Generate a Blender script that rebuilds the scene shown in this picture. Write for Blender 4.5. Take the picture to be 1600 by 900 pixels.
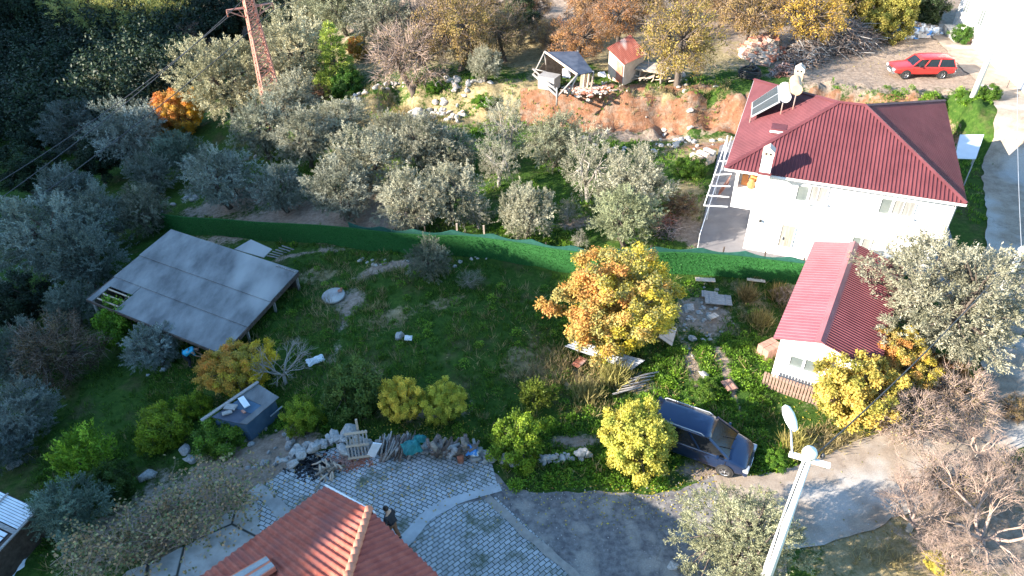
import bpy, bmesh, math, random
import numpy as np
from mathutils import Vector, Matrix, noise
rad = math.radians
PI = math.pi
for o in list(bpy.data.objects): bpy.data.objects.remove(o)
scene = bpy.context.scene
COL = scene.collection

# ------------------------------------------------------------------ camera
H = 22.0; F = 1100.0; PITCH = math.atan(F/1450.7); ROLL = math.atan(45/1450.)
def ray(px, py):
    u = px-800.; v = 450.-py
    c, s = math.cos(ROLL), math.sin(ROLL)
    a, b = u*c+v*s, -u*s+v*c
    return Vector((a/F, math.cos(PITCH)+b/F*math.sin(PITCH), -math.sin(PITCH)+b/F*math.cos(PITCH)))
cam = bpy.data.cameras.new('camera'); co = bpy.data.objects.new('camera', cam); COL.objects.link(co)
co.location = (0, 0, H)
fwd = Vector((0, math.cos(PITCH), -math.sin(PITCH)))
upv = (ray(800, -650)-ray(800, 450)).normalized()
rt = fwd.cross(upv).normalized()
co.matrix_world = Matrix((( rt.x, upv.x, -fwd.x, 0), (rt.y, upv.y, -fwd.y, 0), (rt.z, upv.z, -fwd.z, H), (0, 0, 0, 1)))
cam.sensor_width = 36; cam.lens = 36*F/1600; cam.clip_start = .1; cam.clip_end = 2000
scene.camera = co
# ------------------------------------------------------------------ sky, sun, exposure
ELEV = 22.; SHAD = 18.5                       # sun height; heading the shadows fall towards (degrees from +x)
sdir = Vector((-math.cos(rad(SHAD)), -math.sin(rad(SHAD)), math.tan(rad(ELEV)))).normalized()   # towards the sun
w = bpy.data.worlds.new('World'); scene.world = w; w.use_nodes = True
nt = w.node_tree; bg = nt.nodes['Background']
sky = nt.nodes.new('ShaderNodeTexSky'); sky.sky_type = 'NISHITA'; sky.sun_disc = False
sky.sun_elevation = rad(ELEV); sky.sun_rotation = math.atan2(sdir.x, sdir.y)
sky.air_density = 1.3; sky.dust_density = .5; sky.ozone_density = 2.5
hs_ = nt.nodes.new('ShaderNodeHueSaturation'); hs_.inputs['Saturation'].default_value = 1.18; nt.links.new(sky.outputs[0], hs_.inputs['Color'])
nt.links.new(hs_.outputs[0], bg.inputs[0]); bg.inputs[1].default_value = .126
sl = bpy.data.lights.new('sun', 'SUN'); sl.energy = 5.0; sl.angle = rad(.5); sl.color = (1, .91, .78)
so = bpy.data.objects.new('sun', sl); COL.objects.link(so); so.rotation_euler = sdir.to_track_quat('Z', 'Y').to_euler()
scene.view_settings.view_transform = 'Standard'; scene.view_settings.look = 'None'
scene.view_settings.exposure = 2.08; scene.view_settings.gamma = 1
scene.render.engine = 'CYCLES'
scene.cycles.max_bounces = 5; scene.cycles.transparent_max_bounces = 6

# ------------------------------------------------------------------ object helpers
def tag(o, label=None, cat=None, group=None, kind=None):
    if label: o['label'] = label
    if cat: o['category'] = cat
    if group: o['group'] = group
    if kind: o['kind'] = kind
    return o
def empty(name, loc, rz=0, label=None, cat=None, group=None):
    o = bpy.data.objects.new(name, None); COL.objects.link(o); o.location = loc; o.rotation_euler = (0, 0, rz)
    o.empty_display_size = .2
    return tag(o, label, cat, group)
def meshobj(name, me, parent=None):
    o = bpy.data.objects.new(name, me); COL.objects.link(o)
    if parent: o.parent = parent
    return o
def copy_tree(o, parent=None):
    c = o.copy(); COL.objects.link(c); c.parent = parent
    for ch in o.children: copy_tree(ch, c)
    return c
class MB:
    def __init__(s): s.v = []; s.f = []; s.m = []; s.smooth = []
    def add(s, vs, fs, mi=0, sm=False):
        n = len(s.v); s.v += [tuple(p) for p in vs]
        for f in fs: s.f.append([i+n for i in f]); s.m.append(mi); s.smooth.append(sm)
        return s
    def box(s, c, size, rz=0, M=None, mi=0, taper=1.0):
        hx, hy, hz = size[0]/2, size[1]/2, size[2]/2
        M = M or (Matrix.Translation(c) @ Matrix.Rotation(rz, 4, 'Z'))
        vs = [M @ Vector((x*hx*(taper if z > 0 else 1), y*hy*(taper if z > 0 else 1), z*hz)) for z in (-1, 1) for x, y in ((-1, -1), (1, -1), (1, 1), (-1, 1))]
        return s.add(vs, [(3, 2, 1, 0), (4, 5, 6, 7), (0, 1, 5, 4), (1, 2, 6, 5), (2, 3, 7, 6), (3, 0, 4, 7)], mi)
    def bar(s, a, b, wd, ht=None, mi=0):
        a, b = Vector(a), Vector(b); d = b-a; L = d.length
        q = d.to_track_quat('X', 'Z').to_matrix().to_4x4()
        return s.box(None, (L, wd, ht or wd), M=Matrix.Translation((a+b)/2) @ q, mi=mi)
    def tube(s, pts, rs, n=8, mi=0, cap=True, sm=True):
        pts = [Vector(p) for p in pts]
        if not hasattr(rs, '__len__'): rs = [rs]*len(pts)
        vs = []; up = Vector((0, 0, 1)); x = None
        for i, p in enumerate(pts):
            t = (pts[min(i+1, len(pts)-1)]-pts[max(i-1, 0)]).normalized()
            if x is None: x = t.cross(up if abs(t.z) < .9 else Vector((1, 0, 0))).normalized()
            else: x = (x-t*x.dot(t)).normalized()
            y = t.cross(x)
            for k in range(n):
                a = 2*PI*k/n; vs.append(p+(x*math.cos(a)+y*math.sin(a))*rs[i])
        fs = [(i*n+k, i*n+(k+1) % n, (i+1)*n+(k+1) % n, (i+1)*n+k) for i in range(len(pts)-1) for k in range(n)]
        if cap: fs += [tuple(range(n))[::-1], tuple((len(pts)-1)*n+k for k in range(n))]
        return s.add(vs, fs, mi, sm)
    def lathe(s, prof, n=16, M=None, mi=0):     # profile of (r, z)
        M = M or Matrix()
        vs = [M @ Vector((r*math.cos(2*PI*k/n), r*math.sin(2*PI*k/n), z)) for r, z in prof for k in range(n)]
        fs = [(i*n+k, i*n+(k+1) % n, (i+1)*n+(k+1) % n, (i+1)*n+k) for i in range(len(prof)-1) for k in range(n)]
        return s.add(vs, fs, mi, True)
    def slab(s, poly, th, mi=0):                # polygon thickened along its normal (downwards)
        p = [Vector(q) for q in poly]; n = (p[1]-p[0]).cross(p[2]-p[0]).normalized(); k = len(p)
        if n.z < 0: p = p[::-1]; n = -n
        vs = p+[q-n*th for q in p]
        return s.add(vs, [tuple(range(k)), tuple(range(2*k-1, k-1, -1))]+[((i+1) % k, i, k+i, k+(i+1) % k) for i in range(k)], mi)
    def build(s, name, mats, parent=None, bevel=0, smooth=None):
        me = bpy.data.meshes.new(name); me.from_pydata(s.v, [], s.f)
        for m in (mats if isinstance(mats, (list, tuple)) else [mats]): me.materials.append(m)
        me.polygons.foreach_set('material_index', s.m)
        me.polygons.foreach_set('use_smooth', s.smooth if smooth is None else [smooth]*len(s.f))
        me.update()
        if bevel:
            bm = bmesh.new(); bm.from_mesh(me)
            bmesh.ops.bevel(bm, geom=[e for e in bm.edges if len(e.link_faces) == 2 and e.calc_face_angle(0) > .5], offset=bevel, segments=2, affect='EDGES', profile=.6)
            bm.to_mesh(me); bm.free()
        return meshobj(name, me, parent)

# ------------------------------------------------------------------ materials
def newmat(name):
    m = bpy.data.materials.new(name); m.use_nodes = True
    return m, m.node_tree.nodes, m.node_tree.links, m.node_tree.nodes['Principled BSDF']
def noisy(name, c1, c2, scale=3., rough=.8, bump=0., metal=0., detail=6., spec=.3, coords='Object', c3=None, s3=.6, stretch=None, coat=0):
    m, N, L, b = newmat(name)
    tc = N.new('ShaderNodeTexCoord'); src = tc.outputs[coords]
    if stretch:
        mp = N.new('ShaderNodeMapping'); mp.inputs['Scale'].default_value = stretch; L.new(src, mp.inputs[0]); src = mp.outputs[0]
    n = N.new('ShaderNodeTexNoise'); n.inputs['Scale'].default_value = scale; n.inputs['Detail'].default_value = detail; n.inputs['Roughness'].default_value = .62
    L.new(src, n.inputs['Vector'])
    r = N.new('ShaderNodeValToRGB'); r.color_ramp.elements[0].position = .35; r.color_ramp.elements[1].position = .66
    r.color_ramp.elements[0].color = (*c1, 1); r.color_ramp.elements[1].color = (*c2, 1)
    L.new(n.outputs[0], r.inputs[0]); out = r.outputs[0]
    if c3:
        n3 = N.new('ShaderNodeTexNoise'); n3.inputs['Scale'].default_value = scale*.22; n3.inputs['Detail'].default_value = 4; L.new(src, n3.inputs['Vector'])
        r3 = N.new('ShaderNodeValToRGB'); r3.color_ramp.elements[0].position = s3-.06; r3.color_ramp.elements[1].position = s3+.08
        L.new(n3.outputs[0], r3.inputs[0]); mx = N.new('ShaderNodeMixRGB'); L.new(r3.outputs[0], mx.inputs[0]); L.new(out, mx.inputs[1]); mx.inputs[2].default_value = (*c3, 1); out = mx.outputs[0]
    L.new(out, b.inputs['Base Color'])
    b.inputs['Roughness'].default_value = rough; b.inputs['Metallic'].default_value = metal; b.inputs['Specular IOR Level'].default_value = spec
    b.inputs['Coat Weight'].default_value = coat
    if bump:
        bp = N.new('ShaderNodeBump'); bp.inputs['Strength'].default_value = bump; bp.inputs['Distance'].default_value = .05
        L.new(n.outputs[0], bp.inputs['Height']); L.new(bp.outputs[0], b.inputs['Normal'])
    return m
def leafmat(name, stops, transl=.3, rough=.55, spread=.55):
    m, N, L, b = newmat(name)
    a = N.new('ShaderNodeAttribute'); a.attribute_name = 'rnd'          # per leaf (x) and per clump (y) variation
    sp = N.new('ShaderNodeSeparateXYZ'); L.new(a.outputs['Vector'], sp.inputs[0])
    r = N.new('ShaderNodeValToRGB'); cr = r.color_ramp
    cr.elements[0].position = 0; cr.elements[0].color = (*stops[0], 1); cr.elements[1].position = 1; cr.elements[1].color = (*stops[-1], 1)
    for i, c in enumerate(stops[1:-1]): e = cr.elements.new((i+1)/(len(stops)-1)); e.color = (*c, 1)
    oi = N.new('ShaderNodeObjectInfo')
    L.new(sp.outputs[1], r.inputs[0])
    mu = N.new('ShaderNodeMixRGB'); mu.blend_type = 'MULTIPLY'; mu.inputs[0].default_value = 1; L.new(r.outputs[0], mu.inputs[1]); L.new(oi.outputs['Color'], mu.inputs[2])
    ma = N.new('ShaderNodeMapRange'); L.new(sp.outputs[0], ma.inputs[0]); ma.inputs[3].default_value = 1-spread; ma.inputs[4].default_value = 1+spread
    vm = N.new('ShaderNodeVectorMath'); vm.operation = 'SCALE'; L.new(mu.outputs[0], vm.inputs[0]); L.new(ma.outputs[0], vm.inputs['Scale'])
    L.new(vm.outputs[0], b.inputs['Base Color']); b.inputs['Roughness'].default_value = rough; b.inputs['Specular IOR Level'].default_value = .25
    t = N.new('ShaderNodeBsdfTranslucent'); L.new(vm.outputs[0], t.inputs[0])
    mx = N.new('ShaderNodeMixShader'); mx.inputs[0].default_value = transl
    L.new(b.outputs[0], mx.inputs[1]); L.new(t.outputs[0], mx.inputs[2]); L.new(mx.outputs[0], N['Material Output'].inputs[0])
    return m
def hexc(r, g, b):  # display colour -> linear
    f = lambda c: ((c/255+.055)/1.055)**2.4 if c > 10 else c/255/12.92
    return (f(r), f(g), f(b))

M = {}
M['olive'] = leafmat('olive_leaf', [(.15, .15, .10), (.25, .245, .175), (.37, .355, .27)], .22, spread=.5)
M['green'] = leafmat('green_leaf', [(.03, .055, .012), (.055, .095, .018), (.1, .14, .03)], .35)
M['yellow'] = leafmat('yellow_leaf', [(.17, .2, .035), (.4, .37, .07), (.52, .45, .1)], .35, spread=.4)
M['autumn'] = leafmat('autumn_leaf', [(.46, .22, .07), (.46, .3, .08), (.22, .22, .09), (.46, .37, .05), (.5, .42, .05)], .35, spread=.45)
M['brown'] = leafmat('brown_leaf', [(.15, .1, .055), (.2, .15, .07), (.24, .19, .075)], .25)
M['dark'] = leafmat('forest_leaf', [(.012, .024, .012), (.024, .042, .02), (.04, .06, .026)], .2)  # very low albedo, shade of the valley side put into the leaf colour
M['pine'] = leafmat('pine_needle', [(.04, .08, .02), (.07, .13, .03), (.12, .19, .045)], .25)
M['twig'] = noisy('twig', (.17, .12, .095), (.26, .19, .15), 8, .85)
M['pinktwig'] = noisy('pink_twig', (.25, .175, .14), (.38, .28, .225), 8, .85)
M['bark'] = noisy('bark', (.07, .055, .045), (.14, .11, .09), 9, .9, .6, stretch=(1, 1, .3))
M['palebark'] = noisy('pale_bark', (.25, .22, .19), (.4, .36, .32), 9, .85, .4, stretch=(1, 1, .3))
M['white'] = noisy('white_render', (.76, .75, .73), (.82, .81, .8), 1.5, .85, .05, c3=(.7, .68, .65), s3=.62)
M['trim'] = noisy('white_trim', (.68, .68, .68), (.78, .78, .77), 4, .5)
M['concrete'] = noisy('concrete', (.24, .23, .22), (.36, .35, .33), 2.5, .9, .2, c3=(.42, .4, .37), s3=.58)
M['patio'] = noisy('patio_concrete', (.15, .14, .143), (.19, .18, .182), 1.2, .85, .05, c3=(.13, .125, .125), s3=.6)  # base darkened to stand in for tree shadow on the slab
M['galv'] = noisy('galvanised', (.3, .31, .33), (.42, .43, .45), 3, .55, 0, .3)
M['metal_dark'] = noisy('dark_metal', (.05, .05, .055), (.09, .09, .095), 5, .5, 0, .5)
M['black'] = noisy('black_plastic', (.018, .018, .02), (.03, .03, .032), 5, .5)
M['rubber'] = noisy('rubber', (.02, .02, .02), (.035, .034, .033), 8, .85)
M['wood'] = noisy('weathered_wood', (.16, .12, .09), (.3, .25, .2), 5, .85, .4, stretch=(1, 6, 6))
M['palewood'] = noisy('pale_wood', (.36, .27, .2), (.5, .4, .31), 5, .8, .3, stretch=(1, 6, 6))
M['greywood'] = noisy('grey_wood', (.2, .18, .17), (.36, .34, .32), 5, .85, .4, stretch=(1, 6, 6))
M['darkwood'] = noisy('dark_wood', (.05, .035, .028), (.1, .075, .06), 5, .85, .3)
M['rock'] = noisy('rock', (.22, .21, .2), (.42, .4, .38), 3, .9, .7, c3=(.3, .24, .18), s3=.6)
M['whiterock'] = noisy('white_rock', (.32, .29, .26), (.5, .46, .42), 3, .9, .7, c3=(.36, .22, .14), s3=.62)
M['redroof'] = noisy('red_metal_roof', (.105, .03, .034), (.145, .043, .048), 1.1, .6, 0, 0, spec=.25, c3=(.095, .029, .032), s3=.56, stretch=(1, .5, 1))
M['sunlitroof'] = noisy('annex_roof_sunlit', (.23, .075, .085), (.28, .1, .11), 1.1, .42, 0, 0, spec=.5)  # paler roof red, sunlight on the left slope put into the colour
M['glass'] = noisy('window_glass', (.1, .12, .12), (.16, .18, .17), 1, .12, spec=.8)
M['curtain'] = noisy('curtained_glass', (.17, .17, .165), (.27, .265, .25), 1.5, .35, spec=.5, stretch=(6, 6, .5))
M['doorwood'] = noisy('door', (.22, .19, .16), (.34, .31, .27), 2, .5, stretch=(5, 5, .5))
M['solar'] = noisy('solar_glass', (.05, .06, .07), (.07, .08, .09), 1, .25, spec=.8)
M['tank'] = noisy('cream_tank', (.48, .3, .18), (.56, .38, .24), 2, .6)
M['orange'] = noisy('orange_ornament', (.5, .2, .07), (.6, .28, .1), 4, .6)
M['hedge'] = leafmat('artificial_turf', [(.012, .09, .015), (.025, .135, .022), (.045, .18, .035)], .15, spread=.5)
M['hedgeback'] = noisy('turf_backing', (.012, .075, .015), (.02, .1, .022), 12, .9, .3)
M['net'] = noisy('green_net', (.01, .06, .045), (.02, .09, .07), 6, .7)
M['straw'] = leafmat('straw', [(.16, .14, .05), (.28, .22, .1), (.36, .27, .14)], .3)
M['grass'] = leafmat('grass_blades', [(.02, .06, .008), (.045, .11, .012), (.1, .19, .022), (.19, .18, .07)], .4, spread=.45)
M['skin'] = noisy('skin', (.4, .24, .17), (.46, .29, .21), 4, .6)
M['hair'] = noisy('hair', (.02, .015, .012), (.035, .028, .022), 20, .6)
M['blueshirt'] = noisy('blue_cloth', (.03, .28, .42), (.045, .36, .52), 6, .85, .3)
M['darkcloth'] = noisy('dark_cloth', (.02, .02, .026), (.035, .035, .04), 8, .9, .3)
M['browncloth'] = noisy('brown_cloth', (.13, .06, .03), (.18, .09, .05), 8, .9, .3)
M['bluepaint'] = noisy('car_blue', (.006, .018, .055), (.009, .024, .07), .7, .28, 0, .35, spec=.6, coat=.6)
M['redpaint'] = noisy('car_red', (.5, .022, .02), (.56, .035, .028), 1.2, .35, 0, 0, spec=.5, coat=.3)
M['carglass'] = noisy('car_glass', (.008, .009, .01), (.014, .015, .016), 2, .12, spec=.5)
M['chrome'] = noisy('chrome', (.5, .5, .52), (.6, .6, .62), 3, .25, 0, .9)
M['lens'] = noisy('lamp_lens', (.3, .31, .32), (.4, .41, .42), 6, .15, spec=.8)
M['redlens'] = noisy('red_lens', (.4, .02, .02), (.5, .03, .03), 6, .2, spec=.8)
M['plate'] = noisy('plate', (.7, .7, .7), (.75, .75, .75), 6, .5)
M['pylonpaint'] = noisy('pylon_paint', (.45, .2, .15), (.55, .28, .22), 1.5, .7, 0, .2)
M['turq'] = noisy('turquoise_tarp', (.012, .12, .13), (.025, .2, .2), 2, .5, .3)
M['bluepl'] = noisy('blue_plastic', (.05, .2, .5), (.1, .3, .65), 3, .45)
M['whitepl'] = noisy('white_plastic', (.6, .62, .64), (.75, .76, .78), 3, .5, .3)
M['bluewall'] = noisy('blue_sheet', (.05, .095, .15), (.085, .14, .2), 2, .6, .2, c3=(.16, .16, .16), s3=.66)
M['rust'] = noisy('rust', (.28, .09, .05), (.42, .17, .11), 2.5, .8, .3, c3=(.4, .33, .3), s3=.55)
M['rustroof'] = noisy('rusty_sheet_roof', (.2, .05, .03), (.3, .09, .055), 1.6, .7, .1, 0, c3=(.42, .32, .27), s3=.58, stretch=(2.5, .5, 1))
M['darkroof'] = noisy('dark_felt_roof', (.05, .06, .085), (.1, .11, .14), 1.6, .7, .3)
M['barnroof'] = noisy('barn_sheet_roof', (.11, .11, .112), (.22, .218, .216), 1.3, .85, .25, c3=(.3, .295, .285), s3=.57, stretch=(1, .45, 1), detail=8)
M['brick'] = noisy('brick', (.26, .14, .105), (.36, .21, .16), 5, .9, .4)
M['board'] = noisy('board', (.5, .38, .3), (.62, .5, .41), 3, .85, .2)
M['asphalt'] = noisy('asphalt', (.09, .083, .085), (.19, .178, .172), 5, .92, .5, detail=14, c3=(.25, .225, .2), s3=.55)
def crackify(m, scale=.35, w=.01):
    N, L = m.node_tree.nodes, m.node_tree.links; b = N['Principled BSDF']; src = b.inputs['Base Color'].links[0].from_socket
    tc = N.new('ShaderNodeTexCoord'); n = N.new('ShaderNodeTexNoise'); n.inputs['Scale'].default_value = 1.5; n.inputs['Detail'].default_value = 6; L.new(tc.outputs['Object'], n.inputs[0])
    ad = N.new('ShaderNodeVectorMath'); ad.operation = 'MULTIPLY_ADD'; L.new(n.outputs['Color'], ad.inputs[0]); ad.inputs[1].default_value = (1.2, 1.2, 0); L.new(tc.outputs['Object'], ad.inputs[2])
    v = N.new('ShaderNodeTexVoronoi'); v.feature = 'DISTANCE_TO_EDGE'; v.inputs['Scale'].default_value = scale; L.new(ad.outputs[0], v.inputs['Vector'])
    r = N.new('ShaderNodeValToRGB'); r.color_ramp.elements[0].position = 0; r.color_ramp.elements[1].position = w; r.color_ramp.elements[0].color = (.72, .72, .72, 1); L.new(v.outputs['Distance'], r.inputs[0])
    n2 = N.new('ShaderNodeTexNoise'); n2.inputs['Scale'].default_value = 22; n2.inputs['Detail'].default_value = 3; L.new(tc.outputs['Object'], n2.inputs[0])
    r2 = N.new('ShaderNodeValToRGB'); r2.color_ramp.elements[0].position = .3; r2.color_ramp.elements[1].position = .7; r2.color_ramp.elements[0].color = (.84, .84, .84, 1); r2.color_ramp.elements[1].color = (1.13, 1.13, 1.13, 1); L.new(n2.outputs[0], r2.inputs[0])
    m1 = N.new('ShaderNodeMixRGB'); m1.blend_type = 'MULTIPLY'; m1.inputs[0].default_value = 1; L.new(src, m1.inputs[1]); L.new(r.outputs[0], m1.inputs[2])
    m2 = N.new('ShaderNodeMixRGB'); m2.blend_type = 'MULTIPLY'; m2.inputs[0].default_value = 1; L.new(m1.outputs[0], m2.inputs[1]); L.new(r2.outputs[0], m2.inputs[2]); L.new(m2.outputs[0], b.inputs['Base Color'])
crackify(M['asphalt'], .16, .006)
M['dirtroad'] = noisy('dirt_road', (.22, .17, .13), (.34, .275, .215), 1.6, .95, .4, detail=9, c3=(.36, .33, .3), s3=.55)
M['log'] = noisy('log', (.09, .065, .055), (.24, .19, .165), 4, .9, .6, stretch=(1, 5, 5))

crackify(M['dirtroad'], .25, .006)
# ------------------------------------------------------------------ terrain
def sm(t): t = max(0., min(1., t)); return t*t*(3-2*t)
DX = [-140, -90, -60, -40, -25, -17, -11, -5, 0]; DZ = [-15, -14, -12, -7.5, -3.9, -2.3, -.9, -.1, 0]
TX = [-30, -22, -14, -8, -1.5, 3.7, 10, 17, 24, 28, 31, 36, 60]
TY = [56, 54, 51.5, 53.5, 50, 49.0, 47.9, 47.3, 47.6, 46, 44, 42, 40]
TW = [8, 6, 2.5, 3, 2.2, 1.3, 1.1, 1.1, 1.1, 1.3, 3, 13, 16]
TH = [0, .6, 1.3, 1.6, 2.0, 2.3, 2.3, 2.3, 2.3, 2.3, 2.3, 2.3, 2.5]
def hbase(x, y):
    z = float(np.interp(x, DX, DZ))
    if x < -5: z *= .55+.45*sm((y-5)/30) if y < 35 else 1
    tf = float(np.interp(x, TX, TY)); tw = float(np.interp(x, TX, TW)); th = float(np.interp(x, TX, TH))
    if x > 31: z += th*sm((y-(tf-tw))/(tw*1.1))
    else: z += th*sm((y-tf)/tw+noise.noise(Vector((x*.5, 7, 0)))*.45)
    if y > 85: z += (y-85)*.3*sm((y-85)/25)
    return z
def amp(x, y):   # how rough the natural ground is here (yards, roads and building plots are level)
    a = 1.
    a *= sm((-(y-19.5)/-2.5)) if x > -9 and y < 22 else 1
    if 8 < x < 24 and 24 < y < 46: a *= .15
    if x > 24: a *= .35
    return a
def hgt(x, y):
    z = hbase(x, y); a = amp(x, y)
    if a > 0:
        n = noise.fractal(Vector((x*.16, y*.16, 1.3)), 1.0, 2.0, 5)*.42
        z += n*a
        tf = float(np.interp(x, TX, TY))
        if -3 < x < 32 and tf-1 < y < tf+2.2: z += noise.fractal(Vector((x*1.0, y*1.0, 4)), 1, 2, 4)*.5+noise.noise(Vector((x*2.3, y*2.3, 9)))*.16
    return z
def gp(px, py, z=0.):
    d = ray(px, py); t = (z-H)/d.z
    return Vector((0, 0, H))+d*t
def G(px, py):       # point of the terrain seen at a pixel of the photograph
    d = ray(px, py); t = (3-H)/d.z
    for _ in range(400):
        p = Vector((0, 0, H))+d*t
        if p.z <= hbase(p.x, p.y)+.0: break
        t += .25
    for _ in range(5): p = gp(px, py, hgt(p.x, p.y))
    return p
def on(x, y, dz=0.): return Vector((x, y, hgt(x, y)+dz))

def axis(lo, hi, core0, core1, fine, grow):
    a = [core0]; s = fine
    while a[-1] < core1: a.append(a[-1]+fine)
    while a[-1] < hi: s *= grow; a.append(a[-1]+s)
    b = [core0]; s = fine
    while b[-1] > lo: s *= grow; b.append(b[-1]-s)
    return b[:0:-1]+a
xs = axis(-170, 130, -24, 38, .3, 1.06); ys = axis(-60, 220, 8, 60, .3, 1.05)
# soil patches: pixel centre, radii in metres, strength; kinds: dirt / clay / dry
PATCH = [('dirt', 470, 335, 7, 2.2, 1.2), ('dirt', 600, 345, 4, 1.6, 1.), ('dirt', 350, 320, 4, 2, .9), ('dirt', 1010, 215, 6, 1.5, .8), ('dirt', 900, 350, 3, 1.4, .5),
 ('clay', 870, 180, 3, 1, .8), ('clay', 1000, 182, 7, .8, .9), ('clay', 1110, 182, 4, .8, .9), ('dirt', 1350, 100, 6.5, 5, 1.4), ('dirt', 1480, 95, 6, 6, 1.3), ('dirt', 1250, 150, 3, 2.5, .5), ('dirt', 1300, 60, 8, 5, 1.),
 ('clay', 1380, 158, 6, 1.3, .55), ('dry', 600, 165, 4, 2.2, 1.0), ('clay', 430, 165, 3, 2, .8), ('dry', 700, 190, 2.5, 1, .6), ('dry', 1100, 230, 4, 2.5, .8), ('dry', 1090, 330, 1.5, 5, .9), ('dirt', 1080, 360, 1.2, 3, .9), ('dry', 960, 150, 5, 1.5, .8), ('dry', 845, 130, 1.5, 1.5, .5),
 ('dirt', 1100, 490, 1.5, 1.8, 1.), ('dirt', 1083, 575, .28, 2.6, 1.), ('dirt', 1138, 590, .28, 2.6, 1.), ('dirt', 1110, 735, 1.3, .6, 1.2), ('dirt', 1000, 600, 1.5, 1, .6), ('dirt', 620, 415, 3, .5, .9), ('dirt', 480, 395, 4, .35, .7), ('dirt', 530, 530, .35, 3, .6), ('dirt', 545, 470, 1.4, 1.4, .8), ('dry', 610, 500, 1.6, 1.2, .7), ('dry', 500, 430, 1.5, .9, .6), ('dry', 830, 560, 1.6, 1.3, .7), ('dry', 700, 470, 1.3, .8, .55), ('dry', 580, 590, 1.4, .8, .6),
 ('dirt', 430, 710, 2.2, 1.4, 1.3), ('dirt', 350, 740, 2, 1, .8), ('dry', 1450, 860, 4, 2, 1.3), ('dirt', 1560, 850, 4, 2.5, .8), ('dry', 1330, 720, 2, 2, .9), ('dry', 1550, 760, 4, 2, .8), ('dry', 900, 590, 2.2, .9, .7), ('dirt', 900, 690, 1.6, .7, .7), ('dirt', 1250, 640, 1.6, .7, .5), ('dry', 1180, 470, 1.2, 2.5, .6),
 ('dry', 480, 60, 12, 7, 1.), ('dry', 700, 60, 12, 8, 1.1), ('dry', 900, 50, 9, 8, 1.1), ('dry', 1060, 60, 7, 9, 1.1), ('dry', 1160, 30, 7, 8, 1.1), ('dirt', 1250, 20, 9, 10, 1.1), ('dirt', 1000, 5, 14, 7, 1.), ('dirt', 700, 5, 16, 8, 1.), ('dirt', 500, 8, 12, 7, 1.), ('dirt', 1400, 5, 10, 9, 1.), ('dry', 750, 140, 6, 2.5, .7), ('dry', 420, 130, 8, 5, .8), ('dirt', 300, 20, 20, 12, 1), ('dirt', 120, 10, 25, 16, 1), ('dirt', 100, 90, 18, 10, 1.),
 ('dirt', 1500, 650, 3, 2.5, .7), ('dirt', 1560, 330, 1, 6, .3), ('dirt', 700, 640, 3, 1.2, .5), ('dirt', 250, 820, 5, 2.5, .8), ('dirt', 1430, 400, 3, 3, .9)]
PT = []
for k, px, py, rx, ry, s in PATCH:
    p = G(px, py); PT.append((k, p.x, p.y, rx, ry, s))
def masks(x, y):
    r = {'dirt': 0., 'clay': 0., 'dry': 0.}
    for k, cx, cy, rx, ry, s in PT:
        d = ((x-cx)/rx)**2+((y-cy)/ry)**2
        if d < 5: r[k] += s*math.exp(-d*1.1)
    return r
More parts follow.
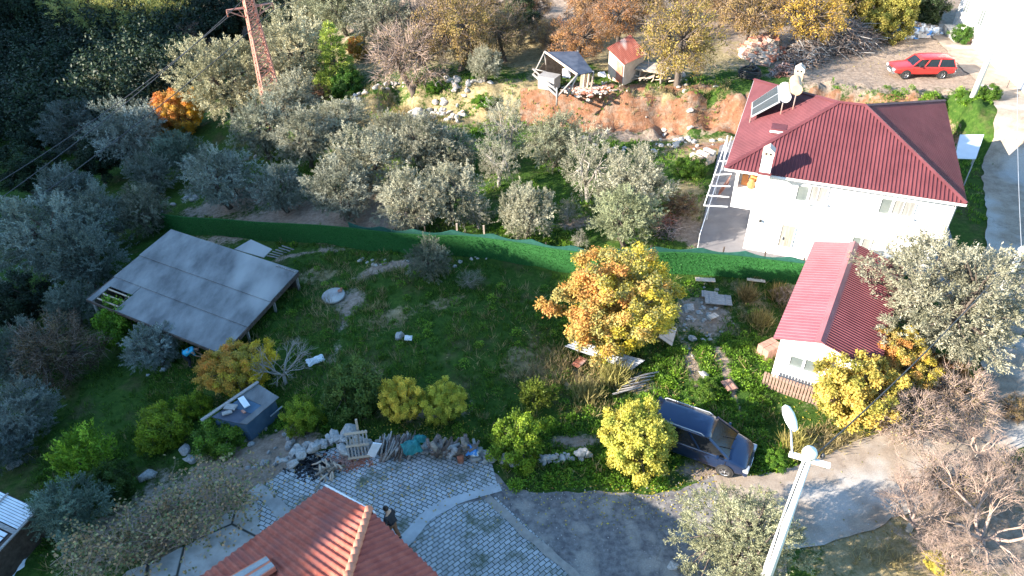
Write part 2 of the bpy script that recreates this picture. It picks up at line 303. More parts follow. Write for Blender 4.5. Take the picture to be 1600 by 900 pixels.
def make_ground():
    nx, ny = len(xs), len(ys); V = np.zeros((nx*ny, 3)); A = np.zeros((nx*ny, 3))
    i = 0
    for y in ys:
        for x in xs:
            V[i] = (x, y, hgt(x, y)); m = masks(x, y)
            if -20 < x < 36:
                tf = float(np.interp(x, TX, TY)); tw = float(np.interp(x, TX, TW))
                if 1 < x < 31 and tf-.5 < y < tf+tw-.1: m['clay'] = max(m['clay'], .9 if x < 19 else .6)
            A[i] = (m['dirt'], m['clay'], m['dry']); i += 1
    me = bpy.data.meshes.new('ground')
    fs = [(j*nx+i, j*nx+i+1, (j+1)*nx+i+1, (j+1)*nx+i) for j in range(ny-1) for i in range(nx-1)]
    me.from_pydata(V.tolist(), [], fs); me.polygons.foreach_set('use_smooth', [True]*len(fs))
    at = me.attributes.new('soil', 'FLOAT_VECTOR', 'POINT'); at.data.foreach_set('vector', A.ravel())
    m, N, L, b = newmat('natural_ground')
    tc = N.new('ShaderNodeTexCoord'); P = tc.outputs['Object']
    def nz(s, d=8, r=.6):
        n = N.new('ShaderNodeTexNoise'); n.inputs['Scale'].default_value = s; n.inputs['Detail'].default_value = d; n.inputs['Roughness'].default_value = r; L.new(P, n.inputs['Vector']); return n.outputs[0]
    def ramp(src, *st):
        r = N.new('ShaderNodeValToRGB'); cr = r.color_ramp; cr.elements[0].position, cr.elements[1].position = st[0][0], st[-1][0]
        cr.elements[0].color = (*st[0][1], 1); cr.elements[1].color = (*st[-1][1], 1)
        for p, c in st[1:-1]: e = cr.elements.new(p); e.color = (*c, 1)
        L.new(src, r.inputs[0]); return r.outputs[0]
    def mix(f, a, b_):
        x = N.new('ShaderNodeMixRGB'); L.new(f, x.inputs[0]); L.new(a, x.inputs[1]); L.new(b_, x.inputs[2]); return x.outputs[0]
    def math_(op, a, b_=None, v=None):
        x = N.new('ShaderNodeMath'); x.operation = op; L.new(a, x.inputs[0])
        if b_ is not None: L.new(b_, x.inputs[1])
        if v is not None: x.inputs[1].default_value = v
        return x.outputs[0]
    fine = nz(3.6, 12, .78); mid = nz(.55, 6); big = nz(.16, 4)
    grass = ramp(fine, (.3, (.016, .035, .007)), (.5, (.035, .075, .012)), (.7, (.075, .12, .022)))
    grass2 = ramp(fine, (.3, (.03, .04, .012)), (.6, (.09, .09, .035)), (.75, (.13, .12, .06)))
    g = mix(ramp(mid, (.52, (0, 0, 0)), (.66, (1, 1, 1))), grass, grass2)
    dirt = ramp(fine, (.3, (.13, .095, .07)), (.5, (.25, .19, .145)), (.7, (.37, .3, .24)))
    clay = mix(ramp(nz(1.1, 8, .7), (.48, (0, 0, 0)), (.6, (1, 1, 1))), ramp(fine, (.3, (.16, .07, .035)), (.5, (.22, .105, .06)), (.7, (.32, .18, .11))), ramp(fine, (.3, (.11, .07, .05)), (.5, (.23, .155, .11)), (.7, (.35, .27, .21))))
    dry = ramp(fine, (.3, (.12, .10, .05)), (.5, (.24, .19, .10)), (.7, (.36, .29, .18)))
    at = N.new('ShaderNodeAttribute'); at.attribute_name = 'soil'; sp = N.new('ShaderNodeSeparateXYZ'); L.new(at.outputs['Vector'], sp.inputs[0])
    edge = math_('SUBTRACT', math_('ADD', fine, mid), v=1.0)
    def msk(o, lo=.38, hi=.62): return ramp(math_('ADD', o, math_('MULTIPLY', edge, v=1.4)), (lo, (0, 0, 0)), (hi, (1, 1, 1)))
    g = mix(msk(sp.outputs[2]), g, dry); g = mix(msk(sp.outputs[0]), g, dirt); g = mix(msk(sp.outputs[1]), g, clay)
    L.new(g, b.inputs['Base Color']); b.inputs['Roughness'].default_value = .95; b.inputs['Specular IOR Level'].default_value = .1
    bp = N.new('ShaderNodeBump'); bp.inputs['Strength'].default_value = .9; bp.inputs['Distance'].default_value = .15
    L.new(nz(2.2, 10, .7), bp.inputs['Height']); L.new(bp.outputs[0], b.inputs['Normal'])
    me.materials.append(m)
    return tag(meshobj('ground', me), kind='structure')
make_ground()
# unseen hill behind and left of the camera, ridge shaped so its shadow covers the valley side
SA = Vector((-math.cos(rad(SHAD)), -math.sin(rad(SHAD)), 0)); SB = Vector((-math.sin(rad(SHAD)), math.cos(rad(SHAD)), 0))
BB = [-60, 0, 10, 14, 20, 23, 29, 33, 38, 47, 53, 60, 68, 79, 86, 89, 95, 98.5, 107, 125, 135, 170]
BA = [-8, -8, -8.9, -8.6, -8.8, -12., -12., -9., -5., -2., 1.5, 8, 14, 19, 20, -3, -5, 13, 20, 18, 10, 10]; BA = [a+.05*max(0, b) if b > 55 else a+.03*max(0, b-30) for a, b in zip(BA, BB)]
def make_hill():
    vs = []; fs = []; bs = np.arange(-60, 171, 1.2); prof = [(58, 0.), (66, .2), (76, .5), (86, .82), (95, 1.), (108, .9), (140, .6), (190, 0.)]
    for b in bs:
        top = (95-float(np.interp(b, BB, BA)))*math.tan(rad(ELEV))
        top += noise.fractal(Vector((b*.35, 0, 3)), 1, 2, 4)*1.0
        fade = sm((b+60)/25)*sm((170-b)/25)
        for a, k in prof:
            p = SA*a+SB*b; z0 = hbase(p.x, p.y)-1
            vs.append((p.x, p.y, z0+(top*fade-z0)*k))
    n = len(prof)
    for i in range(len(bs)-1):
        for j in range(n-1): fs.append((i*n+j, i*n+j+1, (i+1)*n+j+1, (i+1)*n+j))
    m = MB(); m.add(vs, fs, 0, True)
    tag(m.build('hill', noisy('hill_scrub', (.02, .035, .012), (.06, .07, .03), .4, .95, .6)), kind='structure')
make_hill()

# ------------------------------------------------------------------ roads, yards
def sheet(name, pts, z, material, uvrot=0):
    m = MB(); m.add([(p.x, p.y, z) for p in pts], [tuple(range(len(pts)))]); o = m.build(name, material)
    bm = bmesh.new(); bm.from_mesh(o.data); bmesh.ops.triangulate(bm, faces=bm.faces[:]); bm.normal_update()
    for f in bm.faces:
        if f.normal.z < 0: f.normal_flip()
    bm.to_mesh(o.data); bm.free()
    return tag(o, kind='structure')
def wob(pts, amp_=.12, step=.5, seed=0):     # ragged natural edge
    out = []; n = len(pts)
    for i in range(n):
        a, b = pts[i], pts[(i+1) % n]; k = max(1, int((b-a).length/step))
        for j in range(k):
            p = a.lerp(b, j/k); q = noise.noise_vector(Vector((p.x*1.3, p.y*1.3, seed)))
            out.append(p+Vector((q.x, q.y, 0))*amp_)
    return out
P = lambda l, z=0.: [gp(x, y, z) for x, y in l]
sheet('asphalt_yard', wob(P([(760, 728), (800, 765), (870, 772), (935, 768), (1000, 772), (1060, 770), (1110, 745), (1180, 752), (1230, 790), (1230, 900), (1180, 1150), (800, 1150), (700, 1000), (640, 800)]), .18, .35), .025, M['asphalt'])
def paver(name, rot, bright):
    m, N, L, b = newmat(name); tc = N.new('ShaderNodeTexCoord'); mp = N.new('ShaderNodeMapping'); mp.inputs['Rotation'].default_value = (0, 0, rad(rot)); mp.inputs['Scale'].default_value = (1, 1, 1)
    L.new(tc.outputs['Object'], mp.inputs[0])
    nn = N.new('ShaderNodeTexNoise'); nn.inputs['Scale'].default_value = 1.7; nn.inputs['Detail'].default_value = 3; L.new(mp.outputs[0], nn.inputs['Vector'])
    ad = N.new('ShaderNodeVectorMath'); ad.operation = 'MULTIPLY_ADD'; L.new(nn.outputs['Color'], ad.inputs[0]); ad.inputs[1].default_value = (.09, .09, 0); L.new(mp.outputs[0], ad.inputs[2])
    br = N.new('ShaderNodeTexBrick'); br.inputs['Scale'].default_value = 1; br.inputs['Brick Width'].default_value = .25; br.inputs['Row Height'].default_value = .155; br.inputs['Mortar Size'].default_value = .017; br.inputs['Mortar Smooth'].default_value = .5
    br.inputs['Color1'].default_value = (.30*bright, .31*bright, .32*bright, 1); br.inputs['Color2'].default_value = (.42*bright, .43*bright, .44*bright, 1); br.inputs['Mortar'].default_value = (.03, .04, .028, 1)
    L.new(ad.outputs[0], br.inputs[0])
    n2 = N.new('ShaderNodeTexNoise'); n2.inputs['Scale'].default_value = .9; n2.inputs['Detail'].default_value = 9; n2.inputs['Roughness'].default_value = .7; L.new(tc.outputs['Object'], n2.inputs['Vector'])
    r = N.new('ShaderNodeValToRGB'); r.color_ramp.elements[0].position = .5; r.color_ramp.elements[1].position = .66; L.new(n2.outputs[0], r.inputs[0])
    mx = N.new('ShaderNodeMixRGB'); L.new(r.outputs[0], mx.inputs[0]); L.new(br.outputs[0], mx.inputs[1]); mx.inputs[2].default_value = (.075, .085, .05, 1)
    L.new(mx.outputs[0], b.inputs['Base Color']); b.inputs['Roughness'].default_value = .85
    bp = N.new('ShaderNodeBump'); bp.inputs['Strength'].default_value = .8; bp.inputs['Distance'].default_value = .02; bp.invert = True; L.new(br.outputs['Fac'], bp.inputs['Height']); L.new(bp.outputs[0], b.inputs['Normal'])
    return m
sheet('upper_paving', P([(400, 768), (440, 738), (470, 715), (560, 690), (700, 700), (768, 722), (778, 762), (700, 785), (655, 810), (640, 850), (560, 900), (430, 950), (410, 860)]), .04, paver('upper_pavers', 28, 1.0))
sheet('lower_paving', wob(P([(650, 815), (690, 795), (775, 777), (905, 900), (960, 960), (960, 1150), (600, 1150), (600, 900)]), .05, .4), .034, paver('lower_pavers', -38, .92))
def strip(name, pl, wd, z, material, ragged=0.):
    m = MB(); n = len(pl); vs = []
    for i, p in enumerate(pl):
        t = (pl[min(i+1, n-1)]-pl[max(i-1, 0)]); t.z = 0; t.normalize(); s = Vector((-t.y, t.x, 0))
        ww = wd[i] if hasattr(wd, '__len__') else wd
        for k in range(9):
            q = p+s*ww*(k/8-.5)*(1+ragged*noise.noise(Vector((p.x*1.2, p.y*1.2, k//8*9.))) if k in (0, 8) else 1)
            vs.append((q.x, q.y, (hgt(q.x, q.y) if z is None else 0)+(z or .05)))
    fs = [(i*9+k, i*9+k+1, (i+1)*9+k+1, (i+1)*9+k) for i in range(n-1) for k in range(8)]
    m.add(vs, fs, 0, True); o = m.build(name, material); o.data.flip_normals() if o.data.polygons[0].normal.z < 0 else None
    return tag(o, kind='structure')
def dense(pl, step=.5):
    out = []; pl = [Vector(p) for p in pl]
    for i in range(len(pl)-1):
        p0, p1, p2, p3 = pl[max(i-1, 0)], pl[i], pl[i+1], pl[min(i+2, len(pl)-1)]
        k = max(1, int((p2-p1).length/step))
        for j in range(k):
            t = j/k; out.append(.5*((2*p1)+(p2-p0)*t+(2*p0-5*p1+4*p2-p3)*t*t+(3*p1-p0-3*p2+p3)*t**3))
    return out+[pl[-1]]
strip('drainage_channel', dense(P([(560, 905), (628, 850), (662, 812), (700, 788), (740, 775), (782, 762)]), .25), [.5]*16+[.36]*200, .052, noisy('smooth_cement', (.32, .33, .34), (.42, .43, .44), 2, .8, .1, c3=(.3, .31, .3), s3=.62), .35)
strip('yard_kerb', dense(P([(762, 778), (800, 815), (850, 858), (905, 905), (1000, 1000)]), .25), .3, .056, noisy('kerb_cement', (.2, .18, .16), (.3, .27, .24), 4, .9, .4), .5)
strip('cement_edge', dense(P([(398, 762), (430, 790), (462, 828), (490, 870)]), .25), .5, .058, M['concrete'], .3)
def flagstones():
    m, N, L, b = newmat('cracked_concrete'); tc = N.new('ShaderNodeTexCoord')
    v = N.new('ShaderNodeTexVoronoi'); v.feature = 'DISTANCE_TO_EDGE'; v.inputs['Scale'].default_value = .55; L.new(tc.outputs['Object'], v.inputs['Vector'])
    r = N.new('ShaderNodeValToRGB'); r.color_ramp.elements[0].position = .012; r.color_ramp.elements[1].position = .03; L.new(v.outputs['Distance'], r.inputs[0])
    n = N.new('ShaderNodeTexNoise'); n.inputs['Scale'].default_value = 2; n.inputs['Detail'].default_value = 9; L.new(tc.outputs['Object'], n.inputs['Vector'])
    r2 = N.new('ShaderNodeValToRGB'); r2.color_ramp.elements[0].position = .35; r2.color_ramp.elements[1].position = .65; r2.color_ramp.elements[0].color = (.25, .24, .22, 1); r2.color_ramp.elements[1].color = (.42, .4, .37, 1); L.new(n.outputs[0], r2.inputs[0])
    mx = N.new('ShaderNodeMixRGB'); L.new(r.outputs[0], mx.inputs[0]); mx.inputs[1].default_value = (.03, .03, .025, 1); L.new(r2.outputs[0], mx.inputs[2]); L.new(mx.outputs[0], b.inputs['Base Color']); b.inputs['Roughness'].default_value = .9
    return m
fl = [Vector((p.x, p.y, 0)) for p in P([(405, 765), (455, 828), (500, 880), (480, 960), (300, 1000), (120, 960), (200, 895), (300, 850), (370, 790)])]
sheet('concrete_apron', wob(fl, .15, .4), -.0+.03, flagstones())
RP = [G(1130, 800), G(1230, 795), G(1330, 765), G(1420, 722), G(1510, 675), G(1600, 610)]+[Vector((22.8, 23.5, 0)), Vector((24.6, 27, 0)), Vector((27.2, 31, 0)), Vector((29.2, 34.5, 0)), Vector((31, 38, 0)), Vector((33.2, 42, 0)), Vector((34.8, 46, 0)), Vector((35.8, 52, 0)), Vector((38, 62, 0))]
strip('dirt_road', dense(RP, .4), [3.2 if i < 40 else 2.9 for i in range(400)], None, M['dirtroad'], .16)


# ------------------------------------------------------------------ vegetation generators
def leafmesh(name, base, ax, nr, ln, wd, rnd, mats, extra=None):
    # base (n,3), ax leaf direction, nr flat direction; one bent rhombus per leaf; rnd (n,2)
    n = len(base); ax = ax/np.linalg.norm(ax, axis=1, keepdims=True)
    sd = np.cross(ax, nr); sd /= np.linalg.norm(sd, axis=1, keepdims=True)+1e-9
    ln = np.broadcast_to(ln, (n,))[:, None]; wd = np.broadcast_to(wd, (n,))[:, None]
    V = np.stack([base, base+ax*ln*.5+sd*wd*.5, base+ax*ln, base+ax*ln*.5-sd*wd*.5], 1).reshape(-1, 3)
    R = np.zeros((n, 4, 3)); R[:, :, 0] = rnd[:, 0:1]; R[:, :, 1] = rnd[:, 1:2]; R = R.reshape(-1, 3)
    nl = n*4; cnt = n
    idx = np.arange(nl, dtype=np.int32); tot = np.full(n, 4, np.int32); mi = np.zeros(n, np.int32)
    if extra is not None and len(extra.v):
        ev = np.array([tuple(v) for v in extra.v], float); V = np.vstack([V, ev]); R = np.vstack([R, np.full((len(ev), 3), .5)])
        ef = [i+nl for f in extra.f for i in f]; idx = np.concatenate([idx, np.array(ef, np.int32)])
        tot = np.concatenate([tot, np.array([len(f) for f in extra.f], np.int32)]); mi = np.concatenate([mi, np.ones(len(extra.f), np.int32)]); cnt += len(extra.f)
    me = bpy.data.meshes.new(name); me.vertices.add(len(V)); me.vertices.foreach_set('co', V.astype(np.float32).ravel())
    me.loops.add(len(idx)); me.loops.foreach_set('vertex_index', idx)
    me.polygons.add(cnt); st = np.concatenate([[0], np.cumsum(tot)[:-1]]).astype(np.int32)
    me.polygons.foreach_set('loop_start', st); me.polygons.foreach_set('loop_total', tot)
    for m in mats: me.materials.append(m)
    me.polygons.foreach_set('material_index', mi)
    a = me.attributes.new('rnd', 'FLOAT_VECTOR', 'POINT'); a.data.foreach_set('vector', R.astype(np.float32).ravel())
    me.update(calc_edges=True); me.validate(); return me
def rndunit(rg, n): v = rg.normal(size=(n, 3)); return v/np.linalg.norm(v, axis=1, keepdims=True)
def fib(n, rg, jit=.35):
    i = np.arange(n)+.5; ph = np.arccos(1-2*i/n); th = PI*(1+5**.5)*i
    v = np.stack([np.cos(th)*np.sin(ph), np.sin(th)*np.sin(ph), np.cos(ph)], 1)+rg.normal(size=(n, 3))*jit*1.2/math.sqrt(n)*3
    return v/np.linalg.norm(v, axis=1, keepdims=True)
def clumps(rg, n, seed, lob=.3, inner=.3, zlow=-.75, sz=(1, 1, 1)):
    d = fib(n, rg); r = np.array([.86+lob*noise.noise(Vector(v)*1.7+Vector((seed*7.3, 0, 0)))*1.6 for v in d])
    r *= np.where(rg.random(n) < inner, rg.uniform(.35, .8, n), rg.uniform(.88, 1.05, n))
    p = d*r[:, None]*np.array(sz); return p[p[:, 2] > zlow]
def trunkmesh(name, rg, cz, pts, mat, r0=.085, nb=34, lean=.12, nfork=3):
    m = MB(); lx, ly = rg.normal(size=2)*lean
    top = Vector((lx, ly, cz*.45)); m.tube([(0, 0, -.25), (0, 0, 0), (lx*.5, ly*.5, cz*.25), top], [r0*1.3, r0*1.15, r0, r0*.85], 8)
    c = Vector((0, 0, cz)); forks = []
    for k in range(nfork):
        a = 2*PI*(k+rg.random()*.5)/nfork; f = c+Vector((math.cos(a)*.32, math.sin(a)*.32, -.12+rg.random()*.3)); forks.append(f)
        m.tube([top, top.lerp(f, .55)+Vector(rg.normal(size=3))*.03, f], [r0*.7, r0*.5, r0*.36], 6)
    sel = rg.choice(len(pts), min(nb, len(pts)), replace=False)
    for i in sel:
        q = Vector(pts[i])+c; f = min(forks, key=lambda t: (t-q).length)
        m.tube([f, f.lerp(q, .5)+Vector(rg.normal(size=3))*.04, q], [r0*.3, r0*.18, r0*.06], 4, cap=False)
    o = m.build(name, mat); me = o.data; bpy.data.objects.remove(o); return me
PROTO = {}
def proto(kind, variants, fn):
    PROTO[kind] = [fn(kind, k) for k in range(variants)]
def mk_leafy(kind, k, n=100, per=120, ln=.085, wd=.03, cz=1.15, sz=(1, 1, .9), mat='olive', spr=True, cr=.15, lob=.3, inner=.28, bark='bark', twigs=0, zlow=-.7, twmat='twig', nb=34, r0=.085, lean=.12, up=.35):
    rg = np.random.default_rng(hash_(kind)+k*17); C = clumps(rg, n, k+hash_(kind) % 31, lob, inner, zlow, sz); N = len(C)
    cr_ = rg.random(N)
    if kind.startswith('autumn'):
        cr_ = np.clip(.55+.42*C[:, 0]-.2*C[:, 2]+rg.normal(size=N)*.2, 0, 1)
    ci = np.repeat(np.arange(N), per); T = len(ci)
    out = C/np.linalg.norm(C, axis=1, keepdims=True)
    if spr:
        ns = 7; sax = out[:, None, :]*.7+rg.normal(size=(N, ns, 3))*.5+np.array([0, 0, up]); sax /= np.linalg.norm(sax, axis=2, keepdims=True)
        sb = C[:, None, :]+rg.normal(size=(N, ns, 3))*cr*.45; si = rg.integers(0, ns, T); t = rg.random(T)**.8*cr*2.1
        A = sax[ci, si]; base = sb[ci, si]+A*t[:, None]+rg.normal(size=(T, 3))*cr*.10
        ax = A*.75+rg.normal(size=(T, 3))*.55; nr = rndunit(rg, T)*.8+out[ci]*.7
    else:
        g = rg.normal(size=(T, 3)); g /= np.linalg.norm(g, axis=1, keepdims=True); rr = cr*rg.uniform(.3, 1.15, T)[:, None]
        base = C[ci]+g*rr; ax = rndunit(rg, T)+g*.3+np.array([0, 0, -.15]); nr = rndunit(rg, T)*.6+g*.6+out[ci]*.5+np.array([0, 0, .4])
    base = base+np.array([0, 0, cz])
    ex = None
    if twigs:
        ex = MB()
        for i in range(N):
            for _ in range(twigs):
                a = Vector(C[i])+Vector((0, 0, cz))+Vector(rg.normal(size=3))*.05; d = (Vector(out[i])*.8+Vector(rg.normal(size=3))*.6+Vector((0, 0, .3))).normalized()*rg.uniform(.18, .36)
                s = d.cross(Vector(rg.normal(size=3))).normalized()*.0055; ex.add([a-s, a+s, a+d], [(0, 1, 2)])
    rn = np.stack([.6*rg.random(T)+.4*rg.random(N)[ci], np.clip(cr_[ci]+rg.normal(size=T)*.1, 0, 1)], 1)
    lnv = ln*rg.uniform(.7, 1.25, T)
    me = leafmesh(kind+'_crown', base, ax, nr, lnv, wd*lnv/ln, rn, [M[mat], M[twmat]], ex)
    tr = trunkmesh(kind+'_trunk', rg, cz, C, M[bark], nb=nb, r0=r0, lean=lean)
    return me, tr, cz
def hash_(s): return sum(ord(c)*(i+3) for i, c in enumerate(s)) % 9973
proto('olive', 5, lambda k, i: mk_leafy(k, i, n=135, per=250, ln=.066, wd=.02, lob=.42, inner=.25, zlow=-.8))
proto('olive_fine', 2, lambda k, i: mk_leafy(k, i, n=340, per=190, ln=.042, wd=.0125, cr=.085, lob=.38, inner=.35, zlow=-.8, nb=70))
proto('olive_loose', 3, lambda k, i: mk_leafy(k, i, n=75, per=170, ln=.064, wd=.018, lob=.5, inner=.2, cr=.17, sz=(.9, .9, 1.15), zlow=-1, twigs=2, bark='palebark', up=.7))
proto('bush', 3, lambda k, i: mk_leafy(k, i, n=90, per=150, ln=.08, wd=.045, cz=.62, mat='green', spr=False, cr=.17, lob=.35, zlow=-.6, sz=(1, 1, .85), r0=.05))
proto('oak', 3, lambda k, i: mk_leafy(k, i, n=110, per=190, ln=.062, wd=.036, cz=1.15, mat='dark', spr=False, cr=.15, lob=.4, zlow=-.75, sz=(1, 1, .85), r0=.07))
proto('yellow', 3, lambda k, i: mk_leafy(k, i, n=150, per=190, ln=.06, wd=.037, cz=.85, mat='yellow', spr=False, cr=.13, lob=.2, zlow=-.8, sz=(1, 1, .92), r0=.05))
proto('autumn_tree', 2, lambda k, i: mk_leafy(k, i, n=300, per=200, ln=.042, wd=.027, cz=1.0, mat='autumn', spr=False, cr=.105, lob=.24, inner=.3, zlow=-.85, sz=(1, 1, .85), r0=.06))
proto('thin', 4, lambda k, i: mk_leafy(k, i, n=140, per=80, ln=.045, wd=.026, cz=1.05, mat='brown', spr=False, cr=.15, lob=.35, inner=.3, twigs=9, nb=90, sz=(1, 1, .9), r0=.07))
proto('twiggy', 2, lambda k, i: mk_leafy(k, i, n=130, per=10, ln=.05, wd=.03, cz=1.0, mat='brown', spr=False, cr=.15, lob=.3, inner=.35, twigs=22, twmat='pinktwig', nb=110, sz=(1, 1, .85), r0=.07))
proto('shoots', 2, lambda k, i: mk_leafy(k, i, n=60, per=90, ln=.12, wd=.05, cz=.7, mat='green', spr=True, cr=.24, lob=.4, zlow=-.6, sz=(.8, .8, .8), r0=.04, up=1.6))
def mk_conifer(kind, k):
    rg = np.random.default_rng(k+91); cz = 1.6; L = []
    for lv in range(26):
        z = .25+lv/25*2.75; R = (1-lv/26)**.75*.95+.06
        for j in range(max(3, int(13*R))):
            a = rg.random()*2*PI; r = R*rg.uniform(.5, 1.05); L.append((math.cos(a)*r, math.sin(a)*r, z+rg.normal()*.06-r*.12))
    C = np.array(L); N = len(C); per = 95; ci = np.repeat(np.arange(N), per); T = len(ci)
    out = C*np.array([1, 1, 0]); out /= np.linalg.norm(out, axis=1, keepdims=True)+1e-6
    g = rndunit(rg, T); base = C[ci]+g*.13*rg.uniform(.2, 1.2, T)[:, None]; ax = out[ci]*.7+rg.normal(size=(T, 3))*.5+np.array([0, 0, .35])
    me = leafmesh(kind+'_crown', base, ax, rndunit(rg, T)+out[ci], .1*rg.uniform(.7, 1.3, T), .025, np.stack([rg.random(T), np.clip(rg.random(N)[ci]*.7+C[ci][:, 2]*.1, 0, 1)], 1), [M['pine'], M['twig']])
    m = MB(); m.tube([(0, 0, -.2), (0, 0, 1.5), (0, 0, 2.9)], [.08, .05, .015], 8)
    for i in rg.choice(N, 50, replace=False): m.tube([(0, 0, max(.2, C[i][2]-.15)), C[i]], [.015, .004], 4, cap=False)
    o = m.build('t', M['bark']); t = o.data; t.name = kind+'_trunk'; bpy.data.objects.remove(o); return me, t, cz
proto('conifer', 2, mk_conifer)
def mk_pine(kind, k):  # spreading pine with layered crown
    return mk_leafy(kind, k, n=90, per=150, ln=.085, wd=.018, cz=1.25, mat='pine', spr=True, cr=.16, lob=.55, inner=.2, zlow=-.35, sz=(1, 1, .6), r0=.05)
proto('pine', 3, mk_pine)
def bare(m, rg, p, d, ln, r, dep, spread=.55, upb=.12, nmin=2, nmax=3, tips=None):
    q = p+d*ln; mid = p.lerp(q, .5)+Vector(rg.normal(size=3))*ln*.06
    m.tube([p, mid, q], [r, r*.86, r*.72], 5 if r > .02 else 3, cap=False)
    if dep == 0:
        if tips is not None: tips.append(q)
        return
    for _ in range(rg.integers(nmin, nmax+1)):
        nd = (d+Vector(rg.normal(size=3))*spread+Vector((0, 0, upb))).normalized()
        bare(m, rg, q if rg.random() < .6 else mid, nd, ln*rg.uniform(.62, .88), r*rg.uniform(.5, .7), dep-1, spread, upb, nmin, nmax, tips)
def mk_bare(kind, k):
    rg = np.random.default_rng(k*5+3); m = MB(); r0 = .05
    big = kind == 'bare_big'
    m.tube([(0, 0, -.2), (0, 0, .3)], [r0*1.3, r0], 7)
    t2 = MB()
    for j in range(6 if big else 5):
        a = 2*PI*(j+rg.random()*.6)/5; d = Vector((math.cos(a)*.8, math.sin(a)*.8, .75)).normalized()
        bare(t2, rg, Vector((0, 0, .28)), d, .36 if big else .42, r0*.62, 7 if big else 5, .42 if big else .36, .1, 2, 3)
    o = m.build('t', M['palebark']); tr = o.data; bpy.data.objects.remove(o)
    o = t2.build('c', M['pinktwig' if big else 'palebark']); c = o.data; bpy.data.objects.remove(o)
    tr.name = kind+'_trunk'; c.name = kind+'_crown'; return c, tr, .95
proto('bare_big', 3, mk_bare); proto('bare', 2, mk_bare)

RG = random.Random(5)
def plant(kind, loc, S, label, cat='tree', group=None, tint=(1, 1, 1), hz=1., name=None, var=None, rz=None, crown='crown'):
    ps = PROTO[kind]; me, tr, cz = ps[RG.randrange(len(ps)) if var is None else var % len(ps)]
    e = empty(name or 'tree', loc, RG.random()*2*PI if rz is None else rz, label, cat, group)
    e.scale = (S*RG.uniform(.9, 1.12), S*RG.uniform(.9, 1.12), S*hz*RG.uniform(.92, 1.1))
    t = meshobj('trunk' if cat == 'tree' else 'stem', tr, e); c = meshobj(crown if cat == 'tree' else 'foliage', me, e)
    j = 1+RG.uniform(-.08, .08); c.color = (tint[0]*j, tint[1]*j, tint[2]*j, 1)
    return e
def plantpx(kind, px, py, wpx, label, **k):
    # crown centre at this pixel, half-width wpx: find where the ray passes at crown-centre height above the terrain
    d = ray(px, py); cz = PROTO[kind][0][2]*k.get('hz', 1.); t = 10.; best = None
    dep = lambda p: p.y*math.cos(PITCH)+(H-p.z)*math.sin(PITCH)
    while t < 400:
        p = Vector((0, 0, H))+d*t; S = wpx/F*dep(p)
        if p.z <= hbase(p.x, p.y)+cz*S: break
        t += .2
    z = hgt(p.x, p.y)
    return plant(kind, (p.x, p.y, z), S, label, **k)
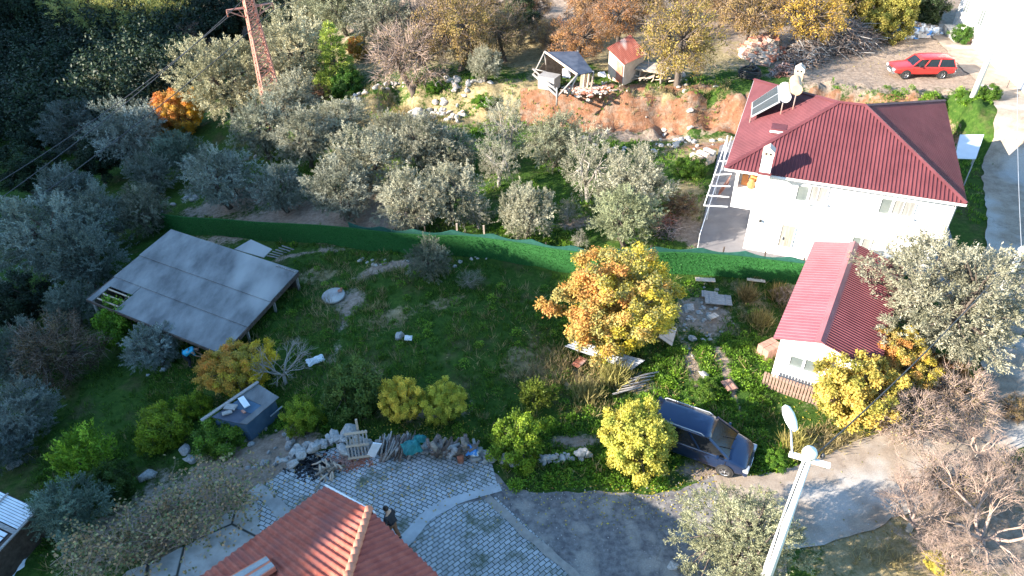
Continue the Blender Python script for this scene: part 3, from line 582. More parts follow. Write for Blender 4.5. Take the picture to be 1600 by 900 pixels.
# ------------------------------------------------------------------ trees, by where their crowns stand
OG = 'olive trees of the grove above the field'
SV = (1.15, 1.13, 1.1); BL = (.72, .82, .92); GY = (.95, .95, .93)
T = [
 # kind, px, py, half width px, label, name, tint (cooler on olives in shade, shade put into the colour), hz
 ('olive', 350, 128, 58, 'big pale grey-green olive tree just left of the lattice pylon', 'olive_tree', (1.2, 1.15, .95), 1),
 ('olive', 458, 82, 58, 'big round pale olive tree directly right of the lattice pylon', 'olive_tree', (1.25, 1.2, 1.05), 1),
 ('olive', 218, 124, 24, 'small whitish olive at the far left end of the sunlit ridge row', 'olive_tree', (1.5, 1.45, 1.35), 1),
 ('olive', 262, 128, 28, 'small whitish olive directly above the orange slanting tree', 'olive_tree', (1.5, 1.4, 1.25), 1),
 ('olive', 303, 100, 30, 'whitish olive in the ridge row between the bare pink tree and the pylon tree', 'olive_tree', (1.45, 1.4, 1.25), 1),
 ('autumn_tree', 280, 170, 38, 'orange autumn tree glowing among grey olives at the edge of the dark valley', 'autumn_tree', (1.5, 1.05, .8), 1.1),
 ('autumn_tree', 252, 205, 22, 'small rust-orange tree just below the taller orange one', 'autumn_tree', (.9, .55, .5), 1),
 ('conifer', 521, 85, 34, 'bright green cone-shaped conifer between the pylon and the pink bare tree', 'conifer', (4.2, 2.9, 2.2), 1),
 ('bush', 540, 130, 24, 'green rounded bush at the foot of the bright green conifer', 'bush', (1.1, 1.5, 1), 1),
 ('autumn_tree', 558, 74, 20, 'small orange tree right of the bright green conifer', 'autumn_tree', (1.2, .95, .8), 1),
 ('olive', 598, 38, 42, 'grey olive behind the small orange tree at the top of the picture', 'olive_tree', GY, 1),
 ('olive', 535, 12, 42, 'grey-green tree at the top edge behind the bright green conifer', 'olive_tree', (.85, .9, .75), 1),
 ('twiggy', 640, 92, 62, 'leafless pinkish-grey spreading tree above the white rocks', 'bare_tree', (1, .9, .85), .9),
 ('twiggy', 660, 25, 48, 'leafless pinkish tree at the top edge behind the other leafless one', 'bare_tree', (1, .9, .85), .9),
 ('thin', 715, 48, 56, 'large yellow-brown tree with a thick dark trunk above the white rock heap', 'deciduous_tree', (1.25, 1.15, .8), 1.1),
 ('thin', 788, 45, 48, 'brownish half-bare tree between the dark-trunked tree and the open shed', 'deciduous_tree', (.95, .9, .85), 1),
 ('thin', 756, 10, 45, 'dull yellow tree at the top edge above the dark-trunked tree', 'deciduous_tree', (1.1, 1.05, .75), 1),
 ('olive', 757, 105, 24, 'low grey olive bush between the dark trunk and the open shed', 'olive_tree', SV, .9),
 ('thin', 856, 48, 30, 'small light-brown round tree just behind the open shed', 'deciduous_tree', (1.35, 1.1, .9), 1),
 ('thin', 908, 58, 44, 'orange-brown tree between the open shed and the rusty red shed', 'deciduous_tree', (1.6, 1.05, .85), 1),
 ('thin', 968, 28, 44, 'russet-brown tree right behind the rusty red roof', 'deciduous_tree', (1.5, .95, .75), 1),
 ('thin', 918, 5, 44, 'pinkish-brown tree at the top edge behind the sheds', 'deciduous_tree', (1.5, 1.05, .95), 1),
 ('thin', 1066, 62, 66, 'large olive-yellow round tree standing alone right of the rusty shed', 'deciduous_tree', (1.35, 1.3, .7), 1.05),
 ('thin', 1168, 28, 48, 'tan half-bare tree above the orange rubble heap', 'deciduous_tree', (1.25, 1.1, .9), 1),
 ('thin', 1130, 2, 40, 'pale brown tree at the top edge between the olive-yellow and tan trees', 'deciduous_tree', (1.3, 1.1, .9), 1),
 ('thin', 1262, 20, 62, 'large golden tree above the heap of cut branches', 'autumn_tree', (2.1, 1.75, .7), .95),
 ('yellow', 1330, 2, 50, 'golden tree at the top edge left of the greenish-gold one', 'autumn_tree', (.8, .66, .7), 1),
 ('yellow', 1393, 22, 44, 'greenish-gold tree directly behind the rubbish heap', 'autumn_tree', (.75, .72, .8), 1),
 ('bush', 1445, 22, 30, 'dark green bush in shade beside the wooden pole at the top right', 'bush', (.5, .55, .5), 1),
 ('thin', 494, 146, 20, 'small dark-red half-bare shrub below the bright green conifer', 'shrub', (.55, .3, .3), .9),
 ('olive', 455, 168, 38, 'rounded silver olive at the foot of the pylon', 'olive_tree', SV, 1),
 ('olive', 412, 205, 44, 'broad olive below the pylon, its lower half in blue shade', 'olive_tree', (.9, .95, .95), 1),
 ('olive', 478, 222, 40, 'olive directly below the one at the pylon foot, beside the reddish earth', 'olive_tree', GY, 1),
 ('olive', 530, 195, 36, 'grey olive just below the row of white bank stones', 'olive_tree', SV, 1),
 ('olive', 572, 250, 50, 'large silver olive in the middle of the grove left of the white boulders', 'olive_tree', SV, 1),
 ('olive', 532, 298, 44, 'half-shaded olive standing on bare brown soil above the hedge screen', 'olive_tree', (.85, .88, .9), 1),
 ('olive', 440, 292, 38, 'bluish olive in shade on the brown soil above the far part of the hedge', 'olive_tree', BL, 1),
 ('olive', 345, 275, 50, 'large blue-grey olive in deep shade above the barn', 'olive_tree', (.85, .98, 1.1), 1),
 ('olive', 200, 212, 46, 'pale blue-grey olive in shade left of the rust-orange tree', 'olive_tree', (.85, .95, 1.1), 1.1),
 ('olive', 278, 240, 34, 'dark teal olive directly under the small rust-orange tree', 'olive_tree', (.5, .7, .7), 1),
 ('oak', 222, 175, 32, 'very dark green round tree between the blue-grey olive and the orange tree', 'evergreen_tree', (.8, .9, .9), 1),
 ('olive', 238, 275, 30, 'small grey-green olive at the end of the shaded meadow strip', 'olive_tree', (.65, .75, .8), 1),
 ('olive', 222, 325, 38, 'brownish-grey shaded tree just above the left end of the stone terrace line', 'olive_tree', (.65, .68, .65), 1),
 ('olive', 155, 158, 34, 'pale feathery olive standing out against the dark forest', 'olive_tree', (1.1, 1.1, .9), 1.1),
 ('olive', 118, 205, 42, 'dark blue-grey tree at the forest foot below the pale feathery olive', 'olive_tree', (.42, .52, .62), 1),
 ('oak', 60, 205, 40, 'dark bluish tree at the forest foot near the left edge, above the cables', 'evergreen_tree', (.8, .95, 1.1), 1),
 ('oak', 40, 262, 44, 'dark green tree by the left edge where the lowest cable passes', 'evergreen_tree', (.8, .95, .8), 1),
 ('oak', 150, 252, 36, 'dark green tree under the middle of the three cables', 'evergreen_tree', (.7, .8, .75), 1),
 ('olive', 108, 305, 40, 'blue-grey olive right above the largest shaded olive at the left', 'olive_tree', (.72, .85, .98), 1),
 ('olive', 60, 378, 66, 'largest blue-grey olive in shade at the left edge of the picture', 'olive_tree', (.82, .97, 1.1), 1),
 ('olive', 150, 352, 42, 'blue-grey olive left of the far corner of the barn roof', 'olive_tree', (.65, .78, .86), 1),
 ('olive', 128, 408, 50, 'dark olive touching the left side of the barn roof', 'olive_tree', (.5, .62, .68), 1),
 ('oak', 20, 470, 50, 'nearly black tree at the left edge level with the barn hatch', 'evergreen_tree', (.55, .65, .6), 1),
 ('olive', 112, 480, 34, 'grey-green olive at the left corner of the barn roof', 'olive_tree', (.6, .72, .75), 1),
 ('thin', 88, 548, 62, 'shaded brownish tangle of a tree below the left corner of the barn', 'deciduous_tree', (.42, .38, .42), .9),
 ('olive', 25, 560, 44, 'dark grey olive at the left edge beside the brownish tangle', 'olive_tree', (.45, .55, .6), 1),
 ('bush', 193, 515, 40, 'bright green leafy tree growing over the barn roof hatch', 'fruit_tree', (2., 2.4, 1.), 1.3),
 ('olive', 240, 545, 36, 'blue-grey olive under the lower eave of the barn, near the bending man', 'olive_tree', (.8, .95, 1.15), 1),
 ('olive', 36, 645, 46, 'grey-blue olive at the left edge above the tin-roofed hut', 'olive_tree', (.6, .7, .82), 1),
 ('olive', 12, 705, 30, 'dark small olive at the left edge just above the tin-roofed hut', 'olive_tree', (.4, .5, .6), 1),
 ('autumn_tree', 368, 572, 52, 'ochre-yellow tree at the lower corner of the barn', 'autumn_tree', (1.25, 1.1, .6), .9),
 ('bare', 435, 560, 50, 'leafless pale tree with fine branches beside the ochre tree', 'bare_tree', (1, 1, 1), 1.1),
 ('bush', 250, 668, 42, 'yellow-green leafy tree in the lower left field', 'fruit_tree', (3.6, 2.9, 1.), 1.2),
 ('bush', 306, 632, 22, 'small yellow-green tree touching the end of the blue hut', 'fruit_tree', (3.8, 3.1, 1.), 1.3),
 ('bush', 345, 672, 40, 'green leafy tree in front of the blue hut', 'fruit_tree', (2., 2.2, 1.), 1.),
 ('shoots', 135, 728, 44, 'green shrub of upright leafy shoots in the lower left', 'shrub', (2.6, 2.7, 1.1), 1.1),
 ('bush', 170, 765, 40, 'dark green bush right of the upright leafy shoots', 'bush', (.7, .8, .7), 1),
 ('olive', 108, 800, 52, 'round blue-green olive right beside the tin-roofed hut', 'olive_tree', (.5, .72, .74), .95),
 ('bush', 475, 652, 34, 'small yellow-green bush between the blue hut and the stone wall', 'bush', (3., 2.5, .9), 1.2),
 ('bush', 552, 615, 52, 'dark grey-green bushy tree behind the wooden crate', 'fruit_tree', (1.7, 1.6, 1.6), 1.1),
 ('yellow', 625, 625, 38, 'yellow-leaved tree behind the turquoise tarp, left of its twin', 'autumn_tree', (1.5, 1.25, .8), 1.1),
 ('yellow', 692, 632, 38, 'greenish-yellow tree behind the heap of logs, right of its twin', 'autumn_tree', (1.3, 1.3, .8), 1.1),
 ('bush', 812, 692, 46, 'green bush with yellow tips at the right end of the stone wall', 'bush', (2.5, 2.3, .9), 1.15),
 ('shoots', 836, 625, 26, 'thin shrub of tall pale shoots above the green wall-end bush', 'shrub', (1.8, 1.5, 1.0), 1.3),
 ('yellow', 998, 688, 61, 'round bright yellow tree in front of the blue car', 'autumn_tree', (1.15, 1.15, 1), 1),
 ('autumn_tree', 964, 474, 97, 'large orange and yellow tree in the middle of the plot', 'autumn_tree', (1.1, 1.08, 1), .88),
 ('olive', 672, 405, 32, 'grey-green young olive at the hedge screen in the field', 'olive_tree', (.6, .66, .62), 1.1),
 ('olive_loose', 735, 438, 18, 'low grey shrub in the middle of the dark field', 'shrub', (.6, .65, .6), .7),
 ('olive', 662, 232, 40, 'olive directly below the heap of white rocks', 'olive_tree', (1, .98, .95), 1),
 ('olive', 640, 308, 50, 'bushy silver olive just above the hedge screen, left of two joined crowns', 'olive_tree', SV, 1),
 ('olive', 705, 300, 46, 'silver olive touching the bushy one above the hedge screen', 'olive_tree', SV, 1),
 ('olive_loose', 747, 335, 22, 'slender pale sapling olive by the wooden fence posts', 'olive_tree', SV, 1),
 ('olive', 610, 215, 30, 'small olive among the upper grove below the straw mound', 'olive_tree', GY, 1),
 ('olive', 705, 238, 34, 'olive between the white rocks and the upper green patch', 'olive_tree', GY, 1),
 ('olive_loose', 790, 200, 34, 'loose-branched olive below the left corner of the open shed', 'olive_tree', SV, 1.1),
 ('olive_loose', 778, 262, 32, 'thin pale olive in the middle of the grove, left of the round dense one', 'olive_tree', SV, 1.1),
 ('olive', 866, 220, 42, 'round dense olive right below the orange earth bank', 'olive_tree', (.9, .92, .8), 1),
 ('olive', 822, 328, 41, 'pale round olive standing alone in front of the hedge screen', 'olive_tree', (1.25, 1.22, 1.15), 1),
 ('olive_loose', 920, 265, 38, 'airy olive with pale forked trunk right of the round dense one', 'olive_tree', SV, 1.2),
 ('olive', 990, 290, 50, 'large airy grey olive nearest the house patio', 'olive_tree', SV, 1.1),
 ('olive', 978, 350, 42, 'greenish olive at the hedge screen above the orange tree', 'olive_tree', (.95, 1.05, .8), 1),
 ('olive_loose', 905, 375, 13, 'tiny grey sapling behind the hedge left of the orange tree', 'shrub', GY, 1),
 ('olive_loose', 888, 325, 16, 'small pale sapling between the round pale olive and the large airy one', 'shrub', SV, 1),
 ('bush', 1080, 262, 26, 'green bush beside the stack of building blocks', 'bush', (1.3, 1.6, .8), .8),
 ('thin', 1062, 320, 30, 'low brown leafless scrub left of the patio edge', 'shrub', (.8, .6, .5), .7),
 ('olive_fine', 1488, 466, 108, 'very large silver-grey olive beside the annex at the right', 'olive_tree', (1.05, 1.02, .98), 1),
 ('olive_fine', 1160, 852, 84, 'large silver-green olive at the bottom beside the lamp post', 'olive_tree', (1.1, 1.12, .9), .95),
 ('yellow', 1330, 612, 66, 'golden-yellow leafy tree right in front of the annex', 'autumn_tree', (1.15, .95, 1), .95),
 ('autumn_tree', 1400, 560, 62, 'yellow-orange tree between the annex and the very large olive', 'autumn_tree', (1.1, 1., .9), 1),
 ('autumn_tree', 1475, 585, 38, 'thin rust-coloured tree under the very large olive', 'autumn_tree', (.85, .6, .7), 1),
 ('twiggy', 1420, 660, 58, 'pinkish bare shrub mass right of the golden-yellow tree', 'shrub', (1, 1, 1), .8),
 ('twiggy', 1500, 625, 55, 'pinkish bare shrub under the rust-coloured tree beside the track', 'shrub', (1, 1, 1), .85),
 ('bare_big', 1560, 800, 130, 'big leafless tree filling the bottom right corner', 'bare_tree', (1, 1, 1), .9),
 ('bare_big', 1440, 790, 90, 'leafless thicket-like tree casting shade over the dirt track', 'bare_tree', (1, 1, 1), .8),
 ('bare_big', 1540, 690, 60, 'leafless tree on the upper side of the dirt track at the right edge', 'bare_tree', (1, 1, 1), .8),
 ('twiggy', 1480, 760, 62, 'pinkish twig thicket between the leafless trees below the dirt track', 'shrub', (1, 1, 1), .7),
 ('yellow', 1465, 880, 22, 'small yellow-leaved bush under the leafless trees at the bottom', 'shrub', (1, .9, .8), .7),
 ('bare_big', 1500, 860, 70, 'small leafless tree in front of the big corner one at the bottom', 'bare_tree', (1, 1, 1), .8),
 ('twiggy', 1590, 745, 50, 'dense pinkish twig shrub at the right edge below the dirt track', 'shrub', (1, 1, 1), .8),
 ('thin', 1590, 640, 30, 'brown scrub at the right edge of the picture above the track', 'shrub', (1, .9, .8), .8),
 ('bush', 1140, 405, 1, '', '', None, 0),
 ('twiggy', 1230, 460, 20, 'dry brown shrub at the back corner of the annex roof', 'shrub', (.9, .8, .7), .9),
 ('bush', 1100, 610, 22, 'small green bush between the two wheel tracks behind the blue car', 'bush', (1.3, 1.5, .8), .8),
 ('bush', 1210, 722, 22, 'low bright green bush left of the street lamp head', 'bush', (1.4, 1.8, .8), .7),
 ('bush', 1080, 760, 1, '', '', None, 0),
 ('bush', 1505, 58, 20, 'green bush at the left foot of the white building', 'bush', (.9, 1.2, .8), .8),
 ('bush', 1548, 148, 18, 'green bush right of the concrete pole by the track', 'bush', (1.2, 1.5, .8), .8),
 ('bush', 755, 160, 20, 'green scrub right of the white rock heap', 'bush', (1.4, 1.9, .8), .6),
 ('bush', 680, 138, 16, 'green scrub left of the white rock heap', 'bush', (1.4, 1.9, .8), .6),
]
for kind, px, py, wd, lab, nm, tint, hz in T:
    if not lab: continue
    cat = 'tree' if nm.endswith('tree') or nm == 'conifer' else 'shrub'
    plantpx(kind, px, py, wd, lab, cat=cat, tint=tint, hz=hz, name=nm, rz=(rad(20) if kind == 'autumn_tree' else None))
# the dark forest of the valley side: nearest trees as individuals, the mass behind them as one wood
FOR = [('pine', 160, 14, 56, 'tall pine with sunlit top in the dark forest, left of its neighbour', (4.0, 2.3, 3.)),  # pine tints raised so the colour imitates sunlit crowns
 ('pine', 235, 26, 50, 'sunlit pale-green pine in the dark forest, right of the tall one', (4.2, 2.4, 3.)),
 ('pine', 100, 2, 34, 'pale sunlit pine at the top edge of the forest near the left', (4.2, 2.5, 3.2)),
 ('oak', 30, 30, 44, 'dark tree in the top left corner', (.9, 1, 1)),
 ('oak', 110, 55, 44, 'black-green tree under the sunlit pines in the forest', (.8, .9, .9)),
 ('oak', 25, 110, 50, 'dark round tree of the forest near the left edge, upper part', (.8, .9, 1)),
 ('oak', 105, 120, 46, 'dark forest tree left of the pale feathery olive', (.9, 1, .9)),
 ('twiggy', 300, 62, 30, 'pinkish bare tree catching sun against the dark forest', (1.6, 1.05, .85)),  # tint lightened to look sunlit
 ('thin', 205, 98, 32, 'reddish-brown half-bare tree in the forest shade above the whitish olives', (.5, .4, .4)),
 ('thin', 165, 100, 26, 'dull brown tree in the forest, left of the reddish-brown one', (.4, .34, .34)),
 ('oak', 350, 30, 42, 'dark tree behind the pylon arm', (.7, .8, .9)),
 ('oak', 440, 18, 40, 'dark tree right behind the pylon head', (.7, .8, .9)),
 ('oak', 285, 15, 34, 'dark tree between the sunlit pine and the pylon', (.8, .95, .9))]
FOR += [('thin', 830, 2, 36, 'reddish-brown tree at the top edge above the open shed', (1.2, .95, .8)),
 ('thin', 1010, 0, 36, 'tan tree at the top edge behind the russet-brown one', (1.3, 1.1, .8)),
 ('thin', 1080, -8, 40, 'pale tan tree at the top edge above the olive-yellow tree', (1.3, 1.15, .85)),
 ('thin', 1205, -4, 42, 'dull gold tree at the top edge between the tan and the large golden tree', (1.5, 1.25, .7)),
 ('oak', 810, 30, 34, 'dark green tree behind the small light-brown round tree', (1.2, 1.1, .8)),
 ('thin', 700, -5, 44, 'greyish tree at the top edge left of the dull yellow one', (1.1, 1, .9)),
 ('olive', 490, 20, 30, 'grey-green olive right of the pylon head at the top edge', (1, 1, .85)),
 ('oak', 1440, -5, 40, 'dark tree at the top edge beside the wooden pole', (1, 1, .7))]
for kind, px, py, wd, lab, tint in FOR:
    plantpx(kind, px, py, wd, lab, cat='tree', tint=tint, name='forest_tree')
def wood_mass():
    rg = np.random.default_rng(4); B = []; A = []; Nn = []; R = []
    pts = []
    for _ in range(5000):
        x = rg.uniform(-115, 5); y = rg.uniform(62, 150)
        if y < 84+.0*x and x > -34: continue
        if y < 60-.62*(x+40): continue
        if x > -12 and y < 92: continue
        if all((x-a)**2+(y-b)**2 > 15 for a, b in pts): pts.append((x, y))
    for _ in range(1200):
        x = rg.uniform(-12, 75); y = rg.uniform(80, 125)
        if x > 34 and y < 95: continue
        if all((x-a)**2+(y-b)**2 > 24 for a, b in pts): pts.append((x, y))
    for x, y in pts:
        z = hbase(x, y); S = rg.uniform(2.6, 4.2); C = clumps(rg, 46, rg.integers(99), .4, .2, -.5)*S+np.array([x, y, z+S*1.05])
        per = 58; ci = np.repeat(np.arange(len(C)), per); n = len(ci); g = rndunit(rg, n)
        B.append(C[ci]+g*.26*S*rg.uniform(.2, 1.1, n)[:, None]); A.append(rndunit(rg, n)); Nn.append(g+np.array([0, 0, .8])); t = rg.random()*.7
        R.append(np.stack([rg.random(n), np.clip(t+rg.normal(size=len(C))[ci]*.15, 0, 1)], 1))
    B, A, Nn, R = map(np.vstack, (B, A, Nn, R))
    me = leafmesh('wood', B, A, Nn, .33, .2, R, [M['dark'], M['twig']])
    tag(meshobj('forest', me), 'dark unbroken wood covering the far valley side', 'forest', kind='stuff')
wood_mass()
# ------------------------------------------------------------------ grasses and ground plants
def inside(x, y, poly):
    c = False; n = len(poly)
    for i in range(n):
        a, b = poly[i], poly[i-1]
        if (a[1] > y) != (b[1] > y) and x < (b[0]-a[0])*(y-a[1])/(b[1]-a[1])+a[0]: c = not c
    return c
BLOCK = [[(p.x, p.y) for p in l] for l in (
  P([(400, 765), (470, 712), (765, 722), (800, 765), (935, 765), (1060, 768), (1110, 742), (1200, 760), (1330, 800), (1300, 1100), (60, 1100), (200, 895)]),
  [Vector((*q, 0)) for q in [(10.2, 31.9), (13.8, 44.5), (27, 39.5), (21.5, 27.3)]])]
def blocked(x, y):
    for b in BLOCK:
        if inside(x, y, b): return True
    for i in range(0, len(RD)-1):
        if (RD[i][0]-x)**2+(RD[i][1]-y)**2 < 2.6: return True
    m = masks(x, y)
    return max(m['dirt'], m['clay'])+noise.noise(Vector((x*2, y*2, 3)))*.35 > .5
RD = [(p.x, p.y) for p in dense(RP, 1.0)]
def grassfield(name, label, cat, regions, mat, hmin, hmax, wid, tuft, seed, bias=0., lean=.5):
    rg = np.random.default_rng(seed); B = []; A = []; L = []; R = []
    for poly, dens in regions:
        x0, x1 = min(p[0] for p in poly), max(p[0] for p in poly); y0, y1 = min(p[1] for p in poly), max(p[1] for p in poly)
        for _ in range(int((x1-x0)*(y1-y0)*dens)):
            x, y = rg.uniform(x0, x1), rg.uniform(y0, y1)
            if not inside(x, y, poly) or blocked(x, y): continue
            d = noise.noise(Vector((x*.45, y*.45, seed)))+.5*noise.noise(Vector((x*1.6, y*1.6, seed)))
            if d < -.25+bias: continue
            z = hgt(x, y); hh = (hmin+(hmax-hmin)*max(0, min(1, .5+d)))
            n = tuft; b = np.array([x, y, z-.02])+rg.normal(size=(n, 3))*np.array([.07, .07, 0]); a = rg.normal(size=(n, 3))*lean; a[:, 2] = 1
            B.append(b); A.append(a); L.append(hh*rg.uniform(.6, 1.2, n)); c = np.clip(.45+d*.5+rg.normal(size=n)*.12, 0, 1); R.append(np.stack([rg.random(n), c], 1))
    B, A, R = map(np.vstack, (B, A, R)); L = np.concatenate(L)
    me = leafmesh(name, B, A, rndunit(rg, len(B)), L, wid, R, [M[mat], M['twig']])
    return tag(meshobj(name, me), label, cat, kind='stuff')
def poly(l): return [(p.x, p.y) for p in [G(*q) for q in l]]
field = poly([(430, 380), (690, 405), (900, 430), (1250, 445), (1200, 600), (1270, 680), (1200, 750), (1080, 740), (800, 755), (770, 710), (430, 690), (300, 640), (60, 700), (60, 900), (180, 860), (250, 520), (480, 440)])
lower = poly([(0, 560), (290, 560), (300, 640), (430, 690), (420, 760), (200, 890), (40, 760), (0, 700)])
grassfield('grass', 'green grass covering the plot below the hedge screen', 'grass', [(field, 26), (lower, 10)], 'grass', .14, .34, .03, 7, 3)
up = poly([(300, 300), (420, 235), (560, 200), (800, 190), (1000, 215), (1130, 240), (1085, 395), (890, 395), (540, 362), (300, 345)])
terr = poly([(500, 175), (700, 120), (830, 120), (1150, 120), (1140, 150), (960, 148), (800, 175), (560, 190)])
right = poly([(1500, 170), (1545, 190), (1555, 300), (1560, 360), (1500, 360), (1480, 175)])
mid = poly([(1260, 120), (1400, 128), (1545, 130), (1560, 165), (1470, 170), (1300, 140)])
ugr = grassfield('meadow_grass', 'patchy green grass between the olives and on the upper terrace', 'grass', [(up, 9), (terr, 9), (poly([(735, 145), (860, 150), (870, 215), (735, 215)]), 14), (poly([(665, 125), (760, 135), (760, 160), (670, 155)]), 14), (right, 10), (mid, 10)], 'grass', .15, .35, .045, 6, 11, .05)
ugr.color = (1.4, 1.4, 1.2, 1)
dryr = poly([(860, 540), (1010, 600), (1010, 640), (900, 650), (790, 600)]); dry2 = poly([(1200, 700), (1290, 650), (1500, 660), (1380, 720), (1230, 780), (1180, 740)]); dry3 = poly([(1330, 860), (1480, 790), (1600, 800), (1600, 900), (1300, 900)]); dry4 = poly([(1180, 430), (1240, 450), (1225, 500), (1190, 530), (1150, 500)])
dry5 = poly([(480, 410), (640, 420), (560, 560), (470, 560)])
grassfield('dry_grass', 'straw-coloured dry grass around the tracks and the metal sheet', 'grass', [(dryr, 20), (dry2, 22), (dry3, 14), (dry4, 20), (dry5, 6), (field, 2.2), (poly([(560, 140), (720, 150), (700, 200), (540, 200)]), 14), (poly([(960, 140), (1140, 130), (1140, 150), (960, 152)]), 12)], 'straw', .25, .6, .022, 8, 23, .0, .6)
def weeds():   # leafy ground plants
    rg = np.random.default_rng(8); B = []; A = []; Nn = []; R = []
    regs = [(poly([(1060, 540), (1200, 520), (1200, 690), (1180, 700), (1060, 620)]), 9), (poly([(820, 660), (930, 640), (960, 740), (1060, 760), (800, 765)]), 9), (poly([(1000, 570), (1060, 540), (1060, 640), (1010, 630)]), 8), (poly([(1160, 690), (1260, 700), (1240, 780), (1180, 760)]), 12), (poly([(740, 150), (860, 160), (840, 200), (740, 210)]), 5), (poly([(1340, 128), (1540, 135), (1530, 165), (1480, 168)]), 6), (poly([(760, 380), (860, 395), (900, 395), (900, 360), (780, 340)]), 5), (field, .7)]
    for pl, dens in regs:
        x0, x1 = min(p[0] for p in pl), max(p[0] for p in pl); y0, y1 = min(p[1] for p in pl), max(p[1] for p in pl)
        for _ in range(int((x1-x0)*(y1-y0)*dens)):
            x, y = rg.uniform(x0, x1), rg.uniform(y0, y1)
            if not inside(x, y, pl) or blocked(x, y): continue
            z = hgt(x, y); r = rg.uniform(.1, .32); n = int(90*r/.2); g = rndunit(rg, n); g[:, 2] = abs(g[:, 2])
            B.append(np.array([x, y, z])+g*r*rg.uniform(.5, 1, n)[:, None]); A.append(g+rg.normal(size=(n, 3))*.5); Nn.append(g+np.array([0, 0, 1])); c = rg.random(); R.append(np.stack([rg.random(n), np.full(n, c)], 1))
    B, A, Nn, R = map(np.vstack, (B, A, Nn, R))
    me = leafmesh('weeds', B, A, Nn, .09, .055, R, [M['green'], M['twig']]); o = tag(meshobj('weeds', me), 'low leafy weeds growing along the wheel tracks and the yard edge', 'weeds', kind='stuff'); o.color = (1.9, 2.2, .9, 1)
weeds()
def bigtuft(px, py, r, h, label, mat='straw', n=420, tint=(1, 1, 1)):
    rg = np.random.default_rng(int(px)); p = G(px, py); a = rg.normal(size=(n, 3))*.42; a[:, 2] = 1
    b = rg.normal(size=(n, 3))*np.array([r*.28, r*.28, 0]); ax1 = a*1.; L = h*rg.uniform(.6, 1.1, n)
    me = leafmesh('grass_tuft', b, ax1, rndunit(rg, n), L, .03, np.stack([rg.random(n), rg.random(n)], 1), [M[mat], M['twig']])
    o = tag(meshobj('grass_tuft', me), label, 'grass tuft'); o.location = p; o.color = (*tint, 1)
bigtuft(958, 596, 1.0, 1.1, 'big arching tuft of pale grass below the corrugated sheet', tint=(1.1, 1.25, .9))
bigtuft(918, 622, .9, .9, 'tuft of pale grass left of the big arching one', tint=(1, 1.1, .9))
bigtuft(1238, 702, .8, .9, 'pale grass tuft left of the street lamp head', tint=(1.2, 1.3, .9))
bigtuft(1186, 508, .6, .9, 'dry reedy tuft at the left side of the annex', tint=(1, 1, .8))
bigtuft(1165, 470, .5, 1., 'dry brown reedy tuft above the left side of the annex', tint=(.9, .8, .7))
bigtuft(1215, 468, .6, 1., 'dry reedy tuft near the back corner of the annex', tint=(.95, .85, .7))
def vines():
    rg = np.random.default_rng(77); e = MB(); B = []; A = []; R = []
    for _ in range(300):
        t = rg.random(); px = 110+t*285+rg.normal()*16; py = 905-t*130+rg.normal()*20-abs(rg.normal())*18
        p = gp(px, py, rg.uniform(.1, 1.1)); d = Vector((rg.normal(), rg.normal(), .25)).normalized(); pts = [p]
        for _k in range(6): d = (d+Vector(rg.normal(size=3))*.45).normalized(); pts.append(pts[-1]+d*rg.uniform(.15, .3))
        e.tube(pts, np.linspace(.014, .004, 7), 3, cap=False)
        for q in pts[1:]:
            for _k in range(3): B.append(np.array(q)+rg.normal(size=3)*.1); A.append(rg.normal(size=3)); R.append((rg.random(), rg.random()))
    B, A, R = map(np.array, (B, A, R))
    me = leafmesh('vine', B, A, rndunit(rg, len(B))+np.array([0, 0, 1.2]), .12, .1, R, [leafmat('vine_leaf', [(.07, .12, .04), (.26, .24, .12), (.42, .25, .13), (.2, .23, .1)], .3), M['pinktwig']], e)
    tag(meshobj('grape_vine', me), 'tangled grape vine with thin yellowing leaves beside the tiled roof', 'vine')
    # posts carrying it
vines()
plantpx('twiggy', 255, 815, 44, 'bare tangled bush under the grape vine', cat='shrub', name='shrub', tint=(1, 1, 1), hz=.5)
plantpx('bare', 345, 745, 34, 'leafless vine stock with hanging runners above the cracked concrete', cat='shrub', name='shrub', tint=(1, 1, 1), hz=.8)
plantpx('bush', 305, 860, 16, 'small green weed bush at the left end of the tiled roof eave', cat='shrub', name='bush', tint=(.9, 1.4, .9), hz=.8)
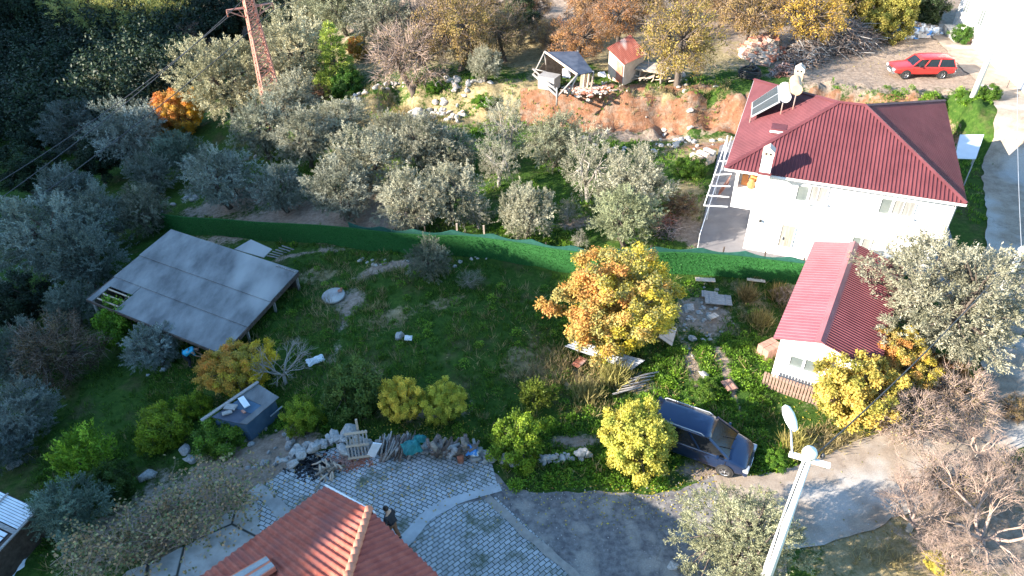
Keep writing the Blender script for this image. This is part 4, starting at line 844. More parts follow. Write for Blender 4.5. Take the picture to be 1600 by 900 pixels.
# ------------------------------------------------------------------ roof planes
def roofplane(poly_, down, prof, pitchw, amp_, name, mat, parent, th=.05, rows=0, rowh=.025):
    # corrugated sheet filling a convex polygon; `down` = direction water runs; prof 'rib' | 'wave' | 'tile'
    pl = [Vector(p) for p in poly_]; n = (pl[1]-pl[0]).cross(pl[2]-pl[0]).normalized()
    if n.z < 0: n = -n
    dn = Vector(down); dn = (dn-n*dn.dot(n)).normalized(); ac = dn.cross(n).normalized(); o = pl[0]
    us = [(p-o).dot(ac) for p in pl]; vs_ = [(p-o).dot(dn) for p in pl]; u0, u1, v0, v1 = min(us), max(us), min(vs_), max(vs_)
    X = []; K = []
    if prof == 'rib': st = [(0, 0), (.55, 0), (.66, 1), (.88, 1)]
    elif prof == 'wave': st = [(k/6, .5-.5*math.cos(2*PI*k/6)) for k in range(6)]
    else: st = [(0, 0), (.1, .55), (.25, .95), (.4, .95), (.55, .55), (.68, 0), (.84, -.2)]
    x = u0-pitchw
    while x < u1+pitchw:
        for a, h in st: X.append(x+a*pitchw); K.append(h*amp_)
        x += pitchw
    if rows:
        V = []; HH = []; v = v1+.01
        while v > v0-rows: V += [v, v-rows+.004]; HH += [rowh, 0]; v -= rows
        V = V[::-1]; HH = HH[::-1]
    else: V = [v0-.1, (v0+v1)/2, v1+.1]; HH = [0, 0, 0]
    vs = []
    rg = random.Random(int(abs(u1)*100))
    for j, v in enumerate(V):
        for i, x in enumerate(X): vs.append(o+ac*x+dn*v+n*(K[i]+HH[j]))
    nx = len(X); fs = [(j*nx+i, (j+1)*nx+i, (j+1)*nx+i+1, j*nx+i+1) for j in range(len(V)-1) for i in range(nx-1)]
    m = MB(); m.add(vs, fs); ob = m.build(name, mat, parent)
    bm = bmesh.new(); bm.from_mesh(ob.data); c = sum(pl, Vector())/len(pl)
    for i in range(len(pl)):
        a, b = pl[i], pl[(i+1) % len(pl)]; pn = (b-a).cross(n).normalized()
        if (c-a).dot(pn) > 0: pn = -pn
        bmesh.ops.bisect_plane(bm, geom=bm.verts[:]+bm.edges[:]+bm.faces[:], plane_co=a, plane_no=pn, clear_outer=True)
    r = bmesh.ops.extrude_face_region(bm, geom=bm.faces[:]); 
    for v in [g for g in r['geom'] if isinstance(g, bmesh.types.BMVert)]: v.co -= n*th
    bmesh.ops.recalc_face_normals(bm, faces=bm.faces[:]); bm.to_mesh(ob.data); bm.free()
    return ob
def local(root):
    root.rotation_mode = 'XYZ'; return Matrix.Translation(root.location) @ Matrix.Rotation(root.rotation_euler.z, 4, 'Z')
def wallhit(px, py, M_, v, axis=1):  # pixel -> local coordinates on the vertical plane local y = v (or x = v)
    Mi = M_.inverted(); o = Mi @ Vector((0, 0, H)); d = (Mi.to_3x3() @ ray(px, py)); t = (v-o[axis])/d[axis]; return o+d*t
def window(parent, x0, x1, z0, z1, y, glassmat, frame='trim', mull=1, name='window', sill=True, depth=.07):
    f = MB(); t = .04; yc = y-.02
    for a, b, c, d in ((x0, x1, z1-t, z1), (x0, x1, z0, z0+t), (x0, x0+t, z0+t, z1-t), (x1-t, x1, z0+t, z1-t)): f.box(((a+b)/2, yc, (c+d)/2), (b-a, depth, d-c))
    for k in range(mull):
        xm = x0+(x1-x0)*(k+1)/(mull+1); f.box((xm, yc, (z0+z1)/2), (t*.8, depth*.8, z1-z0-2*t-.004))
    w_ = MB(); w_.box(((x0+x1)/2, y-.0, (z0+z1)/2), (x1-x0-.02, .03, z1-z0-.02))
    win = f.build(name, M[frame], parent)
    w_.build('pane', M[glassmat], win)
    if sill: MB().box(((x0+x1)/2, y-.09, z0-.04), (x1-x0+.16, .2, .06)).build('sill', M['trim'], win)
    return win

# ------------------------------------------------------------------ the two-storey house
hs = empty('house', (10.8, 31.4, 0), rad(-22.8), 'white two-storey house with dark red ribbed hip roof beside the concrete patio', 'house')
HM = local(hs); EZ = 5.3; W_, D_ = 10.7, 12.5
def prism(m, pl, z0, z1):
    n = len(pl); m.add([(x, y, z0) for x, y in pl]+[(x, y, z1) for x, y in pl], [tuple(range(n))[::-1], tuple(range(n, 2*n))]+[(i, (i+1) % n, n+(i+1) % n, n+i) for i in range(n)])
wl = MB(); prism(wl, [(.55, .85), (10.45, .85), (10.45, 11.6), (5.2, 4.3), (.55, 11.6)], 2.7, 5.2)           # upper floor
prism(wl, [(1.6, 1.05), (10.4, 1.05), (10.4, 11.4), (5.2, 4.4), (1.6, 10.6)], -.1, 2.698)                              # ground floor
wl.box((9.3, .05, 1.35), (2.3, 1.6, 2.7)) if False else None
# recessed balcony in the front left corner of the upper floor: cut by building the wall round it
house_wall = wl.build('wall', M['white'], hs)
for x_, y_, z0_, z1_ in ((10.52, .8, 0, 5.1),): m = MB(); m.tube([(x_, y_, z0_), (x_, y_, z1_), (x_, y_-.5, z1_+.1)], .045, 7); m.build('downpipe', M['trim'], hs)
bm = bmesh.new(); bm.from_mesh(house_wall.data)
bm.to_mesh(house_wall.data); bm.free()
a_ = wallhit(1150, 272, HM, .85); b_ = wallhit(1171, 294, HM, .85)
cut = MB(); cut.box((1.15, .9, 4.35), (.9, 1.4, 1.05)); cuto = cut.build('cutter', M['white'], hs)
md = house_wall.modifiers.new('b', 'BOOLEAN'); md.object = cuto; md.solver = 'EXACT'; md.operation = 'DIFFERENCE'
bpy.context.view_layer.update(); dg = bpy.context.evaluated_depsgraph_get()
nm_ = bpy.data.meshes.new_from_object(house_wall.evaluated_get(dg)); house_wall.modifiers.clear(); house_wall.data = nm_; bpy.data.objects.remove(cuto)
c = [Vector((0, 0, EZ)), Vector((W_, 0, EZ)), Vector((W_, D_, EZ)), Vector((0, D_, EZ))]
r1, r2 = HM.inverted() @ gp(1310, 160, 7.5), HM.inverted() @ gp(1352, 164, 7.5); r2.y = r1.y
Y_ = Vector((0, 1, 0)); X_ = Vector((1, 0, 0))
roofplane([c[0], c[1], r2, r1], -Y_, 'rib', .17, .045, 'roof', M['redroof'], hs)
roofplane([c[3], c[0], r1], -X_, 'rib', .2, .02, 'roof', M['redroof'], hs)
roofplane([c[1], c[2], r2], X_, 'rib', .17, .045, 'roof', M['redroof'], hs)
for p, q in ((c[0], r1), (c[1], r2), (c[2], r2), (c[3], r1), (r1, r2)):
    m = MB(); o_ = Vector((0, 0, .07)); d = (q-p).normalized(); s = d.cross(Vector((0, 0, 1))).normalized()*.13
    m.add([p+s+Vector((0, 0, .0))+o_*.3, p+o_*1.3, p-s+o_*.3, q+s+o_*.3, q+o_*1.3, q-s+o_*.3], [(0, 3, 4, 1), (1, 4, 5, 2), (0, 1, 2), (5, 4, 3), (0, 2, 5, 3)]); m.build('ridge_cap', M['redroof'], hs)
m = MB()
for p, q in ((c[0], c[1]), (c[1], c[2]), (c[3], c[0])): m.bar(p+Vector((0, 0, -.09)), q+Vector((0, 0, -.09)), .05, .1)
m.build('fascia', M['trim'], hs)
m = MB(); prism(m, [(.05, .05), (W_-.05, .05), (W_-.05, D_-.3), (5.2, 4.5), (.05, D_-.3)], EZ-.16, EZ-.12); m.build('soffit', M['trim'], hs)
def hw(px0, py0, px1, py1, gm, mull=1, v=.84, **k):
    a = wallhit(px0, py0, HM, v); b = wallhit(px1, py1, HM, v); return window(hs, min(a.x, b.x), max(a.x, b.x), min(a.z, b.z), max(a.z, b.z), v, gm, mull=mull, **k)
hw(1247, 288, 1262, 316, 'glass', 0); hw(1266, 288, 1290, 318, 'curtain', 1)
hw(1378, 308, 1391, 336, 'glass', 0); hw(1396, 310, 1425, 340, 'curtain', 1)
GV = 1.04
dd = hw(1222, 349, 1236, 388, 'doorwood', 0, v=GV, name='door', sill=False)
hn = MB(); a = wallhit(1222, 372, HM, GV-.06); hn.box((a.x, GV-.08, a.z), (.05, .05, .16)); hn.build('handle', M['galv'], dd)
hw(1333, 368, 1344, 388, 'glass', 0, v=GV); hw(1347, 370, 1358, 391, 'curtain', 0, v=GV)
# wall step on the right front
m = MB(); m.box((9.25, .35, 1.0), (1.9, 1.3, 2.0)); m.box((9.25, .35, 2.04), (2.05, 1.45, .08)); m.build('porch_wall', M['white'], hs)
a = wallhit(1188, 344, HM, GV); MB().box((a.x, GV-.06, a.z), (.12, .16, .12)).build('wall_lamp', M['black'], hs)
orn = MB()
orn.lathe([(.0, 0), (.16, .02), (.2, .2), (.12, .42), (.15, .5), (0, .5)], 10, Matrix.Translation((1.35, 1.1, 3.83))); orn.box((1.0, 1.3, 4.15), (.3, .08, .6)); orn.box((1.42, 1.35, 4.35), (.34, .06, .5))
o_ = orn.build('amphora', M['orange']); o_.parent = None; o_.matrix_world = HM; tag(o_, 'orange jars and panels standing in the upper balcony opening of the white house', 'ornament')
def chimney(x, y, z0, h, name='chimney', mat='white', s=.42):
    t = MB(); t.box((x, y, z0+h/2), (s, s, h)); o = t.build(name, M[mat], hs, bevel=.01)
    k = MB(); k.box((x, y, z0+h+.09), (s*1.12, s*1.12, .18)); 
    zz = z0+h+.18; e = s*.56
    k.add([(x-e, y-e, zz), (x+e, y-e, zz), (x+e, y+e, zz), (x-e, y+e, zz), (x, y-e, zz+.22), (x, y+e, zz+.22)], [(0, 1, 4), (2, 3, 5), (1, 2, 5, 4), (3, 0, 4, 5), (0, 3, 2, 1)])
    k.build('chimney_cap', M['board'], o)
    hh = MB(); 
    for dx in (-.1, .1): hh.box((x+dx, y-e-.004, z0+h+.09), (.1, .012, .1))
    hh.build('vent', M['black'], o); b = MB(); b.box((x, y, z0+.25), (s*1.25, s*1.25, .12)); b.build('flashing', M['redroof'], o); return o
# where the ray meets the roof
def onroof(px, py, z): p = HM.inverted() @ gp(px, py, z); return p
nF_ = None
def onlf(px, py, up_): n = (HM.to_3x3() @ (c[0]-c[3]).cross(r1-c[0])).normalized(); d = ray(px, py); o = Vector((0, 0, H)); q = HM @ c[0]+Vector((0, 0, up_)); return o+d*((q-o).dot(n)/d.dot(n))
p = HM.inverted() @ onlf(1199, 250, 0); chimney(p.x, p.y, 5.35, 1.2, s=.5)
p = onroof(1240, 140, 6.0); chimney(p.x+.1, p.y+.3, 5.5, 1.5, mat='tank', s=.5)
p = HM.inverted() @ onlf(1217, 201, .1); m = MB(); m.box((p.x, p.y, p.z), (.75, .75, .22)); o_ = m.build('roof_hatch', M['redroof'], hs, bevel=.01); m = MB(); m.box((p.x, p.y-.40, p.z-.02), (.8, .04, .1)); m.build('frame', M['trim'], o_)
# solar water heater standing on the left slope
nL_ = (HM.to_3x3() @ (c[0]-c[3]).cross(r1-c[0])).normalized()
def onleft(px, py, up_): d = ray(px, py); o = Vector((0, 0, H)); q = HM @ c[0]+Vector((0, 0, up_)); return o+d*((q-o).dot(nL_)/d.dot(nL_))
A0, A1, A2, A3 = [onleft(*q) for q in ((1175, 160, .35), (1216, 133, .85), (1218, 158, .85), (1173, 182, .35))]
sw = empty('solar_water_heater', (A0+A2)/2, 0, 'solar water heater with grey panel and white tank on the red hip roof', 'water heater'); SM = local(sw).inverted()
sp_ = [SM @ q for q in (A0, A1, A2, A3)]
for i in range(2):
    a, b, c2, d = sp_[0].lerp(sp_[3], i*.51), sp_[1].lerp(sp_[2], i*.51), sp_[1].lerp(sp_[2], .49+i*.51), sp_[0].lerp(sp_[3], .49+i*.51)
    m = MB(); m.slab([a, b, c2, d], .08); o_ = m.build('solar_panel', M['galv'], sw)
    cc = (a+b+c2+d)/4; u = Vector((0, 0, .006)); m = MB(); m.slab([cc+(q-cc)*.93+u for q in (a, b, c2, d)], .02); m.build('solar_glass', M['solar'], o_)
t0, t1 = sp_[1].lerp(sp_[2], .3)+Vector((.3, 0, .12)), sp_[1].lerp(sp_[2], .92)+Vector((.3, 0, .12)); dt = (t1-t0).normalized()
def drum(a, b, r, nm, mt):
    m = MB(); m.tube([a, b], [r, r], 20, cap=False); ob = m.build(nm, M[mt], sw); d = (b-a).normalized()
    m = MB(); m.tube([a-d*.03, a-d*.001], [r*.97, r*1.02], 20, sm=False); m.build('end_cap', M[mt], ob); m = MB(); m.tube([b+d*.001, b+d*.03], [r*1.02, r*.97], 20, sm=False); m.build('end_cap', M[mt], ob)
drum(t0, t1, .29, 'tank', 'trim')
t0 = t0+Vector((.55, .1, .35)); t1 = t1+Vector((.55, .1, .35)); drum(t0, t1, .3, 'cold_tank', 'tank')
m = MB()
for lo_, hi_ in ((sp_[0], sp_[1]), (sp_[3], sp_[2])):
    m = MB(); m.bar(hi_+Vector((.2, 0, -.1)), hi_+Vector((.2, 0, -.9)), .04); m.bar(hi_+Vector((.8, 0, .3)), hi_+Vector((.8, 0, -.7)), .04); m.bar(lo_, lo_+Vector((0, 0, -.45)), .04); m.bar(lo_+Vector((0, 0, -.4)), hi_+Vector((.8, 0, -.62)), .035); m.build('stand', M['rust'], sw)
# patio
HI = lambda x, y, z=0: HM @ Vector((x, y, z))
pp = [gp(1088, 392, .3), gp(1262, 417, .3), HI(12.5, .2), HI(11.8, 12.8), gp(1148, 215, .3), gp(1125, 225, .3)]
m = MB(); m.slab([(p.x, p.y, .16) for p in pp], .5); tag(m.build('patio', M['patio']), kind='structure')
# white rail frame along the patio's outer edge and its cross bars to the wall
fr = empty('pergola', HI(-.6, 3, .16), 0, 'white steel pergola bars between the house wall and the patio edge', 'pergola'); FO = Vector(fr.location); PZ = 2.55
LP_ = [gp(1115, 273, PZ), gp(1108, 290, PZ), gp(1104, 305, PZ), gp(1100, 321, PZ)]; RP_ = [gp(1143, 272, PZ), gp(1141, 291, PZ), gp(1139, 308, PZ), gp(1137, 323, PZ)]
LP_.append(gp(1122, 252, PZ)); RP_.append(gp(1140, 252, PZ))
for a_, b_ in zip(LP_, RP_): m = MB(); m.bar(a_-FO, b_-FO, .05); m.build('cross_bar', M['trim'], fr)
m = MB(); m.bar(LP_[3]-FO, gp(1137, 212, PZ)-FO, .05); m.build('edge_beam', M['trim'], fr)
for q_ in (gp(1137, 213, PZ),): m = MB(); m.bar(q_-FO-Vector((0, 0, 2.45)), q_-FO-Vector((0, 0, .04)), .06); m.build('post', M['trim'], fr)
hr = empty('handrail', gp(1090, 390, .2), 0, 'thin white handrail along the left edge of the patio', 'railing'); O_ = Vector(hr.location); e1_, e2_ = gp(1090, 388, .2), gp(1140, 232, .2)
m = MB(); m.bar(e1_-O_+Vector((0, 0, .9)), e2_-O_+Vector((0, 0, .9)), .04); m.build('rail', M['trim'], hr)
for k in range(4): m = MB(); q_ = e1_.lerp(e2_, k/4)-O_; m.bar(q_-Vector((0, 0, .1)), q_+Vector((0, 0, .9)), .03); m.build('post', M['trim'], hr)
p = gp(1125, 288, 1.0); t = MB()
for k in range(9): t.bar((0, k*.13-.5, .1+.02*(k % 3)), (.5, k*.13-.45, 1.25), .05, .03)
o_ = t.build('stacked_boards', M['rust']); o_.location = (p.x, p.y, .16); o_.rotation_euler.z = -.4; tag(o_, 'reddish boards leaning against the house wall on the patio', 'boards')

# ------------------------------------------------------------------ annex
ax0 = gp(1208, 528, 2.5); axb = gp(1272, 378, 2.5); dirv = (axb-ax0).normalized(); Lx = (axb-ax0).length
an = empty('annex', (ax0.x, ax0.y, 0), math.atan2(dirv.y, dirv.x)-PI/2, 'small white annex with red ribbed gable roof in front of the house', 'annex'); AM = local(an)
Wd = 4.1; RH = 3.0; XR = 1.75
e0, e1, r0_, r1_, f0, f1 = Vector((0, 0, 2.5)), Vector((0, Lx, 2.5)), Vector((XR, 0, RH)), Vector((XR, Lx, RH)), Vector((Wd, 0, 2.35)), Vector((Wd, Lx, 2.35))
roofplane([e0, r0_, r1_, e1], -X_, 'rib', .21, .018, 'roof', M['sunlitroof'], an)
roofplane([r0_, f0, f1, r1_], X_, 'rib', .16, .04, 'roof', M['redroof'], an)  # darker roof red on the slope turned from the sun
m = MB(); m.add([r0_+Vector((-.22, -.02, -.03)), r0_+Vector((0, -.02, .09)), r0_+Vector((.22, -.02, -.04)), r1_+Vector((-.22, .02, -.03)), r1_+Vector((0, .02, .09)), r1_+Vector((.22, .02, -.04))], [(0, 1, 4, 3), (1, 2, 5, 4), (0, 3, 5, 2), (0, 2, 1), (3, 4, 5)]); m.build('ridge_cap', M['sunlitroof'], an)
m = MB(); q = .28
pr = [(q, -.3), (Wd-.35, -.3), (Wd-.35, 2.36), (XR, RH-.12), (q, 2.5)]
vs = [(x, .3, z) for x, z in pr]+[(x, Lx-.3, z) for x, z in pr]
m.add(vs, [(0, 1, 2, 3, 4), (9, 8, 7, 6, 5)]+[(i, i+5, (i+1) % 5+5, (i+1) % 5) for i in range(5)]); ob_ = m.build('wall', M['white'], an)
for x0_, y0_, x1_, y1_ in ((1236, 553, 1255, 578), (1257, 558, 1279, 586)):
    a = wallhit(x0_, y0_, AM, .27); b = wallhit(x1_, y1_, AM, .27); window(an, a.x, b.x, b.z, a.z, .27, 'glass', mull=0)
# picket barrier under the annex gable
M['picket'] = noisy('picket_wood', (.19, .115, .09), (.27, .18, .14), 5, .85, .3)
pf = empty('picket_fence', AM @ Vector((.1, -.35, 0)), an.rotation_euler.z, 'low reddish-brown picket fence along the front of the annex', 'fence')
for k in range(24):
    m = MB(); m.box((k*.13, 0, .45), (.09, .03, .9)); m.build('picket', M['picket'], pf)
for z in (.25, .7): m = MB(); m.box((1.5, .03, z), (3.1, .03, .07)); m.build('rail', M['wood'], pf)
p = gp(1196, 560, .3); bs = empty('brick_stack', (p.x, p.y, hgt(p.x, p.y)), .5)
tag(bs, 'stack of hollow red bricks in the grass left of the annex', 'bricks')
for i in range(4):
    for j in range(2):
        for k in range(3): m = MB(); m.box((i*.22, j*.32, .1+k*.2), (.2, .3, .19)); m.build('brick', M['brick'], bs)
p = gp(1090, 255, .3); bs = empty('block_stack', (p.x, p.y, hgt(p.x, p.y)), .6, 'pale building blocks stacked on the ground left of the red hip roof', 'building blocks')
for i in range(5):
    for j in range(2):
        for k in range(2 if i % 2 else 3): m = MB(); m.box((i*.32+(.05 if k else 0), j*.45, .14+k*.27), (.28, .42, .26), rz=RG.uniform(-.1, .1)); m.build('block', M['board'] if (i+k) % 3 else M['rock'], bs)

# ------------------------------------------------------------------ tiled house at the bottom
A = Vector((-1, 1, 0)).normalized(); B = Vector((1, 1, 0)).normalized()
P0 = gp(577, 797, 3.6); sl_ = .52
def hitpl(px, py, p0, n): d = ray(px, py); o = Vector((0, 0, H)); return o+d*((p0-o).dot(n)/d.dot(n))
nA = (A*sl_+Vector((0, 0, 1))).normalized(); nB = (B*sl_+Vector((0, 0, 1))).normalized()
th = empty('tiled_house', (P0.x, P0.y, 0), 0, 'house with orange-red clay tile roof at the bottom edge', 'house'); TO = Vector((P0.x, P0.y, 0))
C0 = hitpl(515, 757, P0, nA); C0 = P0+A*((C0-P0).dot(A))+Vector((0, 0, -sl_*((C0-P0).dot(A))))
lef = -B; LE = 7.6
hipd = Vector((0, -1, sl_*.70711)); hip = P0+hipd*4.6; far = hip+lef*(LE-2)
E1 = C0+lef*LE
Asurf = [C0, P0, hip, hip+lef*(LE-4.6*.707), E1]
Asurf = [q-TO for q in Asurf]
roofplane(Asurf, A, 'tile', .215, .05, 'roof', noisy('clay_tiles', (.30, .07, .045), (.44, .13, .085), 2.6, .8, .2, c3=(.26, .09, .075), s3=.56, detail=8), th, rows=.34, rowh=.03, th=.04)
tm2 = noisy('clay_tiles_weathered', (.26, .06, .045), (.36, .1, .07), 2.2, .8, .2, detail=8)
Dend = P0-A*6.5; Bs = [P0-TO, Dend-TO, (hip-A*(6.5-4.6*.707)*1)-TO, hip-TO]
roofplane(Bs, B, 'tile', .215, .045, 'roof', tm2, th, rows=.34, rowh=.03, th=.04)
m = MB(); n_ = 15
for k in range(n_):
    a, b = P0+hipd*(4.6*k/n_), P0+hipd*(4.6*(k+1)/n_+.05); m.tube([a+Vector((0, 0, .07))-TO, b+Vector((0, 0, .05))-TO], [.135, .105], 10)
m.build('hip_tiles', M['rust'] if 0 else noisy('ridge_tiles', (.42, .16, .1), (.52, .24, .16), 3, .8, .2), th)
m = MB(); m.bar(C0-TO+Vector((0, 0, .06))+B*.03, P0-TO+Vector((0, 0, .06))+B*.03-A*.25, .06, .14); m.build('verge_board', M['trim'], th)
gut = [(C0, E1)]; m = MB(); m.bar(C0-TO+A*.04+Vector((0, 0, -.06)), E1-TO+A*.04+Vector((0, 0, -.06)), .08, .08); m.build('gutter', M['rust'], th)
wm = MB(); ins = .5
q = [P0-A*.1-B*ins, P0-A*6.3-B*ins, P0-A*6.3-B*7.5, P0-A*.1-B*7.5]
wm.add([(v.x-TO.x, v.y-TO.y, z) for z in (-.5, 3.2) for v in q], [(3, 2, 1, 0), (4, 5, 6, 7), (0, 1, 5, 4), (1, 2, 6, 5), (2, 3, 7, 6), (3, 0, 4, 7)])
wm.build('wall', M['white'], th)
m = MB()
for d_ in (C0+Vector((.1, -.2, 0))-B*.3, E1+B*.6-A*.2, C0-B*3.6-A*.2): m.bar((d_.x-TO.x, d_.y-TO.y, -2), (d_.x-TO.x, d_.y-TO.y, C0.z-.1), .12)
m.build('porch_post', M['wood'], th)
# glazed solar collectors lying on the tile roof
g0, g1, g2, g3 = [hitpl(px, py, P0+Vector((0, 0, .3)), nA)-TO for px, py in ((415, 868), (430, 886), (372, 925), (350, 905))]
sc = empty('solar_collector', TO, 0, 'orange-framed solar collector lying on the clay tile roof', 'solar collector')
m = MB(); m.slab([g0, g1, g2, g3], .12); fo = m.build('frame', noisy('orange_frame', (.5, .14, .08), (.55, .18, .1), 4, .6), sc)
for k in range(2):
    a = g0.lerp(g1, .08+k*.5); b = g0.lerp(g1, .42+k*.5); c3 = g3.lerp(g2, .42+k*.5); d3 = g3.lerp(g2, .08+k*.5); u = Vector((0, 0, .012))
    m = MB(); m.slab([a+u, b+u, c3+u, d3+u], .02); m.build('pane', M['lens'], fo)
m = MB()
for a in (g0, g1, g2, g3): m.bar(a-Vector((0, 0, .05)), a-Vector((0, 0, .4)), .04)
m.build('foot', M['metal_dark'], sc)

# ------------------------------------------------------------------ barn
bc = [gp(268, 360, 0), gp(467, 425, 0), gp(330, 551, 0), gp(132, 462, 0)]
bn = empty('barn', (bc[2].x, bc[2].y, -2.4), 0, 'low open barn with large grey sheet roof standing in the shaded field', 'barn'); BO = Vector(bn.location)
ux = (bc[1]-bc[0]); uy = (bc[3]-bc[0])
def bp_(u, v, z=0.): q = bc[0]+ux*u+uy*v; return Vector((q.x, q.y, z-.25*v+.0))-BO
m = MB()
def panel(u0, u1, v0, v1, z=0., hole=None):
    mm = MB(); mm.slab([bp_(u0, v0, z), bp_(u1, v0, z), bp_(u1, v1, z), bp_(u0, v1, z)], .05); return mm.build('roof_sheet', M['barnroof'], bn)
panel(0, 1, 0, .405, .09); panel(0, 1, .395, .70, .045)
panel(0.22, 1, .69, 1.0, 0.); panel(-.0, .215, .69, .80, .0); panel(-.0, .04, .80, 1., .0)
for k in range(3): m = MB(); m.bar(bp_(.05, .83+k*.06, -.02), bp_(.215, .83+k*.06, -.02), .06); m.build('rafter', M['palewood'], bn)
mm = MB(); q0 = gp(392, 374, .05), gp(425, 389, .05), gp(412, 402, .05), gp(366, 389, .05)
mm.slab([v-BO for v in q0], .05); mm.build('roof_sheet', M['barnroof'], bn)
mm = MB(); mm.bar(bp_(0, 0, -.06), bp_(1, 0, -.06), .06, .14); mm.bar(bp_(1, .01, -.06), bp_(1, 1, -.06), .06, .14); mm.bar(bp_(.0, 1, -.06), bp_(1, 1, -.06), .06, .14); mm.bar(bp_(.0, 0.01, -.06), bp_(.0, 1, -.06), .06, .14); mm.build('roof_edge', M['darkwood'], bn)
for k in range(6):
    mm = MB(); mm.bar(bp_(k/5, .01, -.12), bp_(k/5, .99, -.12), .08, .12); mm.build('rafter', M['darkwood'], bn)
for u in (0.02, .5, .98):
    for v in (.02, .35, .7, .98):
        q = bp_(u, v, -.1); wq = q+BO; zz = hgt(wq.x, wq.y)-BO.z-.2; mm = MB(); mm.bar((q.x, q.y, zz), (q.x+.05, q.y, q.z), .11); mm.build('post', M['greywood'], bn)
mm = MB()
for (u0, v0), (u1, v1) in (((0.02, .03), (.98, .03)), ((.02, .03), (.02, .97))):
    a, b = bp_(u0, v0, -.3), bp_(u1, v1, -.3); a2, b2 = a+Vector((0, 0, -3)), b+Vector((0, 0, -3)); mm.slab([a, b, b2, a2], .05)
mm.build('back_wall', M['darkwood'], bn)
for k in range(9): q = bp_(.86+k*.016, .03, .13); mm = MB() if k == 0 else mm; mm.box((q.x, q.y, q.z), (.1, .05, .05), rz=.5*k)
mm.build('roof_weight', M['greywood'], bn)
tp = empty('pole_heap', G(428, 398), 0, 'few rough poles and laths lying at the small lean-to roof of the barn', 'poles')
for k in range(6): mm = MB(); mm.bar((k*.2-.4, -.2+k*.05, .1+.1*k), (k*.25+.9, -.8+.1*k, .15), .06); mm.build('pole', M['greywood'], tp)

# ------------------------------------------------------------------ blue hut and tin-roofed hut
q = [gp(325, 650, .45), gp(402, 600, .45), gp(435, 621, .25), gp(383, 664, .25)]
hu = empty('hut', (q[3].x, q[3].y, hgt(q[3].x, q[3].y)), 0, 'small hut of blue sheets with a littered patched tin roof', 'hut'); O = Vector(hu.location); q = [v-O for v in q]
mm = MB(); b2 = [v*1+(sum(q, Vector())/4-v)*.12 for v in q]
for i in range(4): a, b = b2[i], b2[(i+1) % 4]; mm.slab([a-Vector((0, 0, .08)), b-Vector((0, 0, .08)), Vector((b.x, b.y, -.6)), Vector((a.x, a.y, -.6))], .04)
mm.build('wall', M['bluewall'], hu)
f = lambda s, t, dz=0: q[0].lerp(q[1], s).lerp(q[3].lerp(q[2], s), t)+Vector((0, 0, dz))
for i, (s0, s1, t0_, t1_, mt) in enumerate(((.0, .36, .1, .95, 'darkroof'), (.33, .7, .12, .9, 'bluewall'), (.62, 1.0, .05, .85, 'barnroof'), (0, 1, .86, 1.05, 'barnroof'))):
    mm = MB(); mm.slab([f(s0, t0_, .02*i), f(s1, t0_, .02*i), f(s1, t1_, .02*i), f(s0, t1_, .02*i)], .03); mm.build('roof_sheet', M[mt], hu)
mm = MB(); mm.bar(f(-.15, .03, .05), f(1.02, .03, .12), .14, .05); mm.build('roof_plank', M['greywood'], hu)
mm = MB(); mm.bar(f(.62, 1.06, -.5), f(1, 1.06, -.5), .05); mm.build('cross_rail', M['galv'], hu)
mm = MB(); mm.box(f(.5, .4, .13), (.7, .25, .05), rz=-.9); tag(mm.build('white_plank', M['whitepl']), 'white plank lying on the blue hut roof', 'plank').location = O
mm = MB(); mm.box(f(.28, .68, .13), (.22, .1, .06), rz=-.7); tag(mm.build('red_scrap', M['rust']), 'small red scrap lying on the blue hut roof', 'scrap').location = O
mm = MB(); mm.box(f(.3, .25, .11), (.5, .3, .05), rz=-.2); mm.box(f(.15, .35, .11), (.4, .2, .05), rz=.4); tag(mm.build('grey_scraps', M['greywood']), 'grey board scraps lying at the leafy end of the blue hut roof', 'scrap').location = O
q = [gp(-40, 785, -1.2), gp(18, 772, -1.2), gp(64, 792, -1.3), gp(36, 822, -1.3), gp(-20, 800, -1.3)]
tn = empty('tin_roof_hut', G(20, 830), 0, 'hut with slatted tin roof cut by the left edge at the bottom', 'hut'); O = Vector(tn.location)
S0, S1, S2, S3 = gp(-45, 790, -.2), gp(18, 774, -.2), gp(62, 794, -.25), gp(-2, 862, -.25)
S1b = gp(-110, 840, -1.2)
u_ = (S2-S1); v_ = (S3-S2)
def tq(s, t, z=0): return S1+u_*s+v_*t+Vector((0, 0, z))-O
mm = MB(); mm.slab([tq(0, 0, -.06), tq(1, 0, -.06), tq(1, 1.3, -.06), tq(-1.6, 1.3, -.06), tq(-1.6, 0, -.06)], .04); mm.build('roof_deck', M['darkwood'], tn)
for k in range(9): mm = MB(); mm.slab([tq(-.9, .03+k*.055), tq(.93, .03+k*.055), tq(.93, .073+k*.055), tq(-.9, .073+k*.055)], .02); mm.build('roof_slat', M['whitepl'], tn)
for k in range(5): mm = MB(); mm.slab([tq(-.9, .66+k*.1), tq(.8, .66+k*.1), tq(.8, .74+k*.1), tq(-.9, .74+k*.1)], .02); mm.build('roof_slat', M['whitepl'], tn)
mm = MB(); mm.bar(tq(1, -.03, .03), tq(1, 1.3, .03), .1, .05); mm.bar(tq(-.1, .0, .06), tq(-.1, .55, .05), .06, .03); mm.bar(tq(-.9, .585, .02), tq(.95, .585, .02), .16, .03); mm.build('edge_plank', M['greywood'], tn)
mm = MB(); a = [tq(-1.5, 0, -.08), tq(.95, 0.03, -.08), tq(.95, 1.25, -.08), tq(-1.5, 1.25, -.08)]
for i in range(4): p1, p2 = a[i], a[(i+1) % 4]; mm.slab([p1, p2, p2+Vector((0, 0, -2.4)), p1+Vector((0, 0, -2.4))], .05)
mm.build('wall', M['darkwood'], tn)
